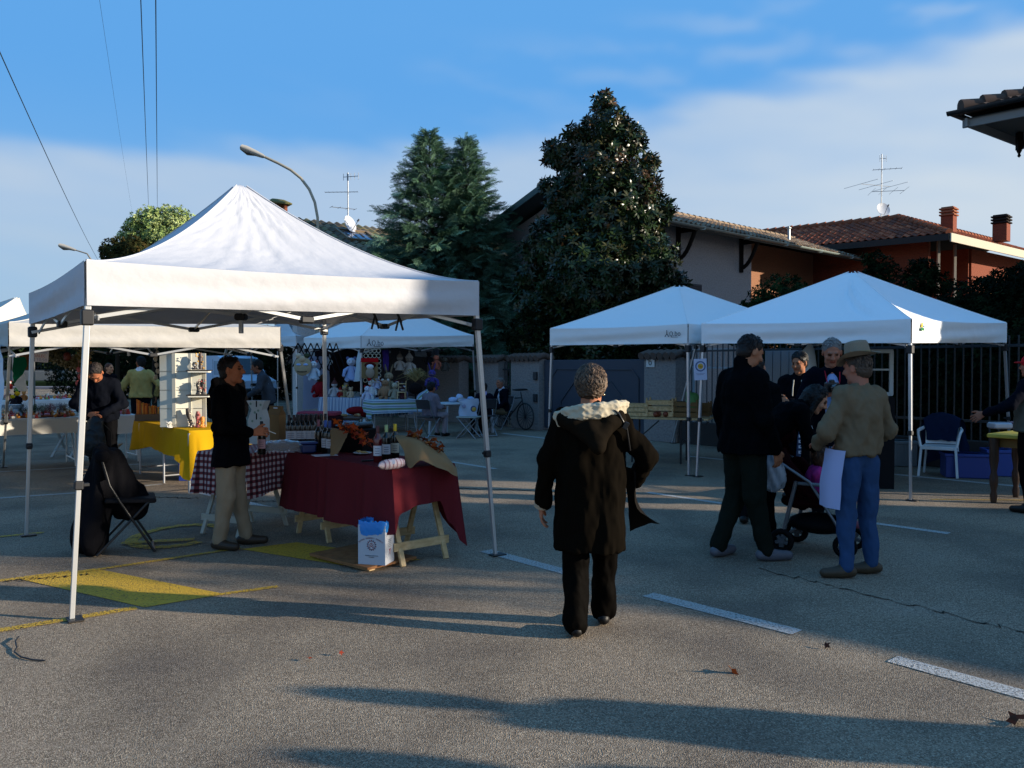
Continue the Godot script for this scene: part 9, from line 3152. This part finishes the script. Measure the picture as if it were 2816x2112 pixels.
func people() -> void:
	# the woman walking away
	var w = person("woman walking away in long black hooded coat with cream quilted hood lining", V(0.477, 0.000, -4.992), V(0.08, 0, -1), 1.585, {"girth": 1.2, "cell": 0.012, "hcell": 0.0065, "coat": "#16130f", "pants": "#100e0c", "hair": "#4a3c30", "skin": "#a8735a", "hem": 0.545, "hemw": 0.185, "hemflat": 1.28, "loose": 1.08, "sleeve": 1.12, "vol": 0.016, "curl": 0.012, "tufts": 2200, "fold": 0.02, "foldk": V(1.0, 0.35, 1.0), "shoe": "#0c0b0b", "leg": 1.18, "flare": 1.3, "collar": 0.01, "nod": 0.1, "turn": -0.15,
		"J": {"elL": V(0.29, 1.14, -0.02), "wrL": V(0.33, 0.83, 0.05), "elR": V(-0.37, 1.16, 0.0), "wrR": V(-0.3, 0.98, 0.2), "hdR": V(0.7, 0.1, 0.8), "anL": V(0.1, 0.09, -0.14), "toL": V(0.12, 0.035, 0.02), "knL": V(0.1, 0.5, -0.02), "anR": V(-0.09, 0.1, 0.13), "toR": V(-0.1, 0.035, 0.28), "knR": V(-0.1, 0.51, 0.1)}})
	var hb = Blob.new()
	hb.cell = 0.011
	hb.cap(V(0.15, 1.285, -0.1), V(-0.15, 1.285, -0.1), 0.055, 0.055, 0, 0.03)
	hb.cap(V(0.1, 1.26, -0.15), V(-0.04, 1.12, -0.205), 0.05, 0.02, 0, 0.05)
	hb.cap(V(-0.1, 1.26, -0.15), V(-0.04, 1.12, -0.205), 0.05, 0.02, 0, 0.05)
	hb.cap(V(0, 1.24, -0.17), V(-0.04, 1.14, -0.205), 0.05, 0.03, 0, 0.05)
	var hm = MB.new()
	hb.into(hm, [Color("#1e1a15")], fold, 0.01)
	obj("hood", hm, pmat(0.85), w)
	var lb = Blob.new()
	lb.cell = 0.009
	var arc = [V(0.2, 1.3, -0.075), V(0.14, 1.33, -0.14), V(0.05, 1.35, -0.165), V(-0.05, 1.36, -0.16), V(-0.14, 1.365, -0.12), V(-0.2, 1.37, -0.04)]
	for i in 5:
		lb.cap(arc[i], arc[i + 1], 0.034, 0.034, 0, 0.015)
		lb.cap(arc[i] * V(0.92, 1, 1) + V(0, -0.045, -0.012), arc[i + 1] * V(0.92, 1, 1) + V(0, -0.045, -0.012), 0.03, 0.03, 0, 0.012)
	var lm = MB.new()
	lb.into(lm, [Color("#b0a58e")], noise(30.0, FastNoiseLite.TYPE_CELLULAR, 1, 3), 0.014, V(1, 1.6, 1))
	obj("hood_lining", lm, pmat(0.95), w)
	var cf = MB.new()
	cf.tube([V(0.294, 0.775, 0.037), V(0.302, 0.735, 0.05)], [0.05, 0.047], 14)
	obj("cuff_lining", cf, M("#a3937c", 0.9), w)
	var fl = grid_cloth([[V(-0.2, 0.98, 0.16), V(-0.25, 0.97, 0.1), V(-0.27, 0.95, 0.02)], [V(-0.23, 0.75, 0.18), V(-0.29, 0.76, 0.12), V(-0.28, 0.74, 0.03)], [V(-0.25, 0.56, 0.2), V(-0.36, 0.62, 0.16), V(-0.42, 0.64, 0.06)]], 5, 0.008, 3)
	obj("coat_flap", fl, M("#15120e", 0.9), w)
	var sp = MB.new()
	sp.tube([V(0.02, 1.37, -0.12), V(-0.08, 1.38, -0.135), V(-0.16, 1.32, -0.15), V(-0.205, 1.24, -0.13), V(-0.23, 1.1, -0.06)], 0.014, 6, true, 0.5)
	sp.box(V(-0.2, 1.25, -0.145), V(0.03, 0.045, 0.015), Basis(Vector3.BACK, 0.5), 0.004)
	tag(obj("shoulder_strap", sp, M("#121112", 0.35), w), "", "")
	var er = MB.new()
	er.ball(V(-0.078, 1.425, 0.01), Vector3.ONE * 0.007, Basis(), 8)
	obj("earring", er, M("#d9c9a0", 0.2, 0.8), w)
	# the man in the vest
	var v = person("smiling man in black padded vest and beige trousers holding a cigarette", V(-2.476, 0.000, -7.256), V(1, 0, 0.12), 1.68, {"cell": 0.013, "hcell": 0.006, "coat": "#131316", "sleevec": "#0e0e10", "collarc": "#2c2723", "pants": "#8f7e68", "shirt": "#c9ccd2", "hair": "#1c1411", "skin": "#a9694c", "hem": 0.76, "hemw": 0.21, "hemflat": 1.4, "loose": 1.04, "shoe": "#3a2f25", "leg": 1.12, "collar": 0.045, "nod": -0.04, "turn": 0.08, "curl": 0.004,
		"J": {"elR": V(-0.27, 1.12, 0.04), "wrR": V(-0.16, 1.07, 0.29), "hdR": V(0.3, 0.15, 1), "bkR": V(-0.8, 0.4, 0), "bendR": 0.7, "elL": V(0.25, 1.12, -0.09), "wrL": V(0.22, 0.92, -0.05), "anL": V(0.14, 0.09, 0.08), "toL": V(0.2, 0.035, 0.24), "anR": V(-0.1, 0.09, -0.06), "toR": V(-0.13, 0.035, 0.11)}, "bendR": 0.75})
	var cg = MB.new()
	cg.tube([V(-0.1, 1.04, 0.4), V(-0.09, 1.015, 0.46)], 0.004, 6)
	obj("cigarette", cg, M("#d9d3c6", 0.8), v)
	# at the left stalls
	person("balding man in dark navy sweater bending over a dark backpack", V(-5.42, 0, -10.95), V(0.25, 0, 1), 1.75, {"coat": "#14161c", "sleevec": "#16181e", "pants": "#121214", "hair": "#2a2421", "skin": "#9a6248", "hem": 0.9, "nod": 1.1, "bald": 0.02, "girth": 1.08, "shirt": "#5a6470",
		"J": {"chest": V(0, 1.28, 0.13), "belly": V(0, 1.1, 0.06), "neck": V(0, 1.42, 0.22), "head": V(0, 1.51, 0.33), "shL": V(0.18, 1.36, 0.16), "shR": V(-0.18, 1.36, 0.16), "elL": V(0.29, 1.1, 0.17), "elR": V(-0.29, 1.1, 0.17), "wrL": V(0.07, 0.97, 0.36), "wrR": V(-0.08, 0.99, 0.37), "hdL": V(-0.6, -0.4, 0.5), "hdR": V(0.7, -0.3, 0.4), "bkL": V(0.2, 0.6, 0.8), "bkR": V(-0.2, 0.6, 0.8)}})
	var bp = thing("backpack", "dark teal black backpack held open by the bending man", "backpack", V(-5.33, 0.5, -10.52))
	var bb = Blob.new()
	bb.cap(V(0, 0.1, 0), V(0.02, 0.36, -0.02), 0.17, 0.1, 0, 0.04, Vector3.BACK, 1.6)
	bb.cap(V(0, 0.1, 0.09), V(0, 0.2, 0.08), 0.11, 0.09, 0, 0.02, Vector3.BACK, 1.8)
	var bm = MB.new()
	bb.into(bm, [Color("#12181b")], fold, 0.015)
	obj("pouch", bm, pmat(0.55), bp)
	for s in [-1.0, 1.0]:
		var st = MB.new()
		st.tube([V(0.1 * s, 0.38, -0.03), V(0.18 * s, 0.25, -0.1), V(0.2 * s, 0.05, -0.05), V(0.12 * s, -0.03, -0.02)], 0.016, 6, true, 0.5)
		obj("strap", st, M("#0f0f10", 0.7), bp)
	person("man in sunlit mustard sweater with white collar seen from behind", V(-7.62, 0, -17), V(-0.25, 0, -1), 1.79, {"coat": "#a08f58", "pants": "#15161c", "hair": "#15110f", "skin": "#8a5a45", "hem": 0.93, "collarc": "#c9c9cf", "girth": 1.1, "turn": 0.5, "loose": 1.05, "J": {"elR": V(-0.36, 1.17, -0.06), "wrR": V(-0.27, 0.97, 0.06), "elL": V(0.33, 1.16, 0.02), "wrL": V(0.42, 0.95, 0.12)}})
	person("brown haired person in dark clothes whose face shows beside a sunlit white leg", V(-9.25, 0, -19), V(0.95, 0, 0.3), 1.66, {"coat": "#1c1a1e", "hair": "#4a2c1a", "skin": "#c08a6a", "cell": 0.02})
	person("woman in grey hooded top leaning towards the parked van", V(-4.7, 0, -16), V(-0.9, 0, 0.25), 1.74, {"coat": "#3d434b", "pants": "#1a1a20", "hair": "#14100f", "skin": "#8a5c48", "vol": 0.008, "cell": 0.018, "nod": 0.3, "J": {"chest": V(0, 1.28, 0.08), "neck": V(0, 1.45, 0.14), "head": V(0, 1.59, 0.22), "shL": V(0.17, 1.38, 0.1), "shR": V(-0.17, 1.38, 0.1), "elL": V(0.24, 1.15, 0.2), "wrL": V(0.2, 1.0, 0.42), "elR": V(-0.24, 1.15, 0.2), "wrR": V(-0.2, 1.0, 0.42)}})
	person("person in black jacket standing right behind the vested man", V(-4.12, 0, -12), V(-0.3, 0, -1), 1.68, {"coat": "#0e0e10", "hair": "#0f0d0c", "cell": 0.02, "nohands": true})
	# the group round the stroller
	person("tall man in black coat and dark trousers looking down at the stroller", V(1.924, 0.000, -6.853), V(0.88, 0, -0.42), 1.86, {"cell": 0.013, "hcell": 0.0065, "coat": "#0f1013", "pants": "#1d221e", "hair": "#1a1310", "skin": "#a87358", "hem": 0.83, "hemw": 0.21, "hemflat": 1.45, "loose": 1.1, "girth": 1.08, "shoe": "#58585f", "leg": 1.2, "collar": 0.06, "nod": 0.42, "turn": -0.15, "curl": 0.003, "sleeve": 1.1,
		"J": {"head": V(0, 1.615, 0.06), "elR": V(-0.25, 1.1, -0.02), "wrR": V(-0.22, 0.86, 0.12), "anR": V(-0.14, 0.09, 0.1), "toR": V(-0.2, 0.035, 0.27), "anL": V(0.13, 0.09, -0.14), "toL": V(0.17, 0.035, 0.03), "hdR": V(0.2, -1, 0.5)}})
	person("person in dark jacket mostly hidden behind the tall man", V(2.46, 0, -8.35), V(0.5, 0, -0.9), 1.7, {"coat": "#121316", "hair": "#14110f", "cell": 0.019, "nohands": true})
	person("dark haired woman in black jacket bending over the stroller", V(2.282, 0.000, -7.312), V(1, 0, -0.02), 1.66, {"cell": 0.014, "hcell": 0.0065, "coat": "#101114", "pants": "#0f0f12", "hair": "#120d0b", "skin": "#b58268", "cut": "long", "hem": 0.84, "nod": 0.55, "turn": -0.35, "shoe": "#101010", "cutn": V(0, -1, -0.6),
		"J": {"pelvis": V(0, 0.96, -0.12), "belly": V(0, 1.08, -0.02), "chest": V(0, 1.21, 0.16), "neck": V(0, 1.3, 0.31), "head": V(0, 1.375, 0.43), "shL": V(0.17, 1.26, 0.22), "shR": V(-0.17, 1.26, 0.22), "elR": V(-0.22, 1.0, 0.3), "wrR": V(-0.12, 0.82, 0.52), "hdR": V(0.1, -0.35, 1), "bkR": V(-0.5, 0.9, 0), "elL": V(0.22, 1.04, 0.16), "wrL": V(0.12, 1.02, 0.02), "hdL": V(-0.9, 0, 0.4), "bkL": V(0.2, 0.9, 0), "hiL": V(0.09, 0.93, -0.12), "hiR": V(-0.09, 0.93, -0.12), "knL": V(0.1, 0.5, -0.03), "knR": V(-0.1, 0.5, -0.06)}})
	person("toddler in quilted pink jacket sitting in the stroller", V(2.681, 0.000, -7.128), V(0.9, 0, 0.1), 0.96, {"cell": 0.011, "hcell": 0.006, "coat": "#b03a7c", "pants": "#3a2a34", "hair": "#4a2f20", "skin": "#c08c74", "headsize": 1.5, "loose": 1.3, "sleeve": 1.3, "shoe": "#6a3a4a", "skirt": V(0, 0.8, 0.0), "fold": 0.018, "turn": 0.5, "tufts": 200,
		"J": {"pelvis": V(0, 0.86, -0.05), "belly": V(0, 0.98, -0.06), "chest": V(0, 1.14, -0.08), "neck": V(0, 1.28, -0.06), "head": V(0, 1.46, 0.0), "shL": V(0.15, 1.23, -0.07), "shR": V(-0.15, 1.23, -0.07), "elL": V(0.25, 1.04, 0.05), "elR": V(-0.25, 1.04, 0.05), "wrL": V(0.15, 0.98, 0.25), "wrR": V(-0.15, 0.98, 0.25), "hdL": V(0, 0, 1), "hdR": V(0, 0, 1), "hiL": V(0.09, 0.84, 0), "hiR": V(-0.09, 0.84, 0), "knL": V(0.12, 0.88, 0.36), "knR": V(-0.12, 0.88, 0.36), "anL": V(0.12, 0.5, 0.44), "anR": V(-0.12, 0.5, 0.44), "toL": V(0.12, 0.42, 0.56), "toR": V(-0.12, 0.42, 0.56)}})
	var cm = person("grey haired man in dark open jacket and pale shirt looking at his camera", V(3.2, 0, -8.3), V(-0.25, 0, 1), 1.865, {"cell": 0.016, "hcell": 0.007, "coat": "#10131c", "open": 0.085, "pants": "#14151a", "shirt": "#8fa2cc", "hair": "#6a6866", "skin": "#a8705a", "hem": 0.75, "nod": 0.4, "collar": 0.0, "curl": 0.003, "J": {"elL": V(0.28, 1.14, 0.06), "elR": V(-0.28, 1.14, 0.06), "wrL": V(0.07, 1.24, 0.3), "wrR": V(-0.09, 1.24, 0.3), "hdL": V(-0.8, 0.3, 0.3), "hdR": V(0.8, 0.3, 0.3), "bkL": V(0.2, 0, 1), "bkR": V(-0.2, 0, 1)}, "bendL": 0.7, "bendR": 0.7})
	var ly = MB.new()
	for s in [-1.0, 1.0]: ly.tube([V(0.07 * s, 1.55, 0.05), V(0.06 * s, 1.45, 0.14), V(0.02, 1.28, 0.19)], 0.006, 5, true, 0.5)
	obj("lanyard", ly, M("#9a2030", 0.7), cm)
	var ca = thing("camera", "black camera held up by the grey haired man", "camera", V(3.056, 1.393, -7.920), 0.2)
	for q in [[V(0, 0, 0), V(0.14, 0.095, 0.06)], [V(0.0, 0.055, 0), V(0.05, 0.04, 0.05)]]:
		var b = MB.new()
		b.box(q[0], q[1], Basis(), 0.012)
		obj("body", b, M("#121214", 0.4), ca)
	var ln = MB.new()
	ln.lathe([Vector2(0.035, 0), Vector2(0.042, 0.05), Vector2(0.042, 0.1), Vector2(0.034, 0.1), Vector2(0, 0.09)], Transform3D(Basis(Vector3.RIGHT, PI / 2), V(-0.01, -0.005, 0.03)), 18)
	obj("lens", ln, M("#0d0d0f", 0.2), ca)
	var yo = person("black haired youth in black hooded top with white cords, arms crossed", V(3.47, 0, -10.0), V(-0.45, 0, 0.85), 1.76, {"cell": 0.017, "coat": "#121217", "pants": "#101014", "hair": "#0e0c0b", "skin": "#9a6a52", "vol": 0.006, "turn": -0.35, "nod": 0.25, "J": {"elL": V(0.26, 1.13, 0.04), "elR": V(-0.26, 1.13, 0.04), "wrL": V(-0.08, 1.16, 0.24), "wrR": V(0.08, 1.13, 0.25), "hdL": V(-1, 0.2, 0), "hdR": V(1, 0.2, 0), "bkL": V(0, 0.3, 1), "bkR": V(0, 0.3, 1)}})
	for s in [-1.0, 1.0]:
		var b = MB.new()
		b.tube([V(0.045 * s, 1.43, 0.13), V(0.05 * s, 1.33, 0.165), V(0.052 * s, 1.24, 0.175)], 0.007, 5)
		obj("hood_cord", b, M("#a9a59a", 0.8), yo)
	var ht = person("man in woven straw hat, brown sweater and blue jeans with white apron", V(2.636, 0.000, -6.290), V(-0.4, 0, -0.92), 1.7, {"cell": 0.013, "hcell": 0.007, "coat": "#70624f", "pants": "#33496a", "hair": "#4a3d33", "skin": "#a8705c", "hem": 0.95, "hemw": 0.17, "loose": 1.06, "girth": 1.08, "shoe": "#43382b", "leg": 1.02, "collar": -0.01, "sleeve": 1.12, "nod": 0.15, "turn": 0.25, "fold": 0.02,
		"J": {"elL": V(0.3, 1.14, 0.02), "wrL": V(0.16, 1.02, 0.26), "elR": V(-0.3, 1.14, 0.0), "wrR": V(-0.2, 1.0, 0.24), "hdL": V(-0.5, 0, 1), "hdR": V(0.5, 0, 1), "bkL": V(0.4, 0.9, 0), "bkR": V(-0.4, 0.9, 0), "anL": V(0.14, 0.09, -0.02), "toL": V(0.29, 0.035, 0.05), "anR": V(-0.15, 0.09, 0.0), "toR": V(-0.01, 0.035, 0.07), "knR": V(-0.13, 0.5, 0.03)}})
	var hd: Node3D = ht
	var hc = V(0.0, 1.668, 0.015)
	var hr = Basis(Vector3.UP, 0.25) * Basis(Vector3.RIGHT, 0.18)
	var strw = surf(weave, weave, 9.0, 0.9, 1.2, false, {"albedo_color": Color("#c0b4a2"), "albedo_texture": ntex(noise(0.3, FastNoiseLite.TYPE_CELLULAR, 1, 5), 256, [[0.0, "#a0968a"], [1.0, "#dcd4c8"]])})
	var hm2 = MB.new()
	hm2.lathe([Vector2(0, 0.118), Vector2(0.05, 0.125), Vector2(0.078, 0.118), Vector2(0.088, 0.1), Vector2(0.1, 0.0)].map(func(q): return q * 0.98), Transform3D(hr, hc), 26)
	obj("hat_crown", hm2, strw, hd)
	var br = MB.new()
	var rr = [[], [], []]
	for i in 37:
		var a = TAU * i / 36.0
		for k in 3:
			var r: float = [0.097, 0.125, 0.152][k]
			rr[k].append(hc + hr * V(cos(a) * r * 0.96, -0.002 + (0.0 if k == 0 else 0.028 * k * 0.5 * cos(2.0 * a) + (0.018 * k * (0.5 if sin(a) > 0 else -0.9)) * -absf(sin(a))), sin(a) * r * 1.08))
	br.sheet(rr)
	obj("hat_brim", br, strw, hd)
	var bd = MB.new()
	bd.lathe([Vector2(0.1, 0.004), Vector2(0.0965, 0.034)], Transform3D(hr, hc), 26)
	obj("hat_band", bd, M("#8a7a5c", 0.9), hd)
	var apn = grid_cloth([[V(0.2, 0.97, -0.07), V(0.235, 0.97, 0.03), V(0.18, 0.97, 0.15)], [V(0.23, 0.75, -0.06), V(0.255, 0.75, 0.05), V(0.2, 0.75, 0.18)], [V(0.24, 0.53, -0.06), V(0.26, 0.53, 0.05), V(0.2, 0.53, 0.19)]], 4, 0.006, 2)
	obj("apron", apn, M("#a9b0d4", 0.85), hd)
	var rc = person("man in red cap and grey quilted vest cut by the right edge", V(5.66, 0, -9.0), V(-0.55, 0, -0.85), 1.72, {"cell": 0.016, "coat": "#55524a", "sleevec": "#14161e", "pants": "#0f0f11", "hair": "#3a2a22", "skin": "#9a6450", "hem": 0.9, "loose": 1.12, "girth": 1.1, "J": {"elL": V(0.34, 1.2, 0.08), "wrL": V(0.42, 1.1, 0.3), "hdL": V(0.3, -0.5, 0.8)}})
	var cp = MB.new()
	cp.ball(V(0, 1.64, 0.02), V(0.088, 0.09, 0.1), Basis(), 14)
	cp.ball(V(0, 1.635, 0.12), V(0.075, 0.012, 0.075), Basis(), 10)
	obj("cap", cp, cloth("#b01a22", 0.8), rc)
	# round the plastic table
	seated("woman in grey jacket seated with her back to us", V(-1.829, 0.000, -18.572), V(0.6, 0, -0.8), 1.62, {"coat": "#6c6670", "pants": "#8a8288", "hair": "#0f0c0c", "vol": 0.012, "girth": 1.12, "skin": "#8a5a48"})
	seated("white haired woman in dark red jacket seated behind the table", V(-1.614, 0.000, -24.882), V(0.05, 0, 1), 1.66, {"coat": "#5f1219", "collarc": "#3a2c2a", "hair": "#a8987a", "vol": 0.018, "curl": 0.012, "skin": "#b08068", "turn": -0.35, "open": 0.05, "shirt": "#2c2a26"})
	seated("grey haired man in navy cardigan over white shirt seated at the right", V(-0.250, 0.000, -20.287), V(-0.8, 0, 0.55), 1.72, {"coat": "#11141c", "pants": "#5f5646", "hair": "#5f5a56", "skin": "#8f5f4c", "collarc": "#a9b0bc", "shirt": "#a9b0bc", "open": 0.05, "shoe": "#8a8a88", "J": {"wrL": V(0.1, 0.55, 0.3), "wrR": V(-0.1, 0.55, 0.32)}})
	seated("person in navy top with lilac scarf half hidden by the canopy leg", V(-0.636, 0.000, -18.941), V(-0.5, 0, -0.85), 1.6, {"coat": "#181a24", "pants": "#101014", "hair": "#17100e", "collarc": "#9a8fb4", "collar": 0.05})
	# passers-by beyond the right edge whose shadows cross the foreground
	for q in [[V(6.15, 0, -2.62), "first passer-by beyond the right edge", "#2a2c34"], [V(6.25, 0, -1.95), "second passer-by beyond the right edge, nearer the camera", "#3a2c2a"]]:
		person(q[1] + " in plain jacket", q[0], V(-0.6, 0, -0.8), 1.72, {"coat": q[2], "cell": 0.022, "nohands": true})

func _ready() -> void:
	camera_and_light()
	textures()
	fold = noise(7.0, FastNoiseLite.TYPE_SIMPLEX_SMOOTH, 3, 71)
	curl = noise(55.0, FastNoiseLite.TYPE_SIMPLEX_SMOOTH, 2, 72)
	ground()
	gable_house()
	orange_house()
	grey_roof_house()
	eave_house()
	off_frame_masses()
	fences()
	trees()
	street_furniture()
	canopies()
	wine_stall()
	left_chairs()
	trinket_stalls()
	yellow_stall()
	doll_stall()
	right_stall()
	seated_corner()
	van()
	stroller()
	litter()
	people()
